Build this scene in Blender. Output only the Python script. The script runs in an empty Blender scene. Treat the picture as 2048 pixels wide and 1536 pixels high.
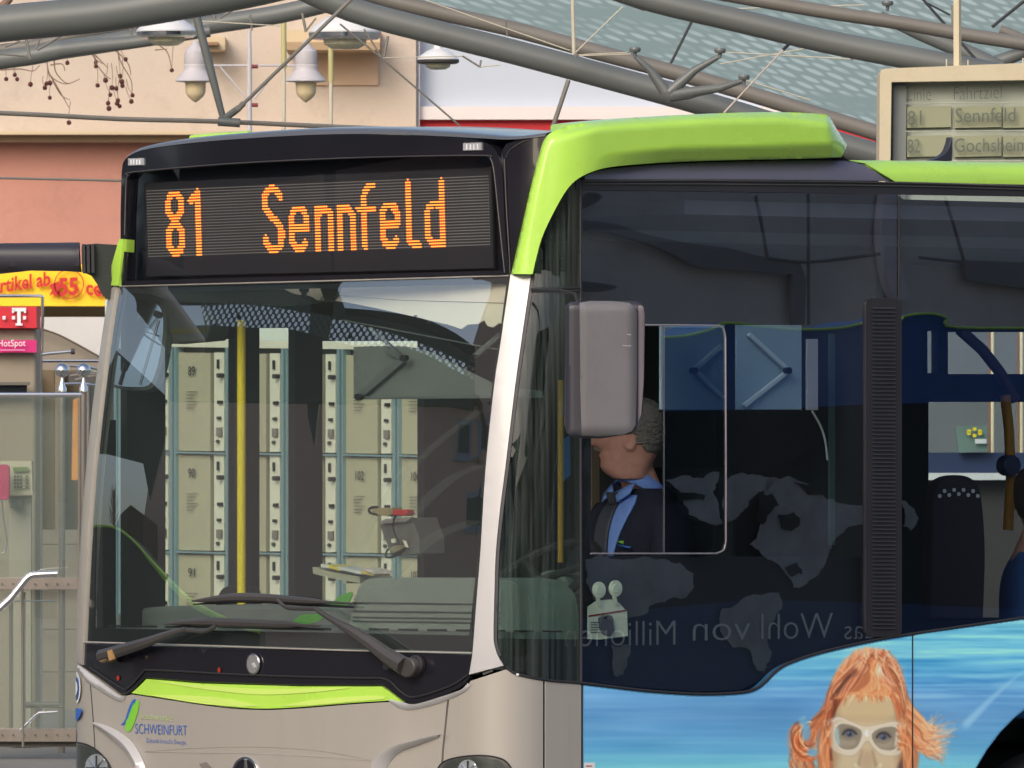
import bpy, bmesh, math, random
import numpy as np
from mathutils import Vector, Matrix
from mathutils.geometry import delaunay_2d_cdt

sc = bpy.context.scene
random.seed(7); rng = np.random.default_rng(7)
# ------------------------------------------------------------------ camera
F = 17300.0; CX, CY = 1024.0, 768.0; CAMZ = 2.1
PITCH = math.atan((880 - 768) / F)
cam_d = bpy.data.cameras.new('camera'); cam = bpy.data.objects.new('camera', cam_d)
sc.collection.objects.link(cam); sc.camera = cam
cam.location = (0, 0, CAMZ); cam.rotation_euler = (math.pi / 2 + PITCH, 0, 0)
cam_d.sensor_width = 36; cam_d.lens = F / 2048 * 36
cam_d.clip_start = 0.5; cam_d.clip_end = 2000
cam_d.dof.use_dof = True; cam_d.dof.focus_distance = 30.6; cam_d.dof.aperture_fstop = 42
# ------------------------------------------------------------------ world, sun
SUN_EL, SUN_AZ = 32.0, 206.0        # azimuth clockwise from +Y
w = bpy.data.worlds.new('World'); sc.world = w; w.use_nodes = True
nt = w.node_tree; bg = nt.nodes['Background']
sky = nt.nodes.new('ShaderNodeTexSky'); sky.sky_type = 'NISHITA'; sky.sun_disc = False
sky.sun_elevation = math.radians(SUN_EL); sky.sun_rotation = math.radians(SUN_AZ)
sky.dust_density = 4.5; sky.air_density = 1.0; sky.ozone_density = 1.0
nt.links.new(sky.outputs[0], bg.inputs[0]); bg.inputs[1].default_value = 0.15
sd_ = bpy.data.lights.new('sun', 'SUN'); sun = bpy.data.objects.new('sun', sd_); sc.collection.objects.link(sun)
sd_.energy = 0.9; sd_.angle = math.radians(30); sd_.color = (1.0, 0.98, 0.95)
e, a = math.radians(32), math.radians(206)
sun.rotation_euler = Vector((-math.sin(a) * math.cos(e), -math.cos(a) * math.cos(e), -math.sin(e))).to_track_quat('-Z', 'Y').to_euler()
sc.view_settings.view_transform = 'Standard'; sc.view_settings.look = 'None'
sc.view_settings.exposure = 0.3; sc.view_settings.gamma = 1.0; sc.view_settings.use_curve_mapping = False
sc.render.engine = 'CYCLES'
sc.cycles.transparent_max_bounces = 24; sc.cycles.max_bounces = 10; sc.cycles.use_denoising = True

# ------------------------------------------------------------------ geometry helpers
def rays(px, py):
    px = np.atleast_1d(np.asarray(px, float)); py = np.atleast_1d(np.asarray(py, float))
    x = (px - CX) / F; z = -(py - CY) / F
    c, s = math.cos(PITCH), math.sin(PITCH)
    d = np.stack([x, c - s * z, s + c * z], 1)
    return d / np.linalg.norm(d, axis=1)[:, None]
CAMP = np.array([0, 0, CAMZ])
YAW = math.radians(-50)
BUS_LOC = np.array([-0.850, 30.977, 0.0])
BR = np.array([[math.cos(YAW), -math.sin(YAW), 0], [math.sin(YAW), math.cos(YAW), 0], [0, 0, 1]])
def w2b(p): return (p - BUS_LOC) @ BR
def b2w(p): return np.asarray(p, float) @ BR.T + BUS_LOC
def plane_hit(o, d, p0, n):
    t = ((p0 - o) @ n) / (d @ n); return o + d * t[:, None]
def dep(D):
    """vertical plane square to the view, D metres away"""
    def s(px, py):
        d = rays(px, py); p = CAMP + d * (D / d[:, 1])[:, None]
        return p, np.tile([0., -1., 0.], (len(p), 1))
    return s
def bplane(axis, v, sign=1):
    """plane of the bus's own frame (axis 0 = across, 1 = along, 2 = up)"""
    n = np.zeros(3); n[axis] = 1; nw = BR @ n
    p0 = b2w(np.eye(3)[axis] * v)
    def s(px, py):
        p = plane_hit(CAMP, rays(px, py), p0, nw)
        return p, np.tile(nw * sign, (len(p), 1))
    return s
def mirrored(Dx):
    """plane Dx m to the bus's left, as its side windows mirror it"""
    q = bplane(0, 1.275 - Dx)
    def s(px, py):
        p = w2b(q(px, py)[0]); p[:, 0] = 2 * 1.275 - p[:, 0]
        return b2w(p), np.tile(BR @ np.array([-1., 0, 0]), (len(p), 1))
    return s
RC = 0.18; BOW = 0.09; BLEN = 12.0
def yt(z):
    q = np.clip(z - 1.36, 0, 1.31); r = 0.025 * q + 0.0717 * q * q
    return r + np.clip(z - 2.67, 0, 9) * 0.07
def sdf(p):
    x, y, z = p[:, 0], p[:, 1], p[:, 2]
    yy = y - yt(z) + BOW * np.clip(1 - (x / 1.275) ** 2, 0, 1) * np.clip(1 - yy_fade(y), 0, 1)
    qx = np.abs(x) - (1.275 - RC); qy = np.abs(yy - BLEN / 2) - (BLEN / 2 - RC)
    return np.sqrt(np.maximum(qx, 0) ** 2 + np.maximum(qy, 0) ** 2) + np.minimum(np.maximum(qx, qy), 0) - RC
def yy_fade(y): return np.clip((y - 0.3) / 0.5, 0, 1)
def grad(p):
    g = np.zeros_like(p); h = 2e-4
    for k in range(3):
        e_ = np.zeros(3); e_[k] = h
        g[:, k] = sdf(p + e_) - sdf(p - e_)
    return g / np.linalg.norm(g, axis=1)[:, None]
def skin_local(o, d, off):
    t = np.full(len(o), 27.0); best = np.full(len(o), 9.0); bt = t.copy()
    for _ in range(90):
        p = o + d * t[:, None]; s = sdf(p) - off
        m = np.abs(s) < best; best[m] = np.abs(s)[m]; bt[m] = t[m]
        t = np.where(np.abs(s) < 1e-5, t, np.minimum(t + s * 0.8, 60))
    p = o + d * bt[:, None]
    for _ in range(3):
        p = p - grad(p) * (sdf(p) - off)[:, None]
    return p
def skin(off=0.0):
    def s(px, py):
        px = np.atleast_1d(np.asarray(px, float)); py = np.atleast_1d(np.asarray(py, float))
        o_ = off(px, py) if callable(off) else off
        d = rays(px, py) @ BR; o = np.tile(w2b(CAMP), (len(d), 1))
        p = skin_local(o, d, o_)
        return b2w(p), grad(p) @ BR.T
    return s
def proj(p):
    p = np.atleast_2d(p) - CAMP; c, s = math.cos(PITCH), math.sin(PITCH)
    y = p[:, 1] * c + p[:, 2] * s; z = -p[:, 1] * s + p[:, 2] * c
    return np.stack([CX + p[:, 0] / y * F, CY - z / y * F], 1)

ROOTS = {}
def root(name, label, cat, loc=(0, 0, 0), rot=0.0, group=None):
    o = bpy.data.objects.new(name, None); sc.collection.objects.link(o)
    o.empty_display_size = 0.1
    o.location = loc; o.rotation_euler = (0, 0, rot)
    o['label'] = label; o['category'] = cat
    if group: o['group'] = group
    ROOTS[o.name] = (np.array(loc, float), rot)
    return o
def tag(o, label=None, cat=None, group=None, kind=None):
    for k, v in (('label', label), ('category', cat), ('group', group), ('kind', kind)):
        if v: o[k] = v
    return o
def topof(o):
    while o.parent: o = o.parent
    return o
def tolocal(v, parent):
    if parent is None: return v
    r = ROOTS.get(topof(parent).name)
    if r is None: return v
    loc, rot = r; c, s = math.cos(rot), math.sin(rot)
    R = np.array([[c, -s, 0], [s, c, 0], [0, 0, 1]])
    return (v - loc) @ R
def link(name, me, mat, parent):
    o = bpy.data.objects.new(name, me); sc.collection.objects.link(o)
    if parent: o.parent = parent
    if mat and not me.materials: me.materials.append(mat)
    return o
def mesh(name, verts, faces, mat, parent=None, smooth=True, recalc=True, angle=35, bevel=0, local=False):
    verts = np.asarray(verts, float)
    if not local: verts = tolocal(verts, parent)
    me = bpy.data.meshes.new(name); me.from_pydata([tuple(v) for v in verts], [], faces); me.update()
    if recalc:
        bm = bmesh.new(); bm.from_mesh(me)
        bmesh.ops.recalc_face_normals(bm, faces=bm.faces)
        bm.to_mesh(me); bm.free()
    if smooth:
        me.polygons.foreach_set('use_smooth', [True] * len(me.polygons))
        me.set_sharp_from_angle(angle=math.radians(angle))
    o = link(name, me, mat, parent)
    if bevel:
        b = o.modifiers.new('bevel', 'BEVEL'); b.width = bevel; b.segments = 3; b.limit_method = 'ANGLE'; b.angle_limit = math.radians(50)
        b.harden_normals = False
    return o
def dens(loop, step):
    out = []; n = len(loop)
    for i in range(n):
        a_, b_ = np.array(loop[i], float), np.array(loop[(i + 1) % n], float)
        k = max(1, int(np.hypot(*(b_ - a_)) / step))
        for j in range(k): out.append(tuple(a_ + (b_ - a_) * j / k))
    return out
def cr(pts, n=6):
    """open Catmull-Rom curve through pts"""
    P = [np.array(p, float) for p in pts]; P = [2 * P[0] - P[1]] + P + [2 * P[-1] - P[-2]]; out = []
    for i in range(1, len(P) - 2):
        for j in range(n):
            t = j / n; a_, b_, c_, d_ = P[i - 1:i + 3]
            out.append(tuple(0.5 * (2 * b_ + (c_ - a_) * t + (2 * a_ - 5 * b_ + 4 * c_ - d_) * t * t + (3 * b_ - a_ - 3 * c_ + d_) * t ** 3)))
    out.append(tuple(P[-2])); return out
def inside(x, y, loops):
    r = np.zeros(len(x), bool)
    for L in loops:
        L = np.asarray(L, float); xj, yj = L[-1]
        for xi, yi in L:
            c = ((yi > y) != (yj > y)) & (x < (xj - xi) * (y - yi) / (yj - yi + 1e-12) + xi)
            r ^= c; xj, yj = xi, yi
    return r
def tri(loops, step, interior=True):
    loops = [dens(l, step) for l in loops]
    V = []; E = []
    for l in loops:
        b = len(V); V += l; E += [(b + i, b + (i + 1) % len(l)) for i in range(len(l))]
    A = np.array(V)
    if interior:
        x0, y0 = A.min(0); x1, y1 = A.max(0)
        gx, gy = np.meshgrid(np.arange(x0 + step / 2, x1, step), np.arange(y0 + step / 2, y1, step))
        gx, gy = gx.ravel(), gy.ravel(); m = inside(gx, gy, loops)
        gx, gy = gx[m], gy[m]
        if len(gx):
            keep = np.ones(len(gx), bool)
            for i in range(0, len(gx), 4000):
                dd = np.min((gx[i:i+4000, None] - A[:, 0]) ** 2 + (gy[i:i+4000, None] - A[:, 1]) ** 2, 1)
                keep[i:i+4000] = dd > (0.4 * step) ** 2
            V = V + list(zip(gx[keep], gy[keep]))
    r = delaunay_2d_cdt([Vector(v) for v in V], E, [], 0, 1e-4)
    vo = np.array([tuple(v) for v in r[0]]); fo = [list(f) for f in r[2]]
    c = np.array([vo[f].mean(0) for f in fo]); m = inside(c[:, 0], c[:, 1], loops)
    return vo, [f for f, k in zip(fo, m) if k]
def patch(name, outline, surf, th, mat, parent=None, step=40, holes=(), interior=True, bevel=0, smooth=True, angle=35):
    """solid panel th thick whose face follows surf inside the outline"""
    vo, fo = tri([outline] + list(holes), step, interior)
    P, N = surf(vo[:, 0], vo[:, 1])
    if th <= 0:
        return mesh(name, P, fo, mat, parent, smooth=smooth, angle=angle)
    Q = P - N * th; n = len(P)
    cnt = {}
    for f in fo:
        for i in range(len(f)):
            e_ = (f[i], f[(i + 1) % len(f)]); cnt[e_] = cnt.get(e_, 0) + 1
    F_ = [list(f) for f in fo] + [[i + n for i in reversed(f)] for f in fo]
    for (a_, b_) in cnt:
        if (b_, a_) not in cnt: F_.append([b_, a_, a_ + n, b_ + n])
    return mesh(name, np.vstack([P, Q]), F_, mat, parent, smooth=smooth, bevel=bevel, angle=angle)
def R4(x0, y0, x1, y1): return [(x0, y0), (x1, y0), (x1, y1), (x0, y1)]
def rrect(x0, y0, x1, y1, r, k=5, rx=None):
    rx = rx or r; o = []
    for cx, cy, a0 in ((x1 - rx, y0 + r, -90), (x1 - rx, y1 - r, 0), (x0 + rx, y1 - r, 90), (x0 + rx, y0 + r, 180)):
        for i in range(k + 1):
            t = math.radians(a0 + 90 * i / k); o.append((cx + rx * math.cos(t), cy + r * math.sin(t)))
    return o
def ell(cx, cy, rx, ry, n=28, a0=0, a1=360):
    return [(cx + rx * math.cos(math.radians(a0 + (a1 - a0) * i / n)), cy + ry * math.sin(math.radians(a0 + (a1 - a0) * i / n))) for i in range(n)]
def tube_data(P, R, seg=10, cap=True):
    P = np.asarray(P, float); n = len(P); R = np.broadcast_to(R, (n,))
    V = []; Fc = []; up = np.array([0.13, 0.21, 0.97]); T0 = P[1] - P[0]
    if abs(T0 @ up) / np.linalg.norm(T0) > 0.9: up = np.array([0.9, 0.3, 0.1])
    for i in range(n):
        t = P[min(i + 1, n - 1)] - P[max(i - 1, 0)]; t = t / np.linalg.norm(t)
        u = np.cross(t, up); u /= np.linalg.norm(u); v = np.cross(t, u)
        for j in range(seg):
            a_ = 2 * math.pi * j / seg; V.append(P[i] + R[i] * (u * math.cos(a_) + v * math.sin(a_)))
    for i in range(n - 1):
        for j in range(seg):
            a_, b_ = i * seg + j, i * seg + (j + 1) % seg; Fc.append([a_, b_, b_ + seg, a_ + seg])
    if cap: Fc += [list(range(seg))[::-1], list(range((n - 1) * seg, n * seg))]
    return V, Fc
def tube(name, P, R, mat, parent=None, seg=10, local=False):
    V, Fc = tube_data(P, R, seg); return mesh(name, V, Fc, mat, parent, local=local)
def ptube(name, pts, D, wpx, mat, parent=None, seg=10, smooth=0):
    if smooth: pts = cr(pts, smooth)
    n = len(pts); D = np.interp(np.linspace(0, 1, n), np.linspace(0, 1, len(np.atleast_1d(D))), np.atleast_1d(D))
    W_ = np.interp(np.linspace(0, 1, n), np.linspace(0, 1, len(np.atleast_1d(wpx))), np.atleast_1d(wpx))
    P = np.array([dep(D[i])([pts[i][0]], [pts[i][1]])[0][0] for i in range(n)])
    return tube(name, P, W_ / 2 / F * D, mat, parent, seg)
def lathe_data(prof, c, seg=24):
    V = []; Fc = []; n = len(prof)
    for r, z in prof:
        for j in range(seg):
            a_ = 2 * math.pi * j / seg; V.append((c[0] + r * math.cos(a_), c[1] + r * math.sin(a_), c[2] + z))
    for i in range(n - 1):
        for j in range(seg):
            a_, b_ = i * seg + j, i * seg + (j + 1) % seg; Fc.append([a_, b_, b_ + seg, a_ + seg])
    Fc += [list(range(seg))[::-1], list(range((n - 1) * seg, n * seg))]
    return V, Fc
def lathe(name, prof, c, mat, parent=None, seg=24, local=False):
    V, Fc = lathe_data(prof, c, seg); return mesh(name, V, Fc, mat, parent, local=local)
def boxd(x0, x1, y0, y1, z0, z1):
    V = [(x, y, z) for z in (z0, z1) for x, y in ((x0, y0), (x1, y0), (x1, y1), (x0, y1))]
    return V, [[3, 2, 1, 0], [4, 5, 6, 7], [0, 1, 5, 4], [1, 2, 6, 5], [2, 3, 7, 6], [3, 0, 4, 7]]
def box(name, x0, x1, y0, y1, z0, z1, mat, parent=None, bevel=0, local=True):
    V, Fc = boxd(x0, x1, y0, y1, z0, z1)
    return mesh(name, V, Fc, mat, parent, smooth=False, bevel=bevel, local=local)
def joind(parts):
    V = []; Fc = []
    for v, f in parts:
        b = len(V); V += [tuple(q) for q in v]; Fc += [[i + b for i in k] for k in f]
    return V, Fc
_H = [None]
def text(name, s, xl, yl, xr, yr, cap, surf, mat, parent=None, bold=0.0, th=0.0, shear=0.0, curve=None):
    """flat lettering: baseline from (xl, yl) to (xr, yr), capital height cap, in the surface's pixels"""
    def tm(body, off):
        c = bpy.data.curves.new('t', 'FONT'); c.body = body; c.offset = off; c.resolution_u = 3
        o = bpy.data.objects.new('t', c); sc.collection.objects.link(o)
        dg = bpy.context.evaluated_depsgraph_get(); m = o.evaluated_get(dg).to_mesh()
        v = np.zeros(len(m.vertices) * 3); m.vertices.foreach_get('co', v); v = v.reshape(-1, 3)
        f = [list(p.vertices) for p in m.polygons]; o.evaluated_get(dg).to_mesh_clear()
        bpy.data.objects.remove(o); bpy.data.curves.remove(c); return v, f
    if _H[0] is None: v, f = tm('H', 0); _H[0] = v[:, 1].max()
    v, f = tm(s, bold); u = (v[:, 0] - v[:, 0].min()) / (v[:, 0].max() - v[:, 0].min()); h = v[:, 1] / _H[0]
    px = xl + (xr - xl) * u + shear * h * cap; py = yl + (yr - yl) * u - h * cap
    if curve: py = py + curve(u)
    P, N = surf(px, py)
    return mesh(name, P + N * 0.0, f, mat, parent, smooth=False)

# ------------------------------------------------------------------ materials
def s2l(r, g, b):
    return tuple((c / 255 / 12.92 if c / 255 <= 0.04045 else ((c / 255 + 0.055) / 1.055) ** 2.4) for c in (r, g, b))
def mat(name, col, rough=0.5, metal=0.0, var=0.08, scale=3.0, bump=0.0, bscale=60, coat=0.0, emit=0.0, spec=0.5, rvar=0.08, grime=0.0, streak=False):
    m = bpy.data.materials.new(name); m.use_nodes = True; t = m.node_tree; b = t.nodes['Principled BSDF']
    b.inputs['Roughness'].default_value = rough; b.inputs['Metallic'].default_value = metal
    b.inputs['Coat Weight'].default_value = coat; b.inputs['Coat Roughness'].default_value = 0.06
    b.inputs['Specular IOR Level'].default_value = spec
    tc = t.nodes.new('ShaderNodeTexCoord'); mp = t.nodes.new('ShaderNodeMapping')
    t.links.new(tc.outputs['Object'], mp.inputs[0])
    if streak: mp.inputs['Scale'].default_value = (1, 1, 0.12)
    n = t.nodes.new('ShaderNodeTexNoise'); n.inputs['Scale'].default_value = scale; n.inputs['Detail'].default_value = 6; n.inputs['Roughness'].default_value = 0.62
    t.links.new(mp.outputs[0], n.inputs[0])
    mr = t.nodes.new('ShaderNodeMapRange'); mr.inputs[1].default_value = 0.25; mr.inputs[2].default_value = 0.75
    mr.inputs[3].default_value = 1 - var; mr.inputs[4].default_value = 1 + var
    t.links.new(n.outputs[0], mr.inputs[0])
    hs = t.nodes.new('ShaderNodeVectorMath'); hs.operation = 'SCALE'; hs.inputs[0].default_value = col[:3]
    t.links.new(mr.outputs[0], hs.inputs['Scale'])
    out = hs.outputs[0]
    if grime:
        n3 = t.nodes.new('ShaderNodeTexNoise'); n3.inputs['Scale'].default_value = scale * 3.1; n3.inputs['Detail'].default_value = 8; n3.inputs['Roughness'].default_value = 0.7
        t.links.new(mp.outputs[0], n3.inputs[0])
        r3 = t.nodes.new('ShaderNodeMapRange'); r3.inputs[1].default_value = 0.52; r3.inputs[2].default_value = 0.72; r3.inputs[3].default_value = 0; r3.inputs[4].default_value = grime
        t.links.new(n3.outputs[0], r3.inputs[0])
        mx = t.nodes.new('ShaderNodeMix'); mx.data_type = 'RGBA'; mx.inputs[7].default_value = (0.09, 0.075, 0.055, 1)
        t.links.new(r3.outputs[0], mx.inputs[0]); t.links.new(out, mx.inputs[6]); out = mx.outputs[2]
    t.links.new(out, b.inputs['Base Color'])
    r2 = t.nodes.new('ShaderNodeMapRange'); r2.inputs[3].default_value = max(0.0, rough - rvar); r2.inputs[4].default_value = min(1, rough + rvar)
    t.links.new(n.outputs[0], r2.inputs[0]); t.links.new(r2.outputs[0], b.inputs['Roughness'])
    if bump:
        n2 = t.nodes.new('ShaderNodeTexNoise'); n2.inputs['Scale'].default_value = bscale; n2.inputs['Detail'].default_value = 4
        t.links.new(tc.outputs['Object'], n2.inputs[0])
        bp = t.nodes.new('ShaderNodeBump'); bp.inputs['Strength'].default_value = bump; bp.inputs['Distance'].default_value = 0.01
        t.links.new(n2.outputs[0], bp.inputs['Height']); t.links.new(bp.outputs[0], b.inputs['Normal'])
    if emit:
        b.inputs['Emission Color'].default_value = (*col[:3], 1); b.inputs['Emission Strength'].default_value = emit
    return m
def glass(name, tint, base=0.05, k=1.0, rough=0.0, ior=1.5, bump=0.0, bscale=2.0, haze=0.0, streak=False):
    """thin pane: transparent body plus its mirror reflection"""
    m = bpy.data.materials.new(name); m.use_nodes = True; t = m.node_tree
    for n in list(t.nodes): t.nodes.remove(n)
    o = t.nodes.new('ShaderNodeOutputMaterial'); tr = t.nodes.new('ShaderNodeBsdfTransparent'); gl = t.nodes.new('ShaderNodeBsdfGlossy')
    tr.inputs[0].default_value = (*tint, 1); gl.inputs['Roughness'].default_value = rough; gl.inputs[0].default_value = (1, 1, 1, 1)
    fr = t.nodes.new('ShaderNodeFresnel'); fr.inputs[0].default_value = ior
    geo = t.nodes.new('ShaderNodeNewGeometry')
    ma = t.nodes.new('ShaderNodeMath'); ma.operation = 'MULTIPLY_ADD'; ma.inputs[1].default_value = k; ma.inputs[2].default_value = base; ma.use_clamp = True
    t.links.new(fr.outputs[0], ma.inputs[0])
    bf = t.nodes.new('ShaderNodeMath'); bf.operation = 'MULTIPLY'      # inner faces add no second mirror image
    inv = t.nodes.new('ShaderNodeMath'); inv.operation = 'SUBTRACT'; inv.inputs[0].default_value = 1
    t.links.new(geo.outputs['Backfacing'], inv.inputs[1]); t.links.new(ma.outputs[0], bf.inputs[0]); t.links.new(inv.outputs[0], bf.inputs[1])
    mx = t.nodes.new('ShaderNodeMixShader'); t.links.new(bf.outputs[0], mx.inputs[0])
    src = tr.outputs[0]
    if haze:
        df = t.nodes.new('ShaderNodeBsdfDiffuse'); df.inputs[0].default_value = (0.42, 0.50, 0.46, 1)
        hx = t.nodes.new('ShaderNodeMixShader'); hn = t.nodes.new('ShaderNodeTexNoise'); hn.inputs['Scale'].default_value = 6 if streak else 1.6; hn.inputs['Detail'].default_value = 8
        tcc = t.nodes.new('ShaderNodeTexCoord'); hm = t.nodes.new('ShaderNodeMapping'); hm.inputs['Scale'].default_value = (14, 14, 0.08) if streak else (1, 1, 1)
        t.links.new(tcc.outputs['Object'], hm.inputs[0]); t.links.new(hm.outputs[0], hn.inputs[0])
        hr = t.nodes.new('ShaderNodeMapRange'); hr.inputs[1].default_value = 0.35 if streak else 0.25; hr.inputs[2].default_value = 0.8; hr.inputs[3].default_value = 0.0 if streak else haze * 0.8; hr.inputs[4].default_value = haze * (2 if streak else 1.4)
        t.links.new(hn.outputs[0], hr.inputs[0]); t.links.new(hr.outputs[0], hx.inputs[0]); t.links.new(tr.outputs[0], hx.inputs[1]); t.links.new(df.outputs[0], hx.inputs[2]); src = hx.outputs[0]
    t.links.new(src, mx.inputs[1]); t.links.new(gl.outputs[0], mx.inputs[2]); t.links.new(mx.outputs[0], o.inputs[0])
    if bump:
        tc = t.nodes.new('ShaderNodeTexCoord'); n2 = t.nodes.new('ShaderNodeTexNoise'); n2.inputs['Scale'].default_value = bscale; n2.inputs['Detail'].default_value = 0
        t.links.new(tc.outputs['Object'], n2.inputs[0]); bp = t.nodes.new('ShaderNodeBump'); bp.inputs['Strength'].default_value = 1.0; bp.inputs['Distance'].default_value = bump
        t.links.new(n2.outputs[0], bp.inputs['Height']); t.links.new(bp.outputs[0], gl.inputs['Normal'])
    return m
M = {}
M['lime'] = mat('lime_paint', s2l(176, 222, 84), 0.28, coat=0.6, var=0.07, grime=0.05)
M['lime_pale'] = mat('pale_lime_film', s2l(198, 228, 112), 0.35, coat=0.4, var=0.05)
M['silver'] = mat('champagne_silver_paint', s2l(172, 167, 159), 0.38, metal=0.2, coat=0.45, var=0.06, scale=2, bump=0.03, bscale=400, grime=0.10, streak=True)
M['pillar'] = mat('highlit_silver_paint', s2l(186, 185, 186), 0.35, metal=0.15, coat=0.5, var=0.05, grime=0.06, streak=True)  # silver lightened to carry the highlight on pillar, lips and creases
M['black'] = mat('gloss_black_paint', (0.012, 0.012, 0.017), 0.16, coat=0.6, var=0.2, spec=0.4)
M['rubber'] = mat('black_rubber', (0.018, 0.018, 0.022), 0.6, var=0.25)
M['frit'] = mat('black_frit', (0.01, 0.011, 0.014), 0.3, var=0.1)
M['purple'] = mat('slate_roof_rail', s2l(92, 90, 106), 0.4, coat=0.2)
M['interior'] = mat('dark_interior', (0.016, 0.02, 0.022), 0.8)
M['cab'] = mat('dark_cab_trim', (0.022, 0.024, 0.028), 0.7)
M['dash'] = mat('teal_grey_dashboard', (0.15, 0.18, 0.17), 0.75, bump=0.3, bscale=300)
M['header'] = mat('teal_dark_header', (0.07, 0.09, 0.085), 0.75)
M['wiper'] = mat('matt_wiper_black', (0.05, 0.046, 0.045), 0.42, var=0.25)
M['lens'] = mat('clear_lens', (0.75, 0.75, 0.78), 0.15, metal=0.6, var=0.2, scale=60)
M['chrome'] = mat('chrome', (0.75, 0.76, 0.78), 0.12, metal=1.0, var=0.03)
M['grey_mirror'] = mat('grey_mirror_cover', s2l(94, 93, 98), 0.5, var=0.10, bump=0.2, bscale=400, grime=0.2)
M['dark_mirror'] = mat('dark_mirror_shell', (0.03, 0.03, 0.042), 0.45)
M['yellow'] = mat('yellow_pole', (0.95, 0.76, 0.03), 0.4, coat=0.3)
M['tyre'] = mat('tyre_rubber', (0.02, 0.02, 0.021), 0.8)
M['windscreen'] = glass('windscreen_glass', (0.95, 0.98, 0.965), base=0.22, k=1.3, bump=0.0, haze=0.018)
M['side_glass'] = glass('tinted_side_glass', (0.80, 0.84, 0.86), base=0.15, k=1.0, rough=0.004)
M['corner_glass'] = glass('corner_glass', (0.66, 0.74, 0.72), base=0.02, k=0.8, haze=0.05, streak=True)
M['display_glass'] = glass('display_glass', (0.9, 0.9, 0.92), base=0.02, k=0.6)
M['clear'] = glass('clear_pane', (0.86, 0.9, 0.9), base=0.02, k=0.8)
# ================================================================== setting: ground
def noisy_ground():
    m = mat('paving_concrete', s2l(120, 118, 112), 0.85, var=0.12, scale=1.2, bump=0.4, bscale=40, grime=0.35)
    return m
M['ground'] = noisy_ground()
g = mesh('ground', [(-400, -60, 0), (400, -60, 0), (400, 600, 0), (-400, 600, 0)], [[0, 1, 2, 3]], M['ground'], None, smooth=False)
tag(g, 'grey concrete paving of the bus station', kind='structure')
# ================================================================== the bus
bus = root('city_bus', 'silver and lime city bus showing 81 Sennfeld on its amber display', 'bus', tuple(BUS_LOC), YAW)
def B(y, z, x=1.275): return tuple(proj(b2w([[x, y, z]]))[0])
def stube(name, pts, w, m, off=0.0, parent=bus, n=6, seg=8):
    q = cr(pts, n) if len(pts) > 2 and n else pts
    q = dens(q + q[::-1][1:-1], 25)[:None] if False else q
    P, N = skin(off)([a[0] for a in q], [a[1] for a in q])
    wv = np.interp(np.linspace(0, 1, len(q)), np.linspace(0, 1, len(np.atleast_1d(w))), np.atleast_1d(w))
    return tube(name, P, wv / 2, m, parent, seg)
M['roofskin'] = mat('roof_paint', s2l(96, 96, 98), 0.3, coat=0.6, metal=0.2, var=0.05)
# --- front pillars
PL = [(1021, 549), (1002, 680), (988, 774), (971, 940), (961, 1100), (951, 1230), (945, 1306), (938, 1349)]
PRt = [(1062, 549), (1043, 680), (1030, 774), (1010, 940), (1001, 1010), (992, 1100), (989, 1180), (987, 1266), (989, 1290), (996, 1312), (1007, 1331)]
patch('front_pillar', cr(PL, 4) + cr(PRt[::-1], 4), skin(0.004), 0.05, M['pillar'], bus, 22)
patch('pillar_gasket', cr([(a + 7, b) for a, b in PRt[:-1]], 4) + cr([(a + 1, b) for a, b in PRt[:-1]][::-1], 4), skin(0.0), 0.03, M['dark_mirror'], bus, 14)
LO = [(214, 572), (201, 660), (184, 800), (170, 930), (159, 1050), (152, 1180), (148, 1324)]
LI = [(232, 572), (218, 660), (201, 800), (187, 930), (178, 1050), (171, 1180), (166, 1290), (164, 1330)]
patch('front_pillar', cr(LO, 4) + cr(LI[::-1], 4), skin(0.004), 0.05, M['silver'], bus, 10)
patch('pillar_cap', [(238, 478), (246, 478), (245, 500), (236, 571), (212, 571), (226, 520)], skin(0.012), 0.05, M['lime'], bus, 10)
# --- windscreen
WS = [(236, 572)] + cr([(236, 572), (222, 660), (205, 800), (191, 930), (182, 1050), (175, 1180), (170, 1283)], 3) + [(943, 1303)] + \
     [(a - 2, b) for a, b in PL[:-1]][::-1]
ws = patch('windscreen', WS, skin(-0.006), 0.006, M['windscreen'], bus, 12)
FR = [(247, 585), (232, 670), (215, 805), (201, 932), (192, 1050), (190, 1180), (190, 1256), (938, 1271)] + [(957, 1100), (967, 940), (984, 774), (998, 680), (1013, 568)]
patch('windscreen_frit', WS, skin(-0.014), 0.004, M['frit'], bus, 16, holes=[FR])
stube('windscreen_seam', [(168, 1284), (400, 1291), (700, 1301), (944, 1306)], 0.006, M['silver'], 0.0)
stube('header_seam', [(240, 572), (640, 562), (1018, 551)], 0.006, M['silver'], 0.0)
# --- black wiper panel
BB = [(166, 1287), (400, 1294), (944, 1309), (938, 1349)] + cr([(938, 1349), (930, 1366), (900, 1385), (860, 1398), (826, 1406), (805, 1401), (785, 1386), (765, 1371)], 4) + \
     [(600, 1371), (400, 1365), (290, 1356), (270, 1374), (252, 1388), (240, 1387), (185, 1347), (164, 1332)]
patch('wiper_panel', BB, skin(-0.004), 0.03, M['black'], bus, 18, bevel=0.004)
stube('panel_groove', [(290, 1340), (330, 1341), (500, 1350), (700, 1356), (770, 1358), (800, 1382), (830, 1394), (900, 1372), (935, 1350)], 0.007, M['rubber'], 0.0)
stube('panel_groove', [(180, 1335), (240, 1374), (256, 1376), (290, 1340)], 0.007, M['rubber'], 0.0)
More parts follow.
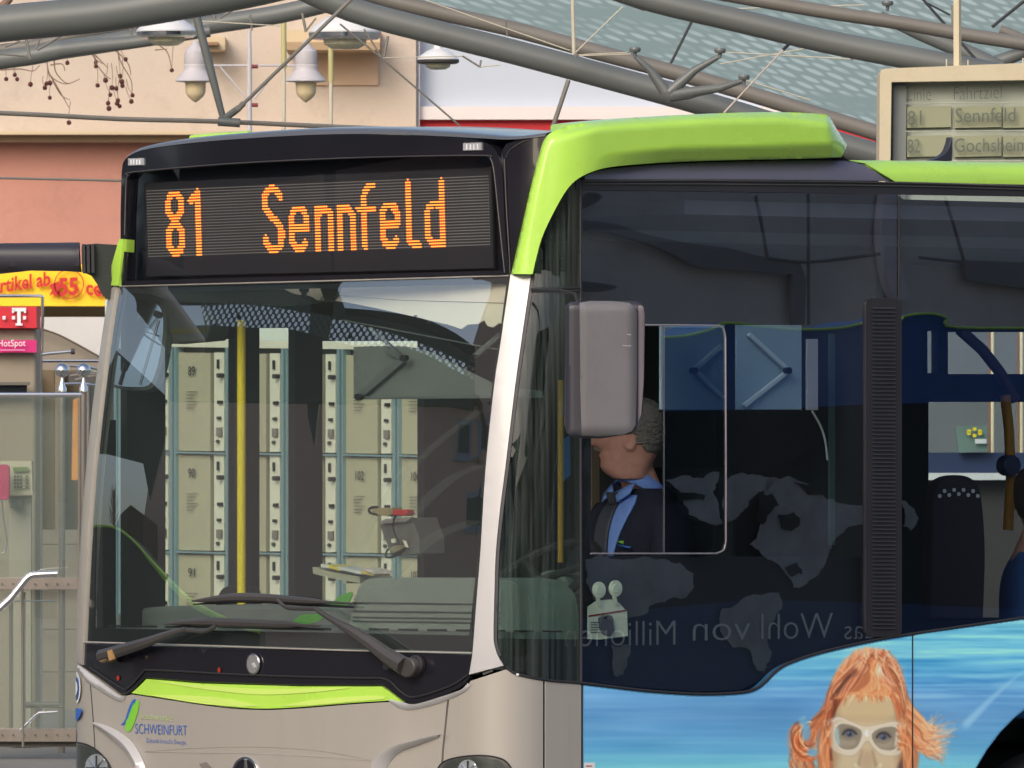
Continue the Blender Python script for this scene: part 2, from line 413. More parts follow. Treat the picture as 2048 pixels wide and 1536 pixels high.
# --- lime hood band, with its paler swooshes
GB = [(293, 1358), (400, 1367), (600, 1373), (763, 1373), (784, 1388), (803, 1404)] + cr([(778, 1401), (700, 1406), (600, 1414), (520, 1417), (440, 1412), (360, 1401), (263, 1386)], 4) + [(275, 1376)]
patch('hood_band', GB, skin(0.002), 0.02, M['lime'], bus, 16)
for k, o_ in enumerate([cr([(300, 1361), (420, 1380), (520, 1389), (620, 1385), (700, 1376)], 5) + cr([(640, 1376), (520, 1378), (400, 1370)], 4),
                        cr([(300, 1390), (400, 1392), (470, 1400), (520, 1412)], 4) + cr([(480, 1414), (400, 1407), (300, 1391)], 4),
                        cr([(560, 1412), (640, 1398), (740, 1391), (772, 1394)], 4) + cr([(770, 1398), (700, 1404), (620, 1411)], 4)]):
    patch('pale_swoosh', o_, skin(0.0045), 0.001, M['lime_pale'], bus, 14)
# --- silver fascia
FS = [(146, 1326), (164, 1336), (185, 1350), (240, 1391), (253, 1392), (263, 1389)] + cr([(263, 1389), (330, 1399), (440, 1415), (520, 1420), (600, 1417), (700, 1409), (778, 1404)], 4) + \
     [(806, 1410), (830, 1412), (895, 1393), (884, 1500), (876, 1640), (870, 1960), (146, 1960)]
patch('front_fascia', FS, skin(0.0), 0.04, M['silver'], bus, 20)
patch('corner_fascia', [(899, 1392), (933, 1378), (941, 1362), (1012, 1339), (1036, 1352), (1062, 1357), (1086, 1361), (1086, 1960), (874, 1960), (880, 1640), (888, 1500)], skin(0.0), 0.04, M['silver'], bus, 12, bevel=0.003)
patch('side_panel', [(1090, 1361), (1163, 1369), (1163, 1960), (1090, 1960)], skin(0.0), 0.04, M['silver'], bus, 20, bevel=0.002)
# lips under the black panel, bumper creases, highlights put in as lighter paint
def ridge(name, top, bot, h, m, parent=bus, step=7):
    """raised blade between two edge curves, h proud on its centre line"""
    t, b = np.array(cr(top, 8)), np.array(cr(bot, 8))
    n = 24; rs = lambda q: np.array([q[int(round(i * (len(q) - 1) / (n - 1)))] for i in range(n)])
    t, b = rs(t), rs(b); rows = []
    for s, hh in ((0, 0), (0.25, h), (0.6, h * 0.8), (1, 0)):
        q = t + (b - t) * s; tp = np.sin(np.linspace(0.12, math.pi - 0.12, n)) ** 0.5
        p0, nn = skin(0.0)(q[:, 0], q[:, 1]); rows.append(p0 + nn * (0.002 + hh * tp)[:, None])
    V = np.vstack(rows); Fc = [[r * n + i, r * n + i + 1, (r + 1) * n + i + 1, (r + 1) * n + i] for r in range(3) for i in range(n - 1)]
    return mesh(name, V, Fc, m, parent, recalc=False, angle=70)
ridge('panel_lip', [(780, 1398), (806, 1404), (830, 1408), (880, 1394), (925, 1378), (936, 1366)], [(779, 1404), (803, 1418), (830, 1419), (880, 1406), (926, 1386), (944, 1369)], 0.014, M['pillar'])
ridge('panel_lip', [(158, 1330), (172, 1340), (188, 1353), (238, 1389), (252, 1392)], [(156, 1340), (168, 1354), (182, 1370), (236, 1402), (252, 1397)], 0.014, M['pillar'])
ridge('bumper_crease', [(190, 1444), (215, 1451), (245, 1467), (270, 1490), (292, 1536), (300, 1600)], [(188, 1450), (208, 1463), (234, 1486), (258, 1512), (272, 1545), (282, 1600)], 0.03, M['pillar'])
ridge('bumper_crease', [(882, 1468), (840, 1477), (790, 1492), (760, 1512), (745, 1536), (735, 1600)], [(878, 1474), (845, 1487), (805, 1502), (782, 1522), (768, 1550), (760, 1600)], 0.03, M['pillar'])
ridge('bumper_fold', [(290, 1503), (400, 1496), (520, 1494), (640, 1502), (742, 1520)], [(290, 1504), (400, 1506), (520, 1508), (640, 1514), (742, 1522)], -0.012, M['silver'])
# headlights
M['lamp_housing'] = mat('lamp_housing_grey', s2l(120, 116, 112), 0.3, metal=0.6, var=0.2, scale=30)
def headlight(out, c, r):
    h = patch('headlight', out, skin(0.004), 0.05, M['lamp_housing'], bus, 10)
    q_ = [p for p in out if p[1] < 1600]; stube('lamp_bezel', q_, 0.006, M['rubber'], 0.004, h, n=0)
    patch('lamp_lens', [(c[0] + (x - c[0]) * 0.9, c[1] + (y - c[1]) * 0.9) for x, y in out], skin(0.008), 0.003, M['clear'], h, 10)
    for k, (dx, dy, rr) in enumerate(((0, 0, r), (r * 1.1, r * 1.7, r * 0.8))):
        P, N = skin(0.006)([c[0] + dx], [c[1] + dy])
        rg = patch('reflector', ell(c[0] + dx, c[1] + dy, rr * 0.8, rr, 18), skin(0.0055), 0.004, M['lens'], h, 8)
        for j in range(4):
            a_ = j * 0.8; stube('reflector_rib', [(c[0] + dx - rr * .7 * math.cos(a_), c[1] + dy - rr * .9 * math.sin(a_)), (c[0] + dx + rr * .7 * math.cos(a_), c[1] + dy + rr * .9 * math.sin(a_))], 0.006, M['chrome'] if j % 2 else M['black'], 0.009, h, 0, 6)
headlight(cr([(150, 1484), (175, 1490), (200, 1506), (222, 1536), (240, 1600), (240, 1660)], 4) + [(150, 1660)], (192, 1536), 28)
headlight(cr([(868, 1560), (880, 1530), (905, 1517), (950, 1511), (990, 1514), (1015, 1526), (1030, 1560), (1035, 1640)], 4) + [(960, 1670), (880, 1640)], (935, 1545), 26)
# star badges
def badge(cx, cy, rx, ry, star, inner):
    r_ = patch('badge', ell(cx, cy, rx, ry), skin(0.007), 0.007, M['chrome'], bus, 10, bevel=0.002)
    patch('badge_field', ell(cx, cy, rx * 0.84, ry * 0.86), skin(0.009), 0.003, inner, r_, 8)
    for k in range(3):
        t = math.radians(-90 + 120 * k); n_ = t + math.pi / 2; w_ = 0.11
        tip = (cx + rx * .84 * math.cos(t), cy + ry * .86 * math.sin(t)); s1 = (cx + rx * w_ * math.cos(n_), cy + ry * w_ * math.sin(n_)); s2 = (2 * cx - s1[0], 2 * cy - s1[1])
        if star: patch('star_arm', [tip, s1, s2], skin(0.014), 0.005, M['chrome'], r_, 10)
badge(489, 1550, 27, 37, True, M['black'])
badge(505, 1328, 13.5, 21.5, False, mat('badge_silver', (0.5, 0.5, 0.5), 0.35, metal=0.7))
bd = [o for o in bus.children if o.name.startswith('badge')][-1]
patch('badge_pin', [(502, 1327), (506, 1325), (511, 1334), (509, 1337)], skin(0.013), 0.003, M['pillar'], bd, 8)
# --- printed logo
M['blue_print'] = mat('blue_print', s2l(45, 95, 180), 0.5); M['green_print'] = mat('green_print', s2l(120, 190, 60), 0.5); M['white_print'] = mat('white_print', s2l(225, 228, 230), 0.5)
M['green_faint'] = mat('faded_green_print', s2l(170, 188, 140), 0.5); M['sred_'] = mat('sticker_red', s2l(190, 50, 45), 0.5); M['amber'] = mat('amber_plastic', s2l(200, 80, 30), 0.4)
S3 = skin(0.003)
patch('logo_drop', cr([(271, 1398), (264, 1402), (256, 1420), (250, 1440), (241, 1450)], 4) + [(241, 1450), (249, 1450)] + cr([(249, 1447), (256, 1436), (262, 1418), (272, 1402)], 4), S3, 0.0, M['blue_print'], bus, 8)
patch('logo_leaf', cr([(272, 1400), (277, 1402), (278, 1412), (272, 1436), (264, 1456), (256, 1464), (251, 1458), (252, 1442), (260, 1424), (265, 1408)], 4), S3, 0.0, M['green_print'], bus, 8)
text('logo_lettering', 'Stadtwerke', 280, 1437, 345, 1442, 11, S3, M['green_faint'], bus)
text('logo_lettering', 'SCHWEINFURT', 270, 1467, 374, 1471, 20, S3, M['blue_print'], bus, bold=-0.01)
text('logo_lettering', 'Zukunft braucht Energie', 292, 1485, 372, 1489, 9, S3, M['blue_print'], bus, bold=-0.012)
# round sticker on the far corner
patch('round_sticker', ell(152, 1375, 9, 32, 24), skin(0.0035), 0.0, M['white_print'], bus, 6)
patch('sticker_ring', ell(150, 1376, 8.0, 24, 24), skin(0.005), 0.0, M['blue_print'], bus, 6)
patch('sticker_centre', ell(149, 1376, 6.0, 16, 24), skin(0.0065), 0.0, M['white_print'], bus, 6)
patch('sticker_ribbon', [(146, 1416), (164, 1418), (160, 1432), (154, 1440), (146, 1444)], skin(0.0065), 0.0, M['blue_print'], bus, 6)
# --- destination display
HO = [(243, 571), (241, 520), (241, 430), (243, 345)] + cr([(243, 345), (247, 324), (262, 309), (300, 298), (400, 285), (520, 276), (640, 270), (760, 269), (880, 274), (955, 281), (985, 294), (999, 318), (1004, 350)], 3) + [(1009, 450), (1018, 549)]
HI = [(247, 562), (250, 430), (254, 356), (264, 344), (450, 328), (640, 318), (800, 313), (970, 311), (983, 320), (992, 380), (1002, 470), (1008, 541)]
hd = patch('display_housing', HO, skin(0.004), 0.05, M['black'], bus, 16, holes=[HI])
stube('housing_bead', [(249, 470), (252, 370), (256, 352), (268, 344), (450, 328), (640, 318), (800, 313), (966, 311), (981, 318), (988, 345), (996, 420), (1009, 545)], 0.005, M['wiper'], 0.006, hd)
patch('display_glass', HI, skin(-0.002), 0.005, M['display_glass'], bus, 16)
M['led_panel'] = mat('led_panel', (0.018, 0.018, 0.019), 0.6); M['led_off'] = mat('unlit_led', (0.62, 0.60, 0.52), 0.4)
M['led_on'] = mat('lit_led', (1.0, 0.20, 0.02), 0.4, emit=1.4, var=0.0); M['led_core'] = mat('led_core', (1.0, 0.40, 0.06), 0.4, emit=1.9, var=0.0)
patch('display_back', [(a + (b < 400) * 0, b) for a, b in HI], skin(-0.085), 0.01, M['frit'], bus, 30)
patch('led_board', [(288, 366), (982, 335), (987, 536), (292, 553)], skin(-0.05), 0.01, M['led_panel'], bus, 30)
NC, NR = 184, 24
def ledpos(c, r):
    u = c / (NC - 1); v = r / (NR - 1)
    a_ = np.array([294, 382]) * (1 - u) + np.array([975.6, 352]) * u; b_ = np.array([298, 513]) * (1 - u) + np.array([979, 489]) * u
    return a_ * (1 - v) + b_ * v
def glyph_strokes():
    G = []
    def arc(cx, cy, rx, ry, a0, a1, n=14): return [(cx + rx * math.cos(math.radians(a0 + (a1 - a0) * i / n)), cy + ry * math.sin(math.radians(a0 + (a1 - a0) * i / n))) for i in range(n + 1)]
    def eight(x): G.extend([arc(x + 5, 5.6, 3.6, 4.3, 0, 360), [(x + 1.4, 5), (x + 1.4, 7)], [(x + 8.6, 5), (x + 8.6, 7)], arc(x + 5, 17, 3.8, 5, 180, 360)[0:15], [(x + 1.2, 15), (x + 1.2, 19)], [(x + 8.8, 15), (x + 8.8, 19)], arc(x + 5, 17.8, 3.8, 4.2, 0, 180)])
    def one(x): G.extend([[(x + 4.4, 1.2), (x + 4.4, 22.2)], [(x + 4, 1.6), (x + 0.8, 4.2)]])
    def S(x): G.extend([arc(x + 5.6, 5.2, 4.2, 4.0, 180, 345), [(x + 1.4, 5.2), (x + 2.0, 8.6), (x + 5.4, 11.2), (x + 9.2, 14), (x + 9.8, 17)], arc(x + 5.6, 18, 4.3, 4.2, 0, 178), [(x + 9.9, 15.5), (x + 9.9, 18)]])
    def e_(x): G.extend([arc(x + 5.2, 12, 3.9, 3.6, 180, 360), [(x + 1.3, 12), (x + 1.3, 18.4)], [(x + 9.1, 12), (x + 9.1, 14.6)], [(x + 1.5, 15), (x + 9.2, 15)], arc(x + 5.2, 18.4, 3.9, 3.8, 180, 30)])
    def n_(x): G.extend([[(x + 1.2, 8.8), (x + 1.2, 22.2)], arc(x + 4.6, 12.4, 3.6, 3.4, 200, 360), [(x + 8.2, 12), (x + 8.2, 22.2)], [(x + 1.2, 10), (x + 3.5, 9.4)]])
    def f_(x): G.extend([[(x + 3.6, 5), (x + 3.6, 22.2)], arc(x + 7.4, 5.4, 3.8, 3.9, 180, 270), [(x + 7, 1.5), (x + 8.6, 1.5)], [(x + 0.6, 9.4), (x + 8, 9.4)]])
    def l_(x): G.extend([[(x + 1.6, 1.2), (x + 1.6, 19.5)], arc(x + 5, 18.9, 3.4, 3.3, 180, 90), [(x + 5, 22.1), (x + 6.6, 22.1)]])
    def d_(x): G.extend([[(x + 9.6, 1.2), (x + 9.6, 22.2)], arc(x + 5.4, 12.4, 4.0, 3.8, 180, 300), [(x + 1.4, 12), (x + 1.4, 19)], arc(x + 5.4, 18.5, 4.0, 3.6, 180, 60), [(x + 6, 8.6), (x + 9.4, 9)], [(x + 6, 22.2), (x + 9.4, 21.8)]])
    eight(9.6); one(22.6); S(61.6); e_(75.8); n_(90); n_(101.6); f_(112.8); e_(124.6); l_(138.4); d_(148.6)
    return G
lit = np.zeros((NR, NC), bool)
cc, rr = np.meshgrid(np.arange(NC), np.arange(NR))
for st in glyph_strokes():
    for (x0, y0), (x1, y1) in zip(st[:-1], st[1:]):
        dx, dy = x1 - x0, y1 - y0; L = dx * dx + dy * dy + 1e-9
        t = np.clip(((cc - x0) * dx + (rr - y0) * dy) / L, 0, 1)
        lit |= (cc - x0 - t * dx) ** 2 + ((rr - y0 - t * dy) * 1.12) ** 2 < 1.54 ** 2
def leds(name, mask, wx, wy, m, off, par):
    R_, C_ = np.where(mask); pts = np.array([ledpos(c, r) for c, r in zip(C_, R_)])
    q = np.concatenate([pts + [sx * wx, sy * wy] for sx, sy in ((-1, -1), (1, -1), (1, 1), (-1, 1))])
    P, _ = skin(off)(q[:, 0], q[:, 1]); n = len(pts)
    return mesh(name, P, [[i, i + n, i + 2 * n, i + 3 * n] for i in range(n)], m, par, smooth=False, recalc=False)
lb = [o for o in bus.children if o.name == 'led_board'][0]
leds('lit_leds', lit, 1.7, 1.6, M['led_on'], -0.049, lb)['kind'] = 'stuff'
leds('led_cores', lit, 1.15, 0.9, M['led_core'], -0.0485, lb)['kind'] = 'stuff'
leds('unlit_leds', ~lit, 0.7, 0.85, M['led_off'], -0.0485, lb)['kind'] = 'stuff'
for (x0, y0, x1, y1) in ((256, 317, 285, 331), (926, 286, 962, 301)):
    ml = patch('marker_lamp', [(x0, y0), (x1, y0 - 1), (x1, y1 - 1), (x0, y1)], skin(0.010), 0.006, M['lens'], bus, 10)
    for k in range(4):
        xx = x0 + (x1 - x0) * (0.2 + 0.2 * k); stube('lamp_rib', [(xx, y0 + 2), (xx, y1 - 2)], 0.003, M['white_print'], 0.012, ml, 0, 6)
# cheek between display and arch, crown of the roof
patch('cheek_panel', [(1002, 306), (1012, 288), (1040, 279), (1094, 270), (1078, 310), (1058, 380), (1038, 470), (1021, 548), (1012, 450), (1007, 350)], skin(-0.006), 0.03, M['black'], bus, 12)
stube('cheek_bead', [(1009, 318), (1012, 400), (1018, 500), (1020, 548)], 0.004, M['wiper'], 0.0)
stube('cheek_bead', [(1012, 316), (1020, 300), (1044, 284), (1062, 278)], 0.004, M['wiper'], -0.004)
def roof():
    tp = cr([(243, 345), (247, 324), (262, 309), (300, 297), (400, 284), (520, 275), (640, 269), (760, 268), (880, 272), (955, 276), (1010, 279), (1050, 277), (1090, 272)], 4)
    P, N = skin(0.004)([a[0] for a in tp], [a[1] for a in tp]); L = w2b(P); n = len(L); rows = []
    for dy, dz in ((0.0, 0), (0.004, 0.010), (0.014, 0.020), (0.035, 0.027), (0.10, 0.034), (0.5, 0.044), (1.3, 0.02), (1.7, -9), (11.5, -9)):
        r = L.copy(); sc_ = np.clip((L[:, 2] - L[0, 2]) / 0.12, 0.15, 1)
        r[:, 1] += dy; r[:, 2] = r[:, 2] + dz * sc_ if dz > -1 else np.minimum(r[:, 2], 2.97); rows.append(r)
    V = np.vstack(rows); Fc = [[k * n + i, k * n + i + 1, (k + 1) * n + i + 1, (k + 1) * n + i] for k in range(len(rows) - 1) for i in range(n - 1)]
    return mesh('roof', V, Fc, M['roofskin'], bus, local=True, angle=60)
roof()
box('roof_deck', -1.24, 1.2, 0.9, 11.9, 2.90, 2.95, M['purple'], bus)
stube('roof_edge', [(300, 289), (360, 278), (430, 271), (500, 267)], 0.02, M['lime'], -0.25)
# --- lime arch over the side window and roof
AO = [(1022, 548)] + cr([(1022, 548), (1040, 470), (1060, 380), (1078, 310), (1088, 280), (1104, 264), (1140, 251), (1200, 242), (1300, 234), (1400, 228), (1480, 225), (1560, 224), (1630, 227)], 4) + \
     [(1652, 229), (1660, 234), (1672, 256), (1694, 290), (1690, 300), (1683, 314), (1650, 316)]
AI = cr([(1650, 316), (1560, 318), (1460, 320), (1350, 324), (1270, 329), (1215, 335), (1180, 345), (1150, 362), (1128, 388), (1101, 437), (1083, 478), (1072, 518), (1065, 548)], 4)
def arch_off(px, py):
    px = np.atleast_1d(px); py = np.atleast_1d(py)
    lo = np.interp(px, [1150, 1215, 1350, 1560, 1694], [362, 335, 324, 318, 314])
    up = np.interp(px, [1088, 1104, 1200, 1400, 1560, 1660, 1694], [280, 264, 242, 228, 224, 234, 290])
    low = np.clip(1 - (lo - 26 - py) / -26, 0, 1)            # folds in towards the lower edge
    v = 0.05 - 0.05 * np.clip((py - (lo - 27)) / 27, 0, 1) * np.clip((px - 1190) / 130, 0, 1)
    v = v - 0.07 * np.clip((up + 20 - py) / 20, 0, 1) ** 2 * np.clip((px - 1080) / 60, 0, 1)
    ed = np.interp(py, [224, 280, 310, 380, 470, 548], [1100, 1088, 1078, 1060, 1040, 1022])
    v = v - 0.035 * np.clip((ed + 14 - px) / 14, 0, 1) ** 2
    v = v - 0.06 * np.clip((px - (1655 + (py - 229) * 0.1)) / 30, 0, 1)
    return v
patch('side_arch', AO + AI, skin(arch_off), 0.16, M['lime'], bus, 6, angle=50)
# --- side: rail, gaskets, lime roof edge
patch('roof_rail', [(1170, 352)] + cr([(1180, 348), (1215, 338), (1350, 327), (1560, 321), (1690, 321)], 3) + [(1728, 330), (1752, 344), (1776, 362), (1500, 359), (1170, 359)], skin(lambda x, y: -0.06 * np.clip((352 - y) / 34, 0, 1) ** 1.5 + 0 * x), 0.03, M['purple'], bus, 12)
patch('window_gasket', [(1152, 360), (1500, 360), (2048, 370), B(12, 2.995), B(12, 2.95), (2048, 393), (1500, 384), (1152, 380)], skin(0.0), 0.03, M['rubber'], bus, 60)
stube('gasket_bead', [(1165, 362), (1500, 362), (2048, 373), B(6, 2.99)], 0.006, M['wiper'], 0.003)
stube('gasket_bead', [(1165, 368), (1500, 369), (2048, 379), B(6, 2.975)], 0.005, M['wiper'], 0.003)
patch('roof_edge_panel', [(1692, 320), (1850, 322), (2048, 325), B(12, 3.085), B(12, 3.0), (2048, 369), (1790, 363), (1762, 346), (1732, 327)], skin(lambda x, y: 0.004 - 0.07 * np.clip((346 - y) / 24, 0, 1) ** 1.6), 0.05, M['lime'], bus, 12)
fin = patch('roof_fin', cr([(1862, 321), (1880, 314), (1893, 304), (1900, 288), (1903, 274)], 4) + [(1905, 276), (1905, 300), (1904, 322)], bplane(0, 0.55), 0.03, M['dark_mirror'], bus, 10, bevel=0.004)
patch('arch_bracket', [(1540, 319), (1572, 318), (1568, 324), (1556, 327), (1543, 324)], bplane(0, 1.22), 0.06, M['rubber'], bus, 10)
# --- side glazing
BOTG = [(1163, 1366), (1230, 1374), (1300, 1382), (1400, 1388), (1480, 1385), (1512, 1377), (1532, 1362), (1552, 1342), (1580, 1325), (1640, 1305), (1730, 1284), (1796, 1272)]
OPEN = [(1182, 652), (1327, 652), (1327, 1106), (1182, 1106)]
glA = patch('side_window', [(1163, 381), (1500, 385), (1796, 389)] + cr(BOTG[::-1], 4), skin(-0.002), 0.006, M['side_glass'], bus, 40, holes=[OPEN], interior=False)
glB = patch('side_window', [(1800, 389), (2048, 394), B(12, 2.95), B(12, 1.47), B(3.5, 1.47), (2048, 1234), (1850, 1261), (1800, 1269)], skin(-0.002), 0.006, M['side_glass'], bus, 60, interior=False)
glC = patch('corner_window', cr([(1160, 352), (1148, 364), (1129, 389), (1102, 438), (1085, 478), (1074, 518), (1066, 549)], 3) + cr([(a + 8, b) for a, b in PRt[:-1]], 3) + cr([(1012, 1332), (1036, 1348), (1066, 1355), (1100, 1360), (1160, 1366)], 3), skin(-0.003), 0.006, M['corner_glass'], bus, 12)
patch('corner_frit', [(984, 1277), (1165, 1279), (1165, 1366), (1090, 1356), (1040, 1343), (1006, 1322), (990, 1300)], skin(-0.016), 0.004, M['frit'], bus, 16)
stube('glass_joint', [(1161, 362), (1161, 800), (1162, 1365)], 0.012, M['rubber'], -0.004, n=0)
stube('glass_joint', [(1798, 392), (1798, 800), (1798, 1268)], 0.006, M['rubber'], 0.0, n=0)
stube('corner_seam', [(1063, 583), (1110, 582), (1158, 581)], 0.007, M['wiper'], 0.0)
stube('corner_seam', [(1062, 578), (1110, 577), (1158, 576)], 0.010, M['rubber'], 0.0)
stube('lower_seal', [(1012, 1334), (1036, 1349), (1100, 1361)] + BOTG + [(2048, 1235)], 0.010, M['rubber'], 0.001)
# sliding driver's window
M['sash'] = mat('window_sash', s2l(150, 145, 150), 0.4, metal=0.4)
patch('sliding_pane', [(1330, 655), (1448, 655), (1448, 1104), (1330, 1104)], skin(-0.03), 0.004, glass('sliding_pane_glass', (0.55, 0.6, 0.62), base=0.03, k=1.0), bus, 60, interior=False)
stube('window_sash', [(1182, 1107), (1330, 1107), (1432, 1107)] + cr([(1432, 1107), (1447, 1100), (1452, 1084)], 4) + [(1452, 900), (1451, 675)] + cr([(1451, 675), (1447, 658), (1436, 651)], 4) + [(1330, 650), (1182, 650)], 0.006, M['sash'], 0.001, n=0)
stube('pane_edge', [(1328, 652), (1328, 1106)], 0.005, M['sash'], -0.01, n=0)
patch('sash_strip', [(1164, 640), (1182, 640), (1182, 1108), (1164, 1108)], skin(-0.008), 0.01, M['cab'], bus, 40)
# louvred post
lp = patch('louvred_post', rrect(1731, 596, 1804, 1274, 14, rx=14), skin(0.006), 0.03, mat('post_black', (0.022, 0.02, 0.024), 0.35), bus, 30, bevel=0.002)
parts_ = []
for k in range(82):
    y0 = 614 + k * 7.9
    P, N = skin(0.0065)([1744, 1790, 1790, 1744], [y0, y0 + .3, y0 + 4.0, y0 + 3.7]); Q = P + N * np.array([0.0, 0.0, 0.006, 0.006])[:, None]
    parts_.append((np.vstack([P, Q]), [[0, 1, 2, 3], [7, 6, 5, 4], [0, 4, 5, 1], [1, 5, 6, 2], [2, 6, 7, 3], [3, 7, 4, 0]]))
V, Fc = joind(parts_); lv = mesh('louvre_slats', V, Fc, mat('louvre_grey', (0.022, 0.021, 0.024), 0.6), lp, smooth=False); lv['kind'] = 'stuff'
# --- ad-wrapped lower side, wheel
M['ad_blue'] = mat('blue_wrap', s2l(90, 160, 205), 0.38, coat=0.3, var=0.1, scale=4)
BOTP = [(a, b + 3) for a, b in BOTG]
patch('side_panel', [(1167, 1370)] + cr(BOTP[1:], 4) + [(1822, 1270), (1822, 1880), (1167, 1940)], skin(0.0), 0.04, M['ad_blue'], bus, 40, bevel=0.002)
AC = (2.82, 0.48, 0.72)
ARC = [B(AC[0] + AC[2] * math.cos(t), AC[1] + AC[2] * math.sin(t)) for t in np.linspace(-0.25, math.pi + 0.25, 30)]
patch('side_panel', [(1828, 1269), (1850, 1265), (2048, 1238), B(3.5, 1.46), B(12, 1.46), B(12, 0.3)] + ARC + [(1828, 1878)], skin(0.0), 0.04, M['ad_blue'], bus, 40, bevel=0.002)
def wheel(y):
    prof = [(0.30, -0.13), (0.40, -0.14), (0.46, -0.12), (0.48, -0.07), (0.48, 0.07), (0.46, 0.12), (0.40, 0.14), (0.30, 0.13)]
    V, Fc = lathe_data(prof, (0, 0, 0), 36); V = [(1.10 + z, y + x, 0.48 + yy) for x, yy, z in V]
    t = mesh('tyre', V, Fc, M['tyre'], bus, local=True)
    V, Fc = lathe_data([(0.30, 0.08), (0.27, 0.05), (0.12, 0.03), (0.10, 0.12), (0.02, 0.12)], (0, 0, 0), 30); V = [(1.10 + z, y + x, 0.48 + yy) for x, yy, z in V]
    mesh('rim', V, Fc, M['chrome'], t, local=True)
wheel(AC[0]); wheel(8.7)
mesh('wheel_arch', *(lambda: (np.vstack([np.array([[x, AC[0] + 0.74 * math.cos(t), AC[1] + 0.74 * math.sin(t)] for t in np.linspace(-0.3, math.pi + 0.3, 24)]) for x in (1.26, 0.7)]),
     [[i, i + 1, 25 + i, 24 + i] for i in range(23)]))(), M['rubber'], bus, local=True)
box('chassis', -1.2, 0.7, 0.3, 11.9, 0.3, 0.42, M['rubber'], bus)
box('rear_wall', -1.27, 1.27, 11.95, 12.0, 0.3, 3.0, M['lime'], bus)
box('far_panel', -1.272, -1.232, 0.3, 11.95, 0.3, 1.25, M['silver'], bus)
patch('sticker_line', R4(1170, 1541, 1188, 1543), skin(0.004), 0.0, M['blue_print'], bus, 20)
patch('sticker_line', R4(1172, 1531, 1184, 1533), skin(0.004), 0.0, M['sred_'], bus, 20)
patch('small_sticker', R4(1168, 1525, 1190, 1545), skin(0.0025), 0.0, M['white_print'], bus, 20)
# --- wipers
def wiper(arm, armw, blade, link_, pivot):
    a_ = stube('wiper_arm', arm, armw, M['wiper'], 0.045, n=4)
    stube('wiper_blade', blade, [0.006, 0.02, 0.032, 0.034, 0.03, 0.026, 0.010, 0.008], M['wiper'], 0.035, a_, 5)
    stube('blade_rubber', [(x + 2, y + 7) for x, y in blade], [0.004, 0.012, 0.014, 0.014, 0.012, 0.008], M['rubber'], 0.018, a_, 5)
    stube('arm_link', link_, 0.016, M['wiper'], 0.045, a_, 3)
    if pivot:
        x, y, r = pivot
        patch('pivot_cap', ell(x, y, r, r * 1.15), skin(0.05), 0.06, M['wiper'], a_, 8, bevel=0.006)
        patch('pivot_ring', ell(x + 16, y - 4, r * 0.9, r * 1.2), skin(0.02), 0.02, M['rubber'], a_, 8, bevel=0.004)
        patch('pivot_knob', ell(x - 40, y - 4, 7, 9, 14), skin(0.03), 0.03, M['rubber'], a_, 8, bevel=0.004)
wiper([(808, 1332), (775, 1312), (740, 1286), (700, 1260), (665, 1240), (628, 1216)], [0.066, 0.058, 0.048, 0.036, 0.022, 0.016], [(384, 1202), (420, 1199), (470, 1195), (530, 1196), (600, 1201), (650, 1204), (705, 1207)],
      [(556, 1200), (572, 1214), (598, 1217), (628, 1217)], (812, 1335, 17))
wiper([(203, 1312), (250, 1298), (300, 1282), (337, 1268), (372, 1258)], [0.05, 0.046, 0.036, 0.026, 0.02], [(328, 1248), (370, 1245), (420, 1244), (480, 1246), (560, 1249), (600, 1250), (640, 1252)],
      [(370, 1259), (392, 1262), (412, 1262), (432, 1252)], None)
patch('arm_cap', ell(203, 1312, 11, 14, 16), skin(0.06), 0.05, mat('worn_wiper_cap', s2l(110, 92, 68), 0.5), bus, 8, bevel=0.006)
patch('arm_cap', [(214, 1302), (222, 1299), (226, 1318), (218, 1322)], skin(0.073), 0.01, mat('amber_clip', s2l(165, 130, 85), 0.5), bus, 8)
# --- mirrors
def pillow(D, x0, y0, x1, y1, h, ex, ey):
    s0 = dep(D)
    def s(px, py):
        P, N = s0(px, py); fx = np.clip(np.minimum(px - x0, x1 - px) / ex, 0, 1); fy = np.clip(np.minimum(py - y0, y1 - py) / ey, 0, 1)
        P = P.copy(); P[:, 1] -= h * np.sqrt(1 - (1 - fx) ** 2) * np.sqrt(1 - (1 - fy) ** 2); return P, N
    return s
mir = patch('side_mirror', [(1131, 610), (1142, 604), (1270, 602), (1284, 608), (1290, 625), (1288, 760), (1284, 835), (1276, 858), (1262, 868), (1200, 877), (1150, 876), (1134, 866), (1129, 848)], pillow(29.62, 1128, 600, 1292, 880, 0.05, 16, 16), 0.13, M['dark_mirror'], bus, 6, bevel=0)
patch('mirror_cover', [(1159, 606), (1180, 602), (1225, 602), (1258, 606), (1268, 613), (1274, 628), (1274, 760), (1271, 850), (1264, 862), (1248, 869), (1200, 873), (1163, 871), (1160, 760)], pillow(29.57, 1150, 598, 1276, 876, 0.035, 22, 26), 0.05, M['grey_mirror'], mir, 6)
patch('mirror_edge', [(1276, 610), (1286, 612), (1289, 630), (1287, 760), (1282, 830), (1274, 848)], pillow(29.60, 1262, 600, 1296, 880, 0.03, 14, 20), 0.02, mat('mirror_edge_grey', s2l(105, 97, 103), 0.5), mir, 5)
tube('mirror_bracket', np.array([dep(30.0)([1064], [580])[0][0], dep(29.8)([1120], [581])[0][0], dep(29.7)([1150], [588])[0][0], dep(29.65)([1160], [615])[0][0]]), 0.006, M['rubber'], mir)
ma_ = patch('mirror_arm', [(-420, 478), (0, 487), (158, 485), (162, 544), (130, 542), (60, 541), (0, 547), (-420, 566)], pillow(31.95, -430, 484, 900, 548, 0.07, 60, 24), 0.10, mat('arm_black', (0.035, 0.034, 0.045), 0.38), bus, 10)
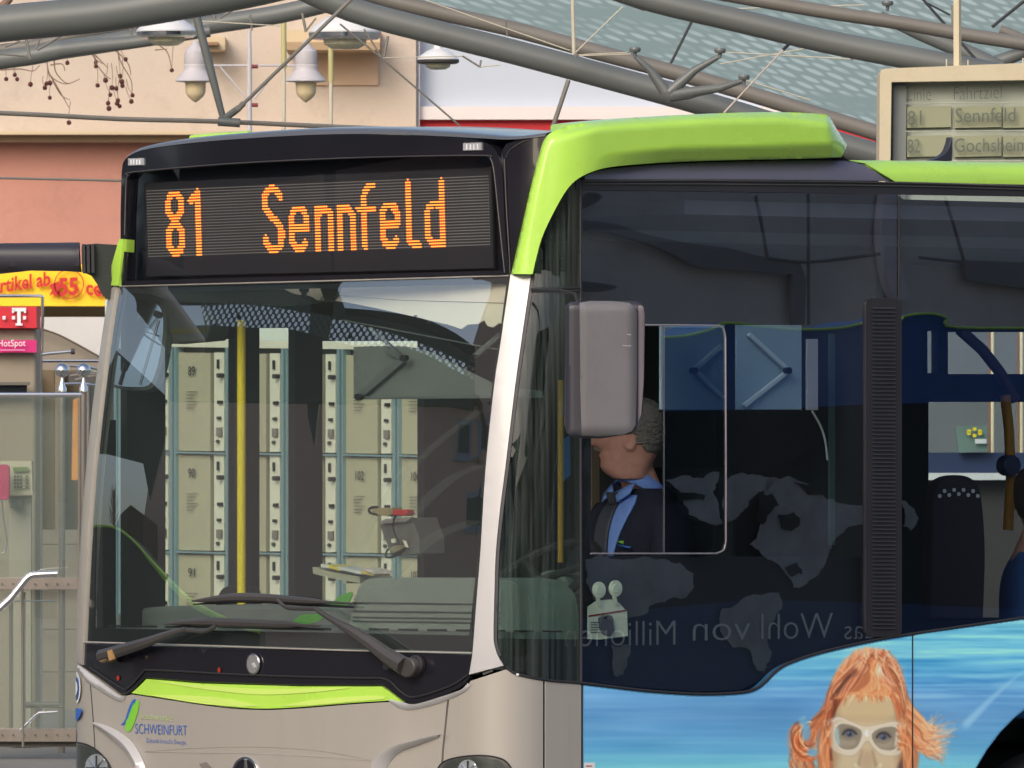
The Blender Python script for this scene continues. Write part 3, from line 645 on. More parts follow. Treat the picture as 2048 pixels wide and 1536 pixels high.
for k in range(3): patch('arm_rib', [(164 + k * 9, 488), (170 + k * 9, 488), (171 + k * 9, 546), (165 + k * 9, 546)], dep(31.9), 0.1, M['rubber'], ma_, 20)
patch('arm_bracket', [(163, 492), (190, 487), (241, 490), (237, 560), (230, 585), (222, 600), (211, 597), (202, 586), (194, 568), (183, 552), (164, 543)], dep(31.94), 0.10, mat('bracket_black', (0.012, 0.018, 0.014), 0.4), ma_, 14, bevel=0.01)
# aerial
P = [b2w([[0.6, *w2b(bplane(0, 0.6)([x], [y])[0])[0][1:]]])[0] for x, y in ((1448, 226), (1500, 170), (1568, 98))]
ae = tube('aerial', P, [0.004, 0.003, 0.003], mat('aerial_beige', s2l(190, 175, 160), 0.5), bus, 6)
P = [bplane(0, 0.6)([x], [y])[0][0] for x, y in ((1566, 100), (1577, 89))]
tube('aerial_tip', P, 0.006, M['rubber'], ae, 6)
# ================================================================== bus interior
fw = bplane(0, -1.22)
WALL = [B(0.27, 2.8, -1.22), B(0.5, 3.0, -1.22), B(11.9, 3.0, -1.22), B(11.9, 1.2, -1.22), B(0.27, 1.2, -1.22)]
WALL = [WALL[0], WALL[1], WALL[2], B(11.9, 0.45, -1.22), B(0.27, 0.45, -1.22)]
holes = [[(206, 840), (232, 840), (232, 1300), (206, 1300)], R4(331, 678, 470, 1320), R4(519, 656, 590, 1330), R4(645, 682, 848, 1340),
         R4(1855, 662, 1876, 746), R4(1896, 664, 2120, 748), R4(1857, 804, 2230, 1235), R4(2300, 664, 2900, 1235), R4(3000, 664, 3700, 1200)]
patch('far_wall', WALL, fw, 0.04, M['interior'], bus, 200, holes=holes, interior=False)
M['door_glass'] = glass('door_glass', (0.95, 0.98, 0.96), base=0.01, k=0.5)
for h in holes: patch('door_pane' if h[1][0] < 900 else 'far_window', h, bplane(0, -1.235), 0.005, M['door_glass'], bus, 200, interior=False)
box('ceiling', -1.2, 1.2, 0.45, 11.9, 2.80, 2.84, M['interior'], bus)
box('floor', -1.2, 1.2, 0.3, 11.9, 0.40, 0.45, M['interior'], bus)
box('cab_floor', 0.1, 1.2, 0.3, 1.75, 0.70, 0.78, M['interior'], bus)
box('cab_partition', -0.45, 1.22, 1.80, 1.84, 0.45, 2.82, M['cab'], bus)
box('cab_door', 0.05, 0.09, 0.75, 1.8, 0.45, 1.55, M['cab'], bus)
# header, sky-reflection panel, interior mirror
patch('header_trim', [(246, 560), (1012, 545), (1010, 566), (690, 572), (668, 598), (620, 606), (560, 612), (430, 606), (412, 606), (340, 600), (300, 588), (246, 584)], bplane(1, 0.30, -1), 0.05, M['header'], bus, 30, bevel=0.006)
patch('header_trim', cr([(326, 590), (380, 592), (410, 604), (418, 630), (416, 664), (410, 681)], 4) + [(330, 688), (326, 640)], bplane(1, 0.34, -1), 0.10, M['header'], bus, 20, bevel=0.01)
patch('header_strip', [(330, 660), (412, 656), (411, 664), (330, 668)], bplane(1, 0.335, -1), 0.01, mat('olive_strip', s2l(90, 84, 20), 0.6), bus, 20)
M['cream'] = mat('cream_sky_reflection', (0.92, 0.80, 0.66), 0.8, var=0.04, scale=4, bump=0.5, bscale=7); M['cream2'] = mat('cream_lower', (0.9, 0.84, 0.68), 0.8, var=0.03, bump=0.4, bscale=6)
sv = patch('sky_reflection_panel', [(680, 556), (1014, 546), (1012, 606), (800, 600), (700, 592), (670, 590)], bplane(1, 0.16, -1), 0.01, M['cream'], bus, 30)  # cream panel added inside the glass in place of the sky's reflection
patch('sky_reflection_lower', [(662, 592), (700, 593), (800, 601), (1012, 607), (1006, 650)] + [(998, 646), (985, 655), (975, 652), (968, 640), (955, 648), (935, 649), (922, 658), (905, 652)] + cr([(905, 652), (840, 636), (760, 618), (700, 606), (660, 600)], 4), bplane(1, 0.165, -1), 0.01, M['cream2'], sv, 20)
patch('sky_panel_clip', cr([(640, 575), (672, 560), (680, 560), (676, 585), (662, 602), (650, 604)], 3), bplane(1, 0.15, -1), 0.02, M['dark_mirror'], sv, 10)
for x, y in ((718, 616), (830, 632), (856, 645), (892, 650)): patch('sky_panel_rivet', ell(x, y, 3, 2, 8), bplane(1, 0.158, -1), 0.004, M['dark_mirror'], sv, 5)
cam_ = patch('ceiling_camera', cr([(560, 564), (640, 562), (652, 572), (644, 592), (636, 601), (620, 592), (590, 588), (566, 577)], 3), bplane(1, 0.2, -1), 0.05, mat('camera_cover', s2l(215, 210, 195), 0.5), bus, 12, bevel=0.006)
patch('camera_lens', ell(606, 580, 8, 6, 12), bplane(1, 0.19, -1), 0.02, M['frit'], cam_, 6)
patch('camera_lens', [(602, 584), (608, 584), (610, 597), (604, 596)], bplane(1, 0.19, -1), 0.02, M['frit'], cam_, 6)
# roller blind (windscreen) with its scissor arm
M['blind'] = mat('roller_blind_cloth', (0.16, 0.185, 0.175), 0.85, var=0.1, bump=0.3, bscale=200)
bl = patch('roller_blind', [(707, 694), (740, 692)] + cr([(740, 692), (800, 692), (860, 705), (905, 728), (960, 755), (1000, 772), (1080, 782)], 4) + [(1081, 796), (707, 797)], bplane(1, 0.24, -1), 0.012, M['blind'], bus, 20)
def bar(name, a_, b_, w_, pl, m, par, th=0.015):
    a_, b_ = np.array(a_, float), np.array(b_, float); n_ = np.array([-(b_ - a_)[1], (b_ - a_)[0]]); n_ = n_ / np.linalg.norm(n_) * w_ / 2
    return patch(name, [tuple(a_ + n_), tuple(b_ + n_), tuple(b_ - n_), tuple(a_ - n_)], pl, th, m, par, 60, interior=False, bevel=0.002)
P1 = bplane(1, 0.22, -1); M['blind_bar'] = mat('blind_bar', (0.13, 0.15, 0.145), 0.5)
bar('blind_bar', (710, 796), (1082, 793), 6, P1, M['blind_bar'], bl)
bar('scissor_arm', (716, 793), (803, 719), 13, P1, M['blind_bar'], bl); bar('scissor_arm', (803, 717), (770, 698), 10, P1, M['blind_bar'], bl)
bar('scissor_arm', (736, 655), (800, 712), 5, P1, M['blind_bar'], bl); bar('scissor_arm', (944, 716), (1000, 668), 10, P1, M['blind_bar'], bl)
for x, y in ((804, 716), (714, 794), (944, 716)): patch('arm_joint', ell(x, y, 6, 7, 12), bplane(1, 0.19, -1), 0.02, M['frit'], bl, 5, bevel=0.002)
bar('blind_rail', (684, 640), (1000, 700), 2, P1, M['blind_bar'], bl)
# interior mirror by the door
M['mirror_face'] = mat('mirror_face', (0.86, 0.88, 0.80), 0.18, metal=1.0, var=0.05, scale=3)
def tilted(px, py, up=math.radians(15), yw=math.radians(0)):
    n_ = BR @ np.array([math.sin(yw), -math.cos(up), math.sin(up)]); p0 = bplane(1, 0.30, -1)([280], [690])[0][0] + n_ * 0.004
    p = plane_hit(CAMP, rays(px, py), p0, n_); return p, np.tile(n_, (len(p), 1))
im = patch('interior_mirror', cr([(243, 600), (262, 584), (290, 596), (318, 603), (329, 625), (330, 660), (325, 705), (316, 745), (300, 775), (270, 779), (240, 777), (214, 770)], 3) + [(222, 680)], lambda a, b: (tilted(a, b)[0] - tilted(a, b)[1] * 0.008, tilted(a, b)[1]), 0.03, M['header'], bus, 14)
patch('mirror_face', cr([(246, 606), (264, 592), (290, 600), (314, 608), (325, 628), (326, 660), (321, 704), (312, 742), (298, 770), (270, 774), (240, 772), (218, 766)], 3) + [(225, 680)], tilted, 0.006, M['mirror_face'], im, 14)
for pts, w_ in (([(262, 585), (262, 620), (285, 665), (320, 690)], .006), ([(284, 590), (276, 640), (240, 770)], .01), ([(244, 622), (290, 600), (322, 606)], .006), ([(318, 640), (280, 770)], .004), ([(318, 632), (262, 700)], .003), ([(244, 640), (300, 656)], .004), ([(250, 650), (318, 672)], .004)):
    q = cr(pts, 5); P, N_ = tilted(np.array([a[0] for a in q]), np.array([a[1] for a in q])); P = P + N_ * 0.004; tube('reflected_wire', P, w_ / 2, M['frit'], im, 6)  # thin dark tubes drawn as the wires reflected in the mirror face
for x, y in ((316, 629), (241, 705)): patch('mirror_clip', ell(x, y, 6, 7, 10), lambda a, b: (tilted(a, b)[0] + tilted(a, b)[1] * 0.01, tilted(a, b)[1]), 0.01, M['frit'], im, 5)
# pole, posts, door frames
tube('grab_pole', [w2b(bplane(0, -0.7)([483], [y])[0])[0] for y in (640, 1230)], 0.0165, M['yellow'], bus, 12, local=True)
tube('door_edge', [w2b(bplane(0, -1.1)([473], [y])[0])[0] for y in (640, 1230)], 0.006, M['frit'], bus, 6, local=True)
patch('seat_back', cr([(428, 1215), (436, 1190), (446, 1176), (465, 1171), (490, 1172), (500, 1182), (504, 1215)], 4), bplane(1, 0.45, -1), 0.05, M['interior'], bus, 12, bevel=0.01)
# dashboard
patch('dashboard', cr([(188, 1300), (205, 1262), (216, 1240), (240, 1224), (300, 1214), (420, 1210), (560, 1208), (720, 1210)], 4) + [(1084, 1212), (1084, 1330), (188, 1330)], bplane(1, 0.34, -1), 0.3, M['dash'], bus, 30, bevel=0.03)
patch('dashboard_sill', [(185, 1256), (400, 1258), (940, 1263), (1050, 1265), (1050, 1340), (185, 1330)], bplane(1, 0.16, -1), 0.14, M['dash'], bus, 30, bevel=0.01)
for k in range(16):
    x = 215 + k * 58; bar('air_slot', (x, 1252 + k * 0.7), (x + 40, 1252.5 + k * 0.7), 4, bplane(1, 0.155, -1), M['frit'], bus, 0.004)
bn = patch('instrument_hood', cr([(688, 1300), (700, 1240), (712, 1190), (722, 1168), (742, 1157), (800, 1156)], 4) + [(990, 1157)] + cr([(990, 1157), (1020, 1162), (1042, 1176), (1056, 1196), (1062, 1240), (1062, 1300)], 4), bplane(1, 0.25, -1), 0.22, mat('pale_teal_hood', (0.26, 0.30, 0.265), 0.7, bump=0.3, bscale=300), bus, 30, bevel=0.035)
for yy in (1205, 1222, 1234, 1242):
    bar('hood_line', (705, yy), (1000, yy + 4), 3, bplane(1, 0.245, -1), M['header'], bn, 0.003)
patch('side_hood', cr([(1058, 1230), (1060, 1180), (1072, 1150), (1100, 1140), (1122, 1150), (1134, 1180), (1138, 1230)], 4), bplane(1, 0.75, -1), 0.2, M['dash'], bus, 20, bevel=0.03)
# steering wheel
def torus(c, R_, r, tilt, n=40, s=10):
    V = []; 
    for i in range(n):
        a_ = 2 * math.pi * i / n; rad = np.array([math.cos(a_), math.sin(a_) * math.cos(tilt), -math.sin(a_) * math.sin(tilt) * -1])
        up = np.array([0, -math.sin(tilt), math.cos(tilt)])
        for j in range(s):
            b_ = 2 * math.pi * j / s; V.append(np.array(c) + rad * (R_ + r * math.cos(b_)) + up * r * math.sin(b_))
    return V, [[i * s + j, i * s + (j + 1) % s, ((i + 1) % n) * s + (j + 1) % s, ((i + 1) % n) * s + j] for i in range(n) for j in range(s)]
SWC = (0.62, 0.72, 1.60); V, Fc = torus(SWC, 0.23, 0.017, math.radians(35))
sw = mesh('steering_wheel', V, Fc, M['rubber'], bus, local=True)
for k in range(3):
    a_ = math.radians(-90 + 120 * k); t = math.radians(35)
    tube('wheel_spoke', [SWC, (SWC[0] + .22 * math.cos(a_), SWC[1] + .22 * math.sin(a_) * math.cos(t), SWC[2] + .22 * math.sin(a_) * math.sin(t))], 0.014, M['rubber'], sw, 8, local=True)
tube('steering_column', [SWC, (0.62, 0.55, 1.3)], 0.035, M['rubber'], bus, 12, local=True)
# ticket machine
P7 = bplane(1, 0.62, -1)
tmx = patch('ticket_machine', [(758, 1050), (775, 1040), (823, 1035), (838, 1075), (838, 1108), (782, 1112), (772, 1084)], P7, 0.12, mat('machine_grey', (0.13, 0.125, 0.12), 0.5), bus, 12, bevel=0.008)
patch('machine_top', [(758, 1045), (770, 1038), (824, 1034), (812, 1043), (772, 1047)], bplane(1, 0.60, -1), 0.01, mat('machine_light', (0.26, 0.25, 0.23), 0.5), tmx, 12)
patch('machine_window', [(782, 1078), (790, 1077), (791, 1085), (783, 1086)], bplane(1, 0.60, -1), 0.004, M['cream2'], tmx, 12)
patch('machine_window', [(805, 1080), (811, 1082), (816, 1095), (810, 1093)], bplane(1, 0.60, -1), 0.004, M['cream2'], tmx, 12)
patch('coin_plate', cr([(778, 1098), (790, 1091), (808, 1092), (800, 1100), (786, 1106)], 3), bplane(1, 0.60, -1), 0.01, mat('brass_plate', (0.5, 0.43, 0.26), 0.4, metal=0.5), tmx, 12)
q = cr([(800, 1088), (790, 1068), (786, 1050), (791, 1030)], 5); tube('machine_cable', [bplane(1, 0.58, -1)([a[0]], [a[1]])[0][0] for a in q], 0.004, M['frit'], tmx, 6)
q = cr([(777, 1098), (771, 1108), (776, 1115), (796, 1110), (810, 1098)], 5); tube('machine_cable', [bplane(1, 0.58, -1)([a[0]], [a[1]])[0][0] for a in q], 0.004, M['frit'], tmx, 6)
patch('handset_body', [(744, 1016), (783, 1015), (785, 1028), (776, 1033), (752, 1030), (744, 1026)], P7, 0.05, mat('tan_plastic', (0.36, 0.29, 0.16), 0.5), tmx, 8, bevel=0.006)
patch('handset_grip', rrect(783, 1019, 813, 1032, 5), P7, 0.04, mat('red_plastic', s2l(200, 50, 50), 0.4), tmx, 6, bevel=0.006)
q = cr([(755, 1030), (741, 1026), (738, 1019), (744, 1015), (755, 1014)], 5); tube('handset_loop', [P7([a[0]], [a[1]])[0][0] for a in q], 0.005, M['frit'], tmx, 6)
tray = patch('fare_tray', [(625, 1134), (660, 1144), (720, 1153), (720, 1166), (693, 1162), (692, 1167), (686, 1167), (686, 1161), (660, 1156), (626, 1147)], bplane(1, 0.5, -1), 0.15, mat('tray_cream', (0.42, 0.43, 0.32), 0.6), bus, 20)
for k, (xa, ya, xb, yb, c) in enumerate([(641, 1131, 684, 1138, (0.75, 0.76, 0.74)), (655, 1132, 677, 1139, (0.8, 0.7, 0.12)), (676, 1136, 722, 1146, (0.72, 0.76, 0.76)), (722, 1144, 746, 1149, (0.75, 0.6, 0.2)), (730, 1139, 748, 1145, (0.8, 0.72, 0.66))]):
    lf = patch('leaflet', [(xa, ya - 3), (xb, yb - 3), (xb + 1, yb + 3), (xa + 1, ya + 3)], bplane(1, 0.5 - 0.01 * k, -1), 0.08, mat('leaflet_paper', c, 0.6), None, 30)
    tag(lf, ['white leaflet on the left of the cream tray behind the windscreen', 'yellow leaflet lying over the white leaflets on the tray', 'pale blue leaflet in the middle of the cream tray', 'ochre leaflet at the right end of the cream tray', 'small pinkish leaflet standing at the right end of the tray'][k], 'leaflet', 'leaflets on the tray')
M['lime_refl'] = mat('green_reflection', (0.12, 0.42, 0.06), 0.5, var=0.15)  # green patches painted for the lime reflections in the windscreen
for o_, l_ in ((cr([(668, 1202), (680, 1192), (700, 1184), (704, 1188), (700, 1200), (692, 1212), (672, 1212), (650, 1210)], 3), 'pointed green patch painted as a lime reflection above the dashboard, the upper one'), (cr([(582, 1248), (598, 1232), (620, 1228), (648, 1230), (640, 1240), (610, 1250)], 3), 'pointed green patch painted as a lime reflection above the dashboard, the lower one')):
    tag(patch('lime_reflection', o_, bplane(1, 0.15 if o_[0][1] > 1220 else 0.21, -1), 0.004, M['lime_refl'], None, 10), l_, 'reflection patch', 'painted lime reflections above the dashboard')
# driver's side blinds seen through the side window
M['side_blind'] = mat('side_blind_cloth', (0.28, 0.40, 0.50), 0.85, bump=0.3, bscale=200)
XB = bplane(0, 1.12)
for x0, x1, fl in ((1322, 1449, 0), (1474, 1603, 1)):
    b_ = patch('side_blind', R4(x0, 650, x1, 822), XB, 0.01, M['side_blind'], bus, 60, interior=False)
    bar('blind_bar', (x0, 822), (x1, 822), 6, bplane(0, 1.13), M['frit'], b_)
    if fl: bar('scissor_arm', (1500, 668), (1579, 741), 8, bplane(0, 1.14), mat('arm_pale', (0.5, 0.6, 0.68), 0.5), b_); bar('scissor_arm', (1579, 742), (1490, 812), 8, bplane(0, 1.14), mat('arm_pale', (0.5, 0.6, 0.68), 0.5), b_)
    else: bar('scissor_arm', (1392, 738), (1445, 692), 8, bplane(0, 1.14), mat('arm_pale', (0.5, 0.6, 0.68), 0.5), b_); bar('scissor_arm', (1392, 740), (1449, 796), 8, bplane(0, 1.14), mat('arm_pale', (0.5, 0.6, 0.68), 0.5), b_)
    patch('arm_joint', ell(1579 if fl else 1391, 741, 6, 7, 10), bplane(0, 1.16), 0.02, M['frit'], b_, 5)
patch('cab_trim_strip', R4(1615, 678, 1636, 820), XB, 0.01, mat('trim_light', (0.4, 0.4, 0.45), 0.6), bus, 60)
patch('cab_trim_strip', R4(1660, 668, 1692, 1090), bplane(0, 1.0), 0.01, mat('trim_teal', (0.08, 0.13, 0.14), 0.6), bus, 60)
q = cr([(1624, 822), (1640, 850), (1650, 880), (1655, 920)], 5); tube('cab_cord', [XB([a[0]], [a[1]])[0][0] for a in q], 0.004, mat('cord_pale', (0.5, 0.55, 0.5), 0.5), bus, 6)
patch('outside_bright_strip', R4(1184, 878, 1199, 1030), bplane(0, 0.2), 0.01, mat('strip_beige', s2l(150, 135, 115), 0.7), bus, 60)  # beige strip standing in for the bright outside beyond the driver
tube('grab_pole', [w2b(bplane(0, 0.85)([1121 + (y - 900) * -0.0], [y])[0])[0] for y in (760, 1125)], 0.010, mat('ochre_rail', s2l(190, 145, 30), 0.4), bus, 12, local=True)
patch('blue_notice', [(1126, 880), (1140, 870), (1141, 950), (1128, 962)], bplane(0, 0.8), 0.004, mat('notice_blue', s2l(60, 110, 170), 0.5), bus, 30)
patch('cab_side_trim', [(1166, 1112), (1330, 1113), (1735, 1114)] + cr([(a, b - 3) for a, b in BOTG[:-1]][::-1], 3)[0:0] + [(1735, 1278), (1640, 1300), (1580, 1320), (1532, 1356), (1480, 1380), (1400, 1383), (1300, 1377), (1166, 1362)], bplane(0, 1.215), 0.02, M['cab'], bus, 60)
# paper clock on suction cups, inside the side window
M['paper'] = mat('pale_green_card', s2l(240, 246, 216), 0.65, var=0.1, scale=20)
ck = patch('window_card', [(1177, 1278), (1177, 1214)] + cr([(1177, 1214), (1188, 1206), (1196, 1202), (1222, 1199), (1236, 1204), (1250, 1219)], 3) + [(1254, 1222), (1256, 1272), (1200, 1279)], bplane(0, 1.235), 0.006, M['paper'], None, 12)
tag(ck, 'pale green card with a red line hung on suction cups in the side window', 'window card')
for cx_, cy_ in ((1200, 1180), (1233, 1177)):
    sc_ = patch('suction_cup', ell(cx_, cy_, 12.5, 16.5, 24), bplane(0, 1.25), 0.012, mat('cup_pale', s2l(240, 246, 216), 0.35), ck, 8, bevel=0.003)
    patch('cup_ring', ell(cx_, cy_, 6.5, 8.5, 18), bplane(0, 1.256), 0.006, M['paper'], sc_, 8, bevel=0.002)
    patch('cup_hook', [(cx_ - 6, cy_ + 14), (cx_ - 1, cy_ + 14), (cx_ + 3, cy_ + 30), (cx_ - 1, cy_ + 32), (cx_ - 5, cy_ + 22)], bplane(0, 1.25), 0.008, mat('hook_pale', s2l(225, 230, 200), 0.4), sc_, 8)
patch('red_line', [(1177, 1231), (1253, 1219), (1253, 1222), (1177, 1234)], bplane(0, 1.238), 0.001, mat('red_print', s2l(150, 40, 50), 0.5), ck, 30)
patch('card_clip', cr([(1201, 1236), (1212, 1231), (1226, 1232), (1228, 1248), (1230, 1268), (1215, 1271), (1205, 1262)], 2), bplane(0, 1.25), 0.02, mat('clip_grey', (0.12, 0.11, 0.12), 0.5), ck, 10, bevel=0.004)
for k in range(5): patch('card_print', R4(1182, 1244 + k * 5, 1200 - (k % 2) * 5, 1245.6 + k * 5), bplane(0, 1.238), 0.0008, M['rubber'], ck, 30)
# passenger saloon beyond the louvre: seat, pole, passenger
st = patch('seat_back', [(1862, 1240), (1866, 1100), (1868, 1010)] + cr([(1868, 1010), (1876, 972), (1896, 954), (1930, 951), (1955, 966), (1965, 1000), (1972, 1100), (1968, 1240)], 4), bplane(0, 0.72), 0.06, mat('seat_cloth', (0.028, 0.022, 0.03), 0.9), bus, 20, bevel=0.012)
for k in range(9): patch('seat_dot', ell(1880 + k * 9.5, 988 - (k % 2) * 9 + abs(k - 4) * 1.0, 3.4, 4, 10), bplane(0, 0.728), 0.002, M['white_print'], st, 5)
tube('grab_pole', [w2b(bplane(0, 0.2)([x], [y])[0])[0] for x, y in ((2010, 790), (2018, 860), (2022, 960), (2016, 1060))], 0.020, mat('ochre_pole', s2l(190, 130, 30), 0.4), bus, 12, local=True)
tube('ceiling_rail', [w2b(bplane(0, 0.2)([x], [y])[0])[0] for x, y in ((1920, 660), (1965, 700), (2000, 745), (2030, 800))], 0.022, mat('brown_rail', (0.06, 0.035, 0.035), 0.5), bus, 12, local=True)
patch('stop_button', ell(2026, 931, 17, 21, 20), bplane(0, 0.26), 0.05, mat('button_blue', (0.02, 0.03, 0.10), 0.4), bus, 8, bevel=0.006)
# ------------------------------------------------------------------ people
HSC = 1.13; CPITCH = -0.5
def ring_loft(secs, seg=40):
    """secs: (z, yf, yb, w, nose) -> rings; face looks to -y"""
    V = []
    for z, yf, yb, w_, nz in secs:
        for j in range(seg):
            a_ = 2 * math.pi * j / seg; c, s = math.cos(a_), math.sin(a_)
            e_ = 0.85
            x = w_ * math.copysign(abs(s) ** e_, s); ext = yf if c > 0 else yb
            y = -ext * abs(c) ** e_ if c > 0 else yb * abs(c) ** e_
            if nz and c > 0: y -= nz * math.exp(-(s / 0.24) ** 2)
            V.append((x, y, z))
    n = len(secs); Fc = [[i * seg + j, i * seg + (j + 1) % seg, (i + 1) * seg + (j + 1) % seg, (i + 1) * seg + j] for i in range(n - 1) for j in range(seg)]
    Fc += [list(range(seg))[::-1], list(range((n - 1) * seg, n * seg))]
    return V, Fc
def smooth_secs(S, n=5):
    A = np.array(S, float); t = np.arange(len(A)); tt = np.linspace(0, len(A) - 1, (len(A) - 1) * n + 1)
    out = np.array(cr_nd(A, n)); return out
def cr_nd(P, n):
    P = [2 * P[0] - P[1]] + list(P) + [2 * P[-1] - P[-2]]; out = []
    for i in range(1, len(P) - 2):
        for j in range(n):
            t = j / n; a_, b_, c_, d_ = P[i - 1:i + 3]
            out.append(0.5 * (2 * b_ + (c_ - a_) * t + (2 * a_ - 5 * b_ + 4 * c_ - d_) * t * t + (3 * b_ - a_ - 3 * c_ + d_) * t ** 3))
    out.append(P[-2]); return out
HEAD = [(-0.125, 0.045, 0.065, 0.062, 0), (-0.105, 0.074, 0.068, 0.066, 0), (-0.085, 0.088, 0.075, 0.068, 0), (-0.065, 0.087, 0.085, 0.071, 0), (-0.048, 0.092, 0.092, 0.073, 0), (-0.036, 0.088, 0.096, 0.074, 0),
        (-0.025, 0.092, 0.100, 0.0755, 0.006), (-0.012, 0.092, 0.103, 0.077, 0.036), (0.004, 0.089, 0.106, 0.0775, 0.032), (0.022, 0.085, 0.108, 0.078, 0.018), (0.036, 0.088, 0.109, 0.078, 0.003), (0.052, 0.096, 0.108, 0.079, 0), (0.085, 0.092, 0.104, 0.078, 0), (0.112, 0.074, 0.088, 0.066, 0), (0.130, 0.045, 0.058, 0.042, 0), (0.137, 0.01, 0.02, 0.012, 0)]
def xf(V, yaw=0, loc=(0, 0, 0), sc_=1.0, pitch=0):
    V = np.array(V, float) * sc_; c, s = math.cos(pitch), math.sin(pitch)
    V = V @ np.array([[1, 0, 0], [0, c, s], [0, -s, c]]); c, s = math.cos(yaw), math.sin(yaw)
    return V @ np.array([[c, s, 0], [-s, c, 0], [0, 0, 1]]) + np.array(loc)
def remesh(name, parts, m, parent, vox, smooth_it=2, inflate=0.0):
    V, Fc = joind(parts); o = mesh(name, V, Fc, m, parent, local=True)
    r = o.modifiers.new('remesh', 'REMESH'); r.mode = 'VOXEL'; r.voxel_size = vox; r.use_smooth_shade = True
    if smooth_it: s_ = o.modifiers.new('smooth', 'SMOOTH'); s_.iterations = smooth_it; s_.factor = 0.5
    dg = bpy.context.evaluated_depsgraph_get(); me = bpy.data.meshes.new_from_object(o.evaluated_get(dg))
    o.modifiers.clear(); o.data = me
    if not me.materials: me.materials.append(m)
    return o
def limb(pts, rad, seg=14): return tube_data(np.array(cr_nd(np.array(pts, float), 5)), np.interp(np.linspace(0, 1, (len(pts) - 1) * 5 + 1), np.linspace(0, 1, len(rad)), rad), seg)
def hand(wrist, d, side):
    wrist = np.array(wrist, float); d = np.array(d, float); d /= np.linalg.norm(d); u = np.array([1.0, 0, 0]); u -= d * (u @ d); u /= np.linalg.norm(u); n_ = np.cross(d, u)
    if n_[2] > 0: n_ = -n_
    out = [limb([wrist, wrist + d * 0.04, wrist + d * 0.085], [0.024, 0.033, 0.030])]
    for k, L in enumerate((0.066, 0.076, 0.072, 0.056)):
        b = wrist + d * 0.082 + u * (k - 1.5) * 0.020 * side
        out.append(limb([b - d * 0.02, b + d * L * .4, b + d * L * .65 + n_ * L * .3, b + d * L * .6 + n_ * L * .62], [0.0095, 0.009, 0.008, 0.007], 8))
    b = wrist + d * 0.03 - u * 0.026 * side
    out.append(limb([b, b - u * 0.026 * side + d * 0.03, b - u * 0.012 * side + d * 0.058 + n_ * 0.02], [0.012, 0.0105, 0.008], 8))
    return out
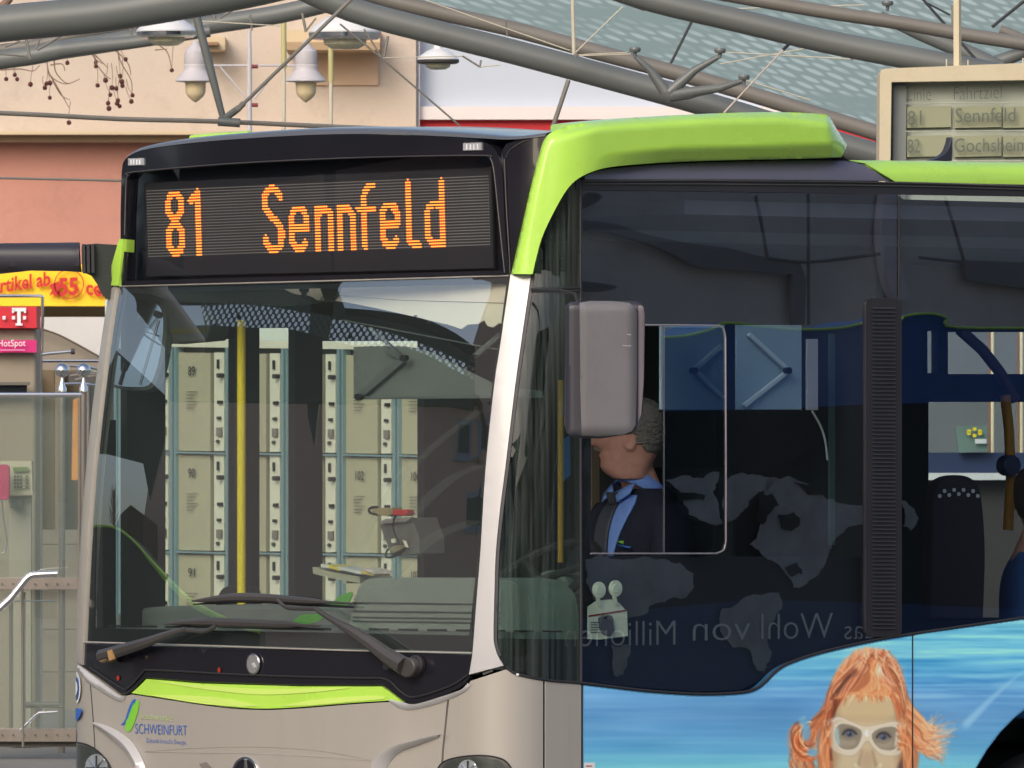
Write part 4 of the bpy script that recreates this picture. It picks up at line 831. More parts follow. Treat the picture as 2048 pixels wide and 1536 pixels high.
def person(label, loc, rot, head_yaw, cols, moustache=False, hair_short=True, group=None, hands=((-0.19, -0.42, 0.10), (0.19, -0.42, 0.10)), head_drop=0.0):
    r = root('person', label, 'person', tuple(loc), rot, group)
    hz = 0.70 - head_drop; hy = -0.04
    hv = xf(smooth_flat(HEAD)[0], head_yaw, (0, hy, hz), HSC); hf = smooth_flat(HEAD)[1]
    P_ = [(hv, hf), limb([(0, 0.03, 0.45), (0, 0.01, 0.55), (0, -0.015 + hy * .5, 0.62)], [0.085, 0.067, 0.066])]
    for s in (-1, 1):
        ear = xf([(x, y, z) for x, y, z in lathe_data([(0.004, -0.010), (0.026, -0.007), (0.034, 0.004), (0.026, 0.008), (0.015, 0.002)], (0, 0, 0), 16)[0]], 0)
        ear = np.array([(s * (0.078 + z * 0.8), y * 0.62 + 0.014, x * 1.0 - 0.002) for x, y, z in ear])
        P_.append((xf(ear, head_yaw, (0, hy, hz), HSC), lathe_data([(0.004, -0.010), (0.026, -0.007), (0.034, 0.004), (0.026, 0.008), (0.015, 0.002)], (0, 0, 0), 16)[1]))
    TS = [(-0.08, .12, .12, .17, 0), (0.05, .125, .12, .165, 0), (0.20, .125, .115, .165, 0), (0.34, .12, .115, .185, 0), (0.44, .095, .10, .18, 0), (0.50, .06, .07, .11, 0)]
    P_.append(ring_loft(smooth_secs(TS, 4)))
    for s, h in zip((-1, 1), hands):
        el = ((s * 0.27), -0.10, 0.17); h = np.array(h)
        P_.append(limb([(s * 0.18, 0.0, 0.44), (s * 0.25, -0.03, 0.30), el, (el + h) / 2 if False else tuple((np.array(el) + h) / 2), tuple(h)], [0.055, 0.05, 0.042, 0.036, 0.026]))
        P_ += hand(h, h - np.array(el), s)
        P_.append(limb([(s * 0.09, 0.02, -0.02), (s * 0.12, -0.25, 0.0), (s * 0.13, -0.46, -0.01), (s * 0.13, -0.50, -0.25), (s * 0.13, -0.46, -0.52)], [0.085, 0.082, 0.062, 0.056, 0.04]))
        P_.append(limb([(s * 0.13, -0.44, -0.54), (s * 0.135, -0.52, -0.57), (s * 0.14, -0.62, -0.585)], [0.042, 0.04, 0.03]))
    body = remesh('body', P_, cols['skin'], r, 0.0065, 2)
    # clothes: jacket, trousers
    J = [(-0.12, .145, .145, .195, 0), (0.05, .15, .145, .19, 0), (0.20, .148, .14, .19, 0), (0.34, .145, .14, .21, 0), (0.42, .125, .13, .215, 0), (0.475, .09, .11, .19, 0), (0.525, .05, .085, .12, 0)]
    def jacket():
        parts = [ring_loft(smooth_secs(J, 4))]
        for s, h in zip((-1, 1), hands):
            el = np.array((s * 0.27, -0.10, 0.17)); h = np.array(h); wv = el + (h - el) * 0.93
            parts.append(limb([(s * 0.17, 0.01, 0.43), (s * 0.255, -0.02, 0.31), tuple(el), tuple((el + wv) / 2), tuple(wv)], [0.082, 0.072, 0.064, 0.056, 0.042]))
        return parts
    remesh('jacket', jacket(), cols['jacket'], r, 0.010, 3)
    tr = []
    for s in (-1, 1): tr.append(limb([(s * 0.09, 0.04, -0.02), (s * 0.12, -0.25, 0.0), (s * 0.13, -0.47, -0.01), (s * 0.13, -0.51, -0.25), (s * 0.13, -0.47, -0.50)], [0.105, 0.10, 0.078, 0.07, 0.06]))
    tr.append(ring_loft(smooth_secs([(-0.10, .14, .14, .19, 0), (0.0, .14, .14, .185, 0), (0.06, .13, .13, .18, 0)], 3)))
    remesh('trousers', tr, cols['trousers'], r, 0.014, 2)
    for s in (-1, 1): mesh('shoe', *limb([(s * 0.13, -0.43, -0.565), (s * 0.135, -0.54, -0.58), (s * 0.14, -0.66, -0.595)], [0.055, 0.052, 0.035]), cols['shoe'], r, local=True)
    # front of the torso as a surface for shirt, tie
    def tor(az, z, off):
        A = np.array(smooth_secs(J, 4)); yf = np.interp(z, A[:, 0], A[:, 1]); w_ = np.interp(z, A[:, 0], A[:, 3]); s, c = math.sin(az), math.cos(az)
        return ((w_ + off) * math.copysign(abs(s) ** .85, s), -(yf + off) * abs(c) ** .85, z)
    def strip(name, f, off, m, z0, z1, n=16, k=8):
        V = []; 
        for i in range(n + 1):
            z = z0 + (z1 - z0) * i / n; l, rr_ = f(z)
            for j in range(k + 1): V.append(tor(l + (rr_ - l) * j / k, z, off))
        Fc = [[i * (k + 1) + j, i * (k + 1) + j + 1, (i + 1) * (k + 1) + j + 1, (i + 1) * (k + 1) + j] for i in range(n) for j in range(k)]
        o = mesh(name, V, Fc, m, r, local=True, recalc=False); sf = o.modifiers.new('solid', 'SOLIDIFY'); sf.thickness = 0.006; sf.offset = 0; return o
    if cols.get('shirt'):
        strip('shirt', lambda z: (-(z - 0.10) * 0.5, (z - 0.10) * 1.5), 0.004, cols['shirt'], 0.10, 0.50)
        col = ring_loft([(0.0, .085, .085, .082, 0), (0.05, .075, .078, .074, 0)], 30); V = xf(col[0], 0, (0, 0.0, 0.512), 1.04, CPITCH)
        mesh('collar', V, col[1][:-2], cols['shirt'], r, local=True).modifiers.new('solid', 'SOLIDIFY').thickness = 0.006
        for s in (-1, 1):
            mesh('collar_point', [(s * 0.006, -0.098, 0.510), (s * 0.075, -0.055, 0.545), (s * 0.085, -0.085, 0.505), (s * 0.05, -0.118, 0.475)], [[0, 1, 2, 3]], cols['shirt'], r, local=True).modifiers.new('solid', 'SOLIDIFY').thickness = 0.005
        strip('tie', lambda z: (-0.13 - (0.5 - z) * 0.06, 0.13 + (0.5 - z) * 0.10), 0.014, cols['tie'], 0.08, 0.475, 14, 6)
        kn = ring_loft([(-.022, .014, .014, .014, 0), (0, .020, .018, .022, 0), (.02, .022, .018, .028, 0)], 16); mesh('tie_knot', xf(kn[0], 0, (0, -0.105, 0.492)), kn[1], cols['tie'], r, local=True)
    # hair cap
    hs = [(z, yf + .004, yb + .012, w_ + .009, 0) for z, yf, yb, w_, nz in HEAD if z > -0.02]
    V, Fc = ring_loft(smooth_secs(hs, 8), 90); V = np.array(V); keepv = []
    for x, y, z in V:
        front = -0.05 if z > 0.06 else (-0.005 if z > 0.02 else 0.028)
        keepv.append(y > front or z > 0.095 or (z > 0.075 and abs(x) > 0.05))
    Fh = [f for f in Fc if all(keepv[i] for i in f) and len(f) == 4]
    V += rng.normal(0, 0.0012, V.shape)
    ho = mesh('hair', xf(V, head_yaw, (0, hy, hz), HSC), Fh, cols['hair'], r, local=True, recalc=False); sf = ho.modifiers.new('solid', 'SOLIDIFY'); sf.thickness = 0.008
    neckh = [(-0.045, .0, .094, .066, 0), (-0.03, .0, .105, .080, 0), (0.0, .0, .114, .085, 0)]
    V, Fc = ring_loft(smooth_secs(neckh, 8), 90); V = np.array(V); Fh = [f for f in Fc if len(f) == 4 and all(V[i][1] > 0.040 - V[i][2] * 0.55 for i in f)]
    mesh('nape_hair', xf(V, head_yaw, (0, hy, hz), HSC), Fh, cols['hair'], r, local=True, recalc=False).modifiers.new('solid', 'SOLIDIFY').thickness = 0.006
    if moustache:
        V, Fc = limb([(-0.032, -0.082, -0.036), (-0.015, -0.098, -0.030), (0, -0.101, -0.028), (0.015, -0.098, -0.030), (0.032, -0.082, -0.036)], [0.004, 0.008, 0.009, 0.008, 0.004], 8)
        mesh('moustache', xf(V, head_yaw, (0, hy, hz), HSC), Fc, cols['moustache'], r, local=True)
    mv, mf = limb([(-0.024, -0.084, -0.052), (0, -0.0935, -0.050), (0.024, -0.084, -0.052)], [0.003, 0.005, 0.003], 8)
    mesh('lips', xf(mv, head_yaw, (0, hy, hz), HSC), mf, cols['lips'], r, local=True)
    for s in (-1, 1):
        V, Fc = lathe_data([(0.0005, -0.011), (0.008, -0.008), (0.0115, 0), (0.008, 0.008), (0.0005, 0.011)], (s * 0.031, -0.070, 0.028), 14)
        e_ = mesh('eye', xf(V, head_yaw, (0, hy, hz), HSC), Fc, M['white_print'], r, local=True)
        V, Fc = limb([(s * 0.016, -0.088, 0.050), (s * 0.032, -0.088, 0.055), (s * 0.05, -0.076, 0.049)], [0.003, 0.005, 0.003], 8)
        mesh('eyebrow', xf(V, head_yaw, (0, hy, hz), HSC), Fc, cols['hair'], r, local=True)
    return r
def smooth_flat(S): return ring_loft(smooth_secs(S, 4))
skin_m = mat('skin', s2l(196, 144, 130), 0.55, var=0.12, scale=30, bump=0.15, bscale=150)
hair_m = mat('grey_hair', s2l(112, 110, 106), 0.85, var=0.2, scale=60, bump=0.35, bscale=160)
DC = dict(skin=skin_m, hair=hair_m, moustache=mat('dark_moustache', (0.2, 0.16, 0.14), 0.9), lips=mat('lips', s2l(150, 85, 75), 0.5), jacket=mat('navy_jacket', (0.006, 0.009, 0.026), 0.85, bump=0.3, bscale=120),
          shirt=mat('blue_shirt', s2l(115, 150, 225), 0.8, bump=0.2, bscale=90), tie=mat('dark_tie', (0.045, 0.05, 0.07), 0.6), trousers=mat('dark_trousers', (0.012, 0.012, 0.02), 0.9), shoe=M['rubber'])
HD = w2b(bplane(0, 0.60)([1262], [880])[0])[0]
drv = person('seated driver in a navy jacket, blue shirt and dark tie at the side window', b2w([[HD[0], HD[1] + 0.03, HD[2] - 0.70]])[0], YAW + math.radians(-8), math.radians(-38), DC, moustache=True)
def torso_badge():
    m1, m2 = M['green_print'], M['blue_print']
    for o_, m_ in (([(0.10, -0.150, 0.335), (0.135, -0.140, 0.338), (0.135, -0.141, 0.325)], m1), ([(0.105, -0.151, 0.325), (0.16, -0.128, 0.318), (0.158, -0.129, 0.308), (0.12, -0.147, 0.318)], m2)):
        mesh('jacket_badge', np.array(o_) + np.array([0, -0.004, 0]), [list(range(len(o_)))], m_, drv, local=True).modifiers.new('solid', 'SOLIDIFY').thickness = 0.003
torso_badge()
HS = b2w([[0.62, HD[1] + 0.03, 0]])[0]
seatr = box('driver_seat', 0.38, 0.88, HD[1] - 0.28, HD[1] + 0.22, HD[2] - 0.92, HD[2] - 0.80, M['interior'], bus, bevel=0.03)
box('driver_backrest', 0.40, 0.86, HD[1] + 0.20, HD[1] + 0.30, HD[2] - 0.82, HD[2] - 0.10, M['interior'], bus, bevel=0.04)
box('seat_pedestal', 0.5, 0.76, HD[1] - 0.15, HD[1] + 0.12, 0.78, HD[2] - 0.92, M['interior'], bus)
PC = dict(DC); PC['jacket'] = mat('blue_pullover', s2l(45, 90, 160), 0.85, bump=0.3, bscale=120); PC['shirt'] = None; PC['hair'] = mat('brown_hair', (0.06, 0.035, 0.025), 0.8, var=0.3, scale=80)
PP = w2b(bplane(0, 0.45)([2076], [1010])[0])[0]
psg = person('passenger in a blue pullover seated behind the driver, at the right edge', b2w([[PP[0], PP[1], PP[2] - 0.70]])[0], YAW + math.radians(150), math.radians(20), PC, hands=((-0.12, -0.32, 0.06), (0.12, -0.32, 0.06)))
box('seat_cushion', PP[0] - .25, PP[0] + .25, PP[1] - .25, PP[1] + .25, PP[2] - .90, PP[2] - .80, M['interior'], bus, bevel=0.02)
box('seat_box', PP[0] - .2, PP[0] + .2, PP[1] - .2, PP[1] + .2, 0.45, PP[2] - .90, M['interior'], bus)
# ================================================================== buildings behind
def uvpx(o, s0=None, sx=1.0, sy=1.0):
    """unit map for print patterns: metres on the sheet itself"""
    me = o.data; uv = me.uv_layers.new(name='UVMap'); n = len(me.vertices); co = np.zeros(n * 3); me.vertices.foreach_get('co', co); co = co.reshape(-1, 3)
    c = co - co.mean(0); _, _, vt = np.linalg.svd(c[::max(1, n // 500)], full_matrices=False)
    u, v = c @ vt[0], c @ vt[1]; li = np.zeros(len(me.loops), int); me.loops.foreach_get('vertex_index', li)
    uv.data.foreach_set('uv', np.stack([u[li] * sx, v[li] * sy], 1).ravel())
def depf(fn):
    def s(px, py):
        px = np.atleast_1d(px); py = np.atleast_1d(py); D = fn(px, py); d = rays(px, py); p = CAMP + d * (D / d[:, 1])[:, None]
        return p, np.tile([0., -1., 0.], (len(p), 1))
    return s
M['beige'] = mat('beige_render', s2l(192, 178, 165), 0.9, var=0.09, scale=0.45, bump=0.6, bscale=25, grime=0.22)
M['beige2'] = mat('beige_trim', s2l(196, 178, 148), 0.85, var=0.06, scale=0.5)
M['salmon'] = mat('salmon_render', s2l(184, 132, 118), 0.9, var=0.10, scale=0.45, bump=0.6, bscale=25, grime=0.18)
bb = root('rendered_building', 'beige and salmon rendered building behind the bus station, left half of the photo', 'building', (-3, 100, 0))
patch('upper_wall', R4(-1200, -700, 832, 262), dep(95), 3, M['beige'], bb, 400, interior=False)
patch('lower_wall', R4(-1200, 283, 832, 1420), dep(95), 3, M['salmon'], bb, 400, interior=False)
patch('cornice', R4(-1200, 262, 834, 269), dep(94.5), 2, M['beige2'], bb, 400, interior=False)
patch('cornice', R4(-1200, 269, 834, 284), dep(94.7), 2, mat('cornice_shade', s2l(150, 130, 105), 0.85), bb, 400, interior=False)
patch('window_sill', [(572, 84), (760, 84), (760, 100), (572, 100)], dep(94.2), 1, mat('sill_brown', s2l(165, 140, 110), 0.8), bb, 100, interior=False)
patch('window_frame', R4(574, 60, 760, 84), dep(94.5), 1, M['beige2'], bb, 100, interior=False)
patch('window_frame', R4(395, 74, 450, 100), dep(94.5), 1, M['beige2'], bb, 100, interior=False)
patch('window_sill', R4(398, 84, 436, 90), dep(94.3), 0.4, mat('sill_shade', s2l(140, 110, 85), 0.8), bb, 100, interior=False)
patch('wall_panel', R4(630, 100, 756, 170), dep(94.95), 0.1, mat('beige_patch', s2l(200, 172, 148), 0.9, var=0.05, bump=0.4, bscale=12), bb, 100, interior=False)
wb = root('clad_building', 'pale blue-grey building with a white and a red band above the bus roof', 'building', (6, 118, 0))
patch('cladding', R4(838, -700, 3600, 213), dep(112), 3, mat('bluegrey_cladding', s2l(188, 196, 208), 0.7, var=0.03, scale=0.4), wb, 500, interior=False)
patch('white_band', R4(832, 213, 3600, 239), dep(111.8), 3, mat('white_band_paint', s2l(228, 218, 214), 0.7, var=0.03), wb, 500, interior=False)
patch('red_band', R4(838, 239, 3600, 420), dep(111.9), 3, mat('red_band_paint', s2l(190, 30, 38), 0.6, var=0.04), wb, 500, interior=False)
patch('corner_edge', R4(831, -700, 839, 1420), dep(111.7), 0.5, mat('white_edge', s2l(215, 205, 205), 0.7), wb, 500, interior=False)
patch('lower_cladding', R4(838, 420, 3600, 1380), dep(112), 3, mat('grey_lower', s2l(120, 120, 122), 0.8), wb, 500, interior=False)
# shop front on the left
sf = root('shop_front', 'shop front with a curved pale canopy under the yellow sign, left edge', 'shop front', (-4, 72, 0))
M['shop'] = mat('bronze_shop_metal', s2l(128, 116, 98), 0.5, metal=0.3, var=0.12, streak=True)
patch('fascia', R4(-400, 612, 250, 640), dep(72.5), 0.3, mat('fascia_brown', s2l(120, 104, 80), 0.7, grime=0.3), sf, 200, interior=False)
patch('pale_canopy', R4(-400, 634, 240, 740), dep(71), 0.5, mat('pale_awning', s2l(200, 198, 196), 0.6, var=0.04), sf, 100, interior=False)
patch('arched_beam', cr([(60, 652), (86, 659), (120, 671), (160, 692), (185, 706), (240, 736)], 4) + [(240, 745), (-400, 745), (-400, 652)], dep(70), 0.5, mat('arch_greybrown', s2l(140, 130, 115), 0.6), sf, 60, interior=False)
q = cr([(60, 652), (86, 659), (120, 671), (160, 692), (185, 706), (240, 736)], 4); ptube('arch_edge', q, 69.9, 4, mat('edge_dark', s2l(90, 78, 62), 0.6), sf)
ptube('eaves_rail', [(72, 722), (240, 722)], 69.5, 6, M['chrome'], sf)
for k, (x0, x1, c) in enumerate([(-400, 70, (110, 104, 92)), (72, 108, (120, 106, 84)), (110, 128, (132, 120, 98)), (130, 160, (108, 96, 78)), (162, 178, (120, 126, 118)), (180, 240, (138, 146, 138))]):
    patch('wall_panel', R4(x0, 740, x1, 1420), dep(68 + (k % 2) * 0.3), 0.3, mat('shop_panel', s2l(*c), 0.35, metal=0.4, var=0.18, scale=0.7, streak=True), sf, 300, interior=False)
patch('stone_plinth', R4(-400, 1060, 240, 1440), dep(67.4), 0.3, mat('plinth_grey', s2l(122, 114, 104), 0.7, var=0.12, scale=2, grime=0.2), sf, 300, interior=False)
for k in range(4):
    ptube('plinth_joint', [(-100, 1090 + k * 85), (235, 1088 + k * 85)], 67.3, 2, M['rubber'], sf)
patch('orange_poster', [(146, 800), (156, 795), (156, 960), (143, 960)], dep(66), 0.02, mat('orange_print', s2l(215, 140, 40), 0.5, var=0.3, scale=2), sf, 60)
ys = root('yellow_sign', 'long yellow shop sign with red lettering about articles from 55 cent', 'sign', (-4, 72, 0))
patch('sign_board', R4(-400, 528, 250, 612), dep(71.9), 0.35, mat('sign_yellow', s2l(250, 205, 25), 0.5, var=0.03), ys, 200, interior=False)
M['sred'] = mat('sign_red', s2l(195, 35, 25), 0.5)
D71 = dep(71.85)
text('lettering', 'Artikel ab', -22, 588, 101, 570, 27, D71, M['sred'], ys, bold=0.03)
text('lettering', '55', 117, 590, 157, 588, 32, D71, M['sred'], ys, bold=0.04)
text('lettering', 'cent', 172, 588, 232, 596, 28, D71, M['sred'], ys, bold=0.03)
patch('sign_ring', ell(138, 568, 30, 30, 30), D71, 0.01, M['sred'], ys, 20, holes=[ell(138, 568, 28, 28, 30)], interior=False)
patch('sign_ribbon', [(98, 570), (118, 562), (120, 584), (112, 594), (106, 588), (98, 592), (104, 580)], D71, 0.01, M['sred'], ys, 20)
# phone pillar
tp = root('phone_pillar', 'grey telephone pillar with a red T sign and magenta HotSpot sign at the left edge', 'phone pillar', (-3.5, 60, 0))
M['pillar_grey'] = mat('pillar_grey', s2l(146, 136, 120), 0.5, metal=0.2, var=0.06, streak=True)
patch('pillar_body', R4(-200, 655, 73, 1490), dep(60), 0.6, M['pillar_grey'], tp, 200, interior=False, bevel=0.02)
pr = patch('red_sign', R4(-200, 613, 73, 656), dep(59.9), 0.5, mat('telecom_red', s2l(200, 30, 50), 0.45), tp, 200, interior=False)
text('sign_letter', 'T', 24, 650, 52, 650, 33, dep(59.88), M['white_print'], pr, bold=0.03)
for x in (8, 27, 49): patch('sign_dot', R4(x - 3, 632, x + 3, 639), dep(59.87), 0.01, M['white_print'], pr, 20)
for xa, xb in ((24, 28), (48, 52)): patch('letter_serif', R4(xa, 617, xb, 626), dep(59.87), 0.01, M['white_print'], pr, 20)
patch('letter_foot', R4(31, 647, 45, 651), dep(59.87), 0.01, M['white_print'], pr, 20)
pm = patch('magenta_sign', R4(-200, 680, 73, 705), dep(59.9), 0.05, mat('magenta', s2l(205, 30, 115), 0.45), tp, 200, interior=False)
text('sign_lettering', 'HotSpot', -4, 693, 51, 692, 13, dep(59.86), M['white_print'], pm)
patch('sign_underline', R4(0, 699, 50, 701), dep(59.86), 0.01, mat('pale_pink', s2l(225, 150, 190), 0.5), pm, 50)
patch('dark_screen', R4(-60, 770, 54, 792), dep(59.9), 0.02, mat('screen_navy', s2l(45, 52, 66), 0.2), tp, 60)
patch('screen_hood', R4(-60, 764, 58, 770), dep(59.8), 0.1, mat('hood_grey', s2l(100, 96, 88), 0.5), tp, 60)
tb = root('tube_bracket', 'bent steel tube frame standing round the red T sign', 'tube frame', (-3.2, 59.5, 0))
ptube('bent_tube', [(-60, 592), (84, 592), (85, 594), (85, 640), (83, 706), (84, 709), (100, 707), (146, 703)], 59.3, 6.5, M['chrome'], tb)
ptube('end_knob', [(142, 703), (150, 703)], 59.3, 12, M['wiper'], tb)
ptube('stay', [(83, 708), (83, 1490)], 59.35, 4, M['chrome'], tb)
# payphone
pp = root('payphone', 'beige payphone with keypad and magenta handset behind the glass, left edge', 'payphone', (-3.4, 59, 0))
M['phone'] = mat('payphone_beige', s2l(186, 182, 160), 0.5, var=0.05)
ph = patch('phone_body', [(-60, 922), (63, 922), (65, 985), (67, 989), (-60, 991)], dep(58.9), 0.2, M['phone'], pp, 40, bevel=0.01)
patch('phone_display', R4(26, 934, 56, 943), dep(58.87), 0.01, mat('lcd_green', s2l(110, 130, 80), 0.3), ph, 30)
for r_ in range(4):
    for c_ in range(5): patch('key', R4(28 + c_ * 6.0, 951 + r_ * 7, 32 + c_ * 6.0, 955 + r_ * 7), dep(58.87), 0.01, M['wiper'] if c_ != 3 else M['phone'], ph, 10, interior=False)
hs_ = patch('handset', rrect(-8, 929, 19, 1000, 8), dep(58.7), 0.08, mat('handset_magenta', s2l(185, 45, 100), 0.35), pp, 10, bevel=0.01)
patch('phone_post', R4(18, 991, 62, 1490), dep(59), 0.15, mat('post_beige', s2l(160, 154, 138), 0.5, var=0.08, streak=True), pp, 60)
patch('coin_box', R4(22, 1000, 44, 1016), dep(58.9), 0.1, mat('coin_dark', s2l(85, 88, 84), 0.4), pp, 30)
q = cr([(4, 1000), (8, 1040), (14, 1080), (9, 1104), (2, 1106)], 5); ptube('phone_cord', q, 58.7, 3, M['chrome'], pp)
# glass booth
gb = root('glass_screen', 'glass wind screen with riveted steel rails around the payphones, bottom left', 'glass screen', (-3, 57, 0))
M['steel'] = mat('brushed_steel', s2l(150, 142, 134), 0.35, metal=0.7, var=0.08, scale=8, streak=True)
M['booth_glass'] = glass('booth_glass', (0.86, 0.89, 0.86), base=0.04, k=1.5, haze=0.10)
patch('glass_pane', R4(-200, 795, 157, 1156), dep(57), 0.015, M['booth_glass'], gb, 200, interior=False)
patch('glass_pane', R4(-200, 1180, 153, 1458), dep(57), 0.015, M['booth_glass'], gb, 200, interior=False)
ptube('top_rail', [(-200, 790), (163, 790)], 56.9, 10, M['chrome'], gb)
ptube('edge_bar', [(159, 790), (157, 1480)], 56.9, 5, M['steel'], gb)
ra = patch('lower_rail', R4(-200, 1155, 157, 1180), dep(56.9), 0.06, M['steel'], gb, 100, interior=False, bevel=0.004)
rb = patch('base_rail', R4(-200, 1457, 153, 1484), dep(56.9), 0.06, M['steel'], gb, 100, interior=False, bevel=0.004)
patch('kick_plate', R4(-200, 1484, 153, 1494), dep(56.95), 0.06, mat('plate_dark', s2l(85, 80, 74), 0.6, grime=0.4), gb, 100, interior=False)
for k in range(9):
    patch('rivet', ell(-40 + k * 22, 1168, 1.6, 1.6, 8), dep(56.88), 0.01, M['wiper'], ra, 3, interior=False)
    patch('rivet', ell(-40 + k * 22, 1470, 1.6, 1.6, 8), dep(56.88), 0.01, M['wiper'], rb, 3, interior=False)
for x in (22, 48): ptube('door_stile', [(x, 1184), (x, 1456)], 57.2, 6 if x == 48 else 8, M['steel'], gb)
ptube('door_bar', [(28, 1202), (112, 1202)], 57.1, 3, M['chrome'], gb); ptube('door_bar', [(44, 1410), (120, 1410)], 57.3, 12, M['steel'], gb)
hr_ = root('handrail', 'bright steel handrail bent upwards in front of the glass screen', 'handrail', (-3.2, 56, 0))
ptube('rail_tube', [(-60, 1262), (0, 1216), (20, 1198), (52, 1158), (60, 1151), (70, 1149), (115, 1147)], 56.3, 13, M['chrome'], hr_, 12)
ptube('rail_tube', [(40, 1462), (72, 1430), (78, 1426), (115, 1424)], 56.5, 5, M['chrome'], hr_)
ptube('rail_post', [(44, 1170), (46, 1494)], 56.4, 5, M['steel'], hr_)
# ball-topped posts
def ball_post(x, D, label):
    s = D / F; c = dep(D)([x], [741])[0][0]
    r = root('ball_post', label, 'post', (c[0], D, 0), group='chrome ball posts')
    lathe('post_tube', [(6.5 * s, 0), (6.5 * s, c[2] - 44 * s)], (0, 0, 0), M['steel'], r, 20, local=True)
    lathe('post_tip', [(9 * s, c[2] - 44 * s), (9 * s, c[2] - 36 * s), (2.5 * s, c[2] - 20 * s), (2.5 * s, c[2] - 10 * s)], (0, 0, 0), M['chrome'], r, 20, local=True)
    lathe('post_ball', [(14.5 * s * math.sin(t), c[2] - 14.5 * s * math.cos(t)) for t in np.linspace(0.02, math.pi - 0.02, 16)], (0, 0, 0), M['chrome'], r, 28, local=True)
ball_post(124, 58, 'steel post with a chrome ball, the left one of the pair'); ball_post(167, 58.4, 'steel post with a chrome ball, the right one beside the bus')
rk = root('curved_rails', 'curved steel tubes behind the two ball posts', 'railing', (-3, 64, 0))
for k, pts in enumerate([[(140, 732), (180, 735), (215, 745)], [(140, 752), (175, 748), (215, 752)], [(128, 768), (170, 768), (215, 776)], [(150, 760), (190, 752), (215, 758)]]):
    ptube('curved_tube', pts, 64, 5, M['chrome'] if k % 2 == 0 else M['steel'], rk, 8, smooth=4)
patch('rail_panel', R4(137, 745, 215, 765), dep(64.5), 0.05, mat('rail_dark', s2l(70, 68, 66), 0.6), rk, 60)
ptube('rail_leg', [(176, 768), (176, 1450)], 64.2, 8, M['steel'], rk)
# ================================================================== steel canopy overhead
cn = root('steel_canopy', 'grey tubular steel canopy of the bus station with dotted glass roof panels', 'canopy', (0, 46, 0))
M['tubeg'] = mat('greygreen_steel_paint', s2l(100, 104, 102), 0.45, var=0.08, scale=2, grime=0.12, coat=0.1)
M['tubeb'] = mat('brown_grey_steel_paint', s2l(112, 108, 102), 0.5, var=0.1, scale=2, grime=0.25)
M['rod'] = mat('rod_grey', s2l(128, 124, 116), 0.4, metal=0.3); M['rodb'] = mat('rod_pale', s2l(190, 184, 165), 0.5); M['rodd'] = mat('rod_dark', s2l(52, 54, 56), 0.5)
T = lambda pts, w_, D=44, m='tubeg', n='arch_tube', s=4: ptube(n, pts, D, w_, M[m], cn, 20 if np.max(w_) > 15 else 8, smooth=s)
T([(-500, 110), (-200, 74), (0, 48), (200, 28), (380, 0), (520, -26), (700, -70)], 74, 42)
T([(-500, 175), (0, 120), (120, 100), (240, 82), (420, 50), (560, 28), (700, -5)], 38, 47)
T([(-500, 150), (-100, 110), (60, 92), (160, 68), (300, 45), (500, 2), (620, -30)], 24, 49, 'tubeb')
T([(120, 100), (190, 92), (270, 84), (420, 62)], [34, 30, 26, 24], 46.5)
T([(560, -45), (700, 18), (860, 62), (1020, 102), (1200, 150), (1400, 205), (1620, 272), (1900, 352)], 50, 44)
T([(600, -60), (760, -4), (900, 30), (1040, 62), (1200, 106), (1330, 140), (1480, 182), (1760, 268), (1900, 312)], 32, 46, 'tubeb')
T([(1180, -40), (1310, 2), (1480, 42), (1640, 80), (1800, 112), (2000, 150), (2200, 190)], 48, 41)
T([(1180, -60), (1400, -20), (1640, 22), (1800, 46), (1960, 74), (2200, 110)], 28, 42, 'tubeb')
T([(1760, 32), (1840, 66), (1930, 104), (2000, 140)], [20, 30, 34, 40], 45)
T([(1960, 140), (2050, 104), (2200, 60)], [36, 24, 20], 45.2)
T([(2000, 60), (2100, 92), (2200, 80)], [22, 16, 14], 45.1, 'tubeb')
for pts in ([(1270, 112), (1300, 140), (1332, 184)], [(1440, 112), (1390, 140), (1338, 186)], [(1425, 180), (1380, 190), (1340, 192)], [(1490, 160), (1440, 176), (1345, 190)]):
    T(pts, [9, 16, 26], 43.6, 'tubeg', 'strut', 0)
T([(390, 22), (418, 128), (446, 236)], [17, 17, 13], 43, 'tubeg', 'strut')
T([(705, -4), (480, 214)], 8, 43, 'rod', 'tie_rod', 0); T([(488, 206), (474, 220)], 13, 42.9, 'rod', 'tie_socket', 0); T([(478, 216), (448, 238)], 15, 43, 'tubeg', 'tie_socket', 0)
T([(-400, 214), (0, 226), (240, 238), (440, 243), (700, 255), (900, 262), (1100, 270)], 10, 43, 'rod', 'tie_rod', 3); T([(436, 243), (480, 246)], 18, 42.95, 'tubeg', 'tie_clamp', 0)
T([(-400, 350), (0, 356), (300, 363)], 5, 44, 'rod', 'tie_rod', 2)
T([(1137, 160), (1100, 272)], 10, 45, 'rod', 'strut', 0); T([(680, 48), (765, 118), (920, 252)], 4, 45, 'rod', 'cable', 0)
T([(1390, 30), (1336, 138)], 6, 46, 'rodd', 'cable', 0); T([(2048, 2), (1984, 54)], 7, 43, 'rodd', 'cable', 0); T([(1838, -10), (1960, 128)], 6, 43, 'rodd', 'cable', 0); T([(1850, 4), (1900, 30)], 4, 43, 'rodd', 'cable', 0)
T([(1145, -10), (1148, 108)], 8, 43.5, 'rodb', 'hanger', 0)
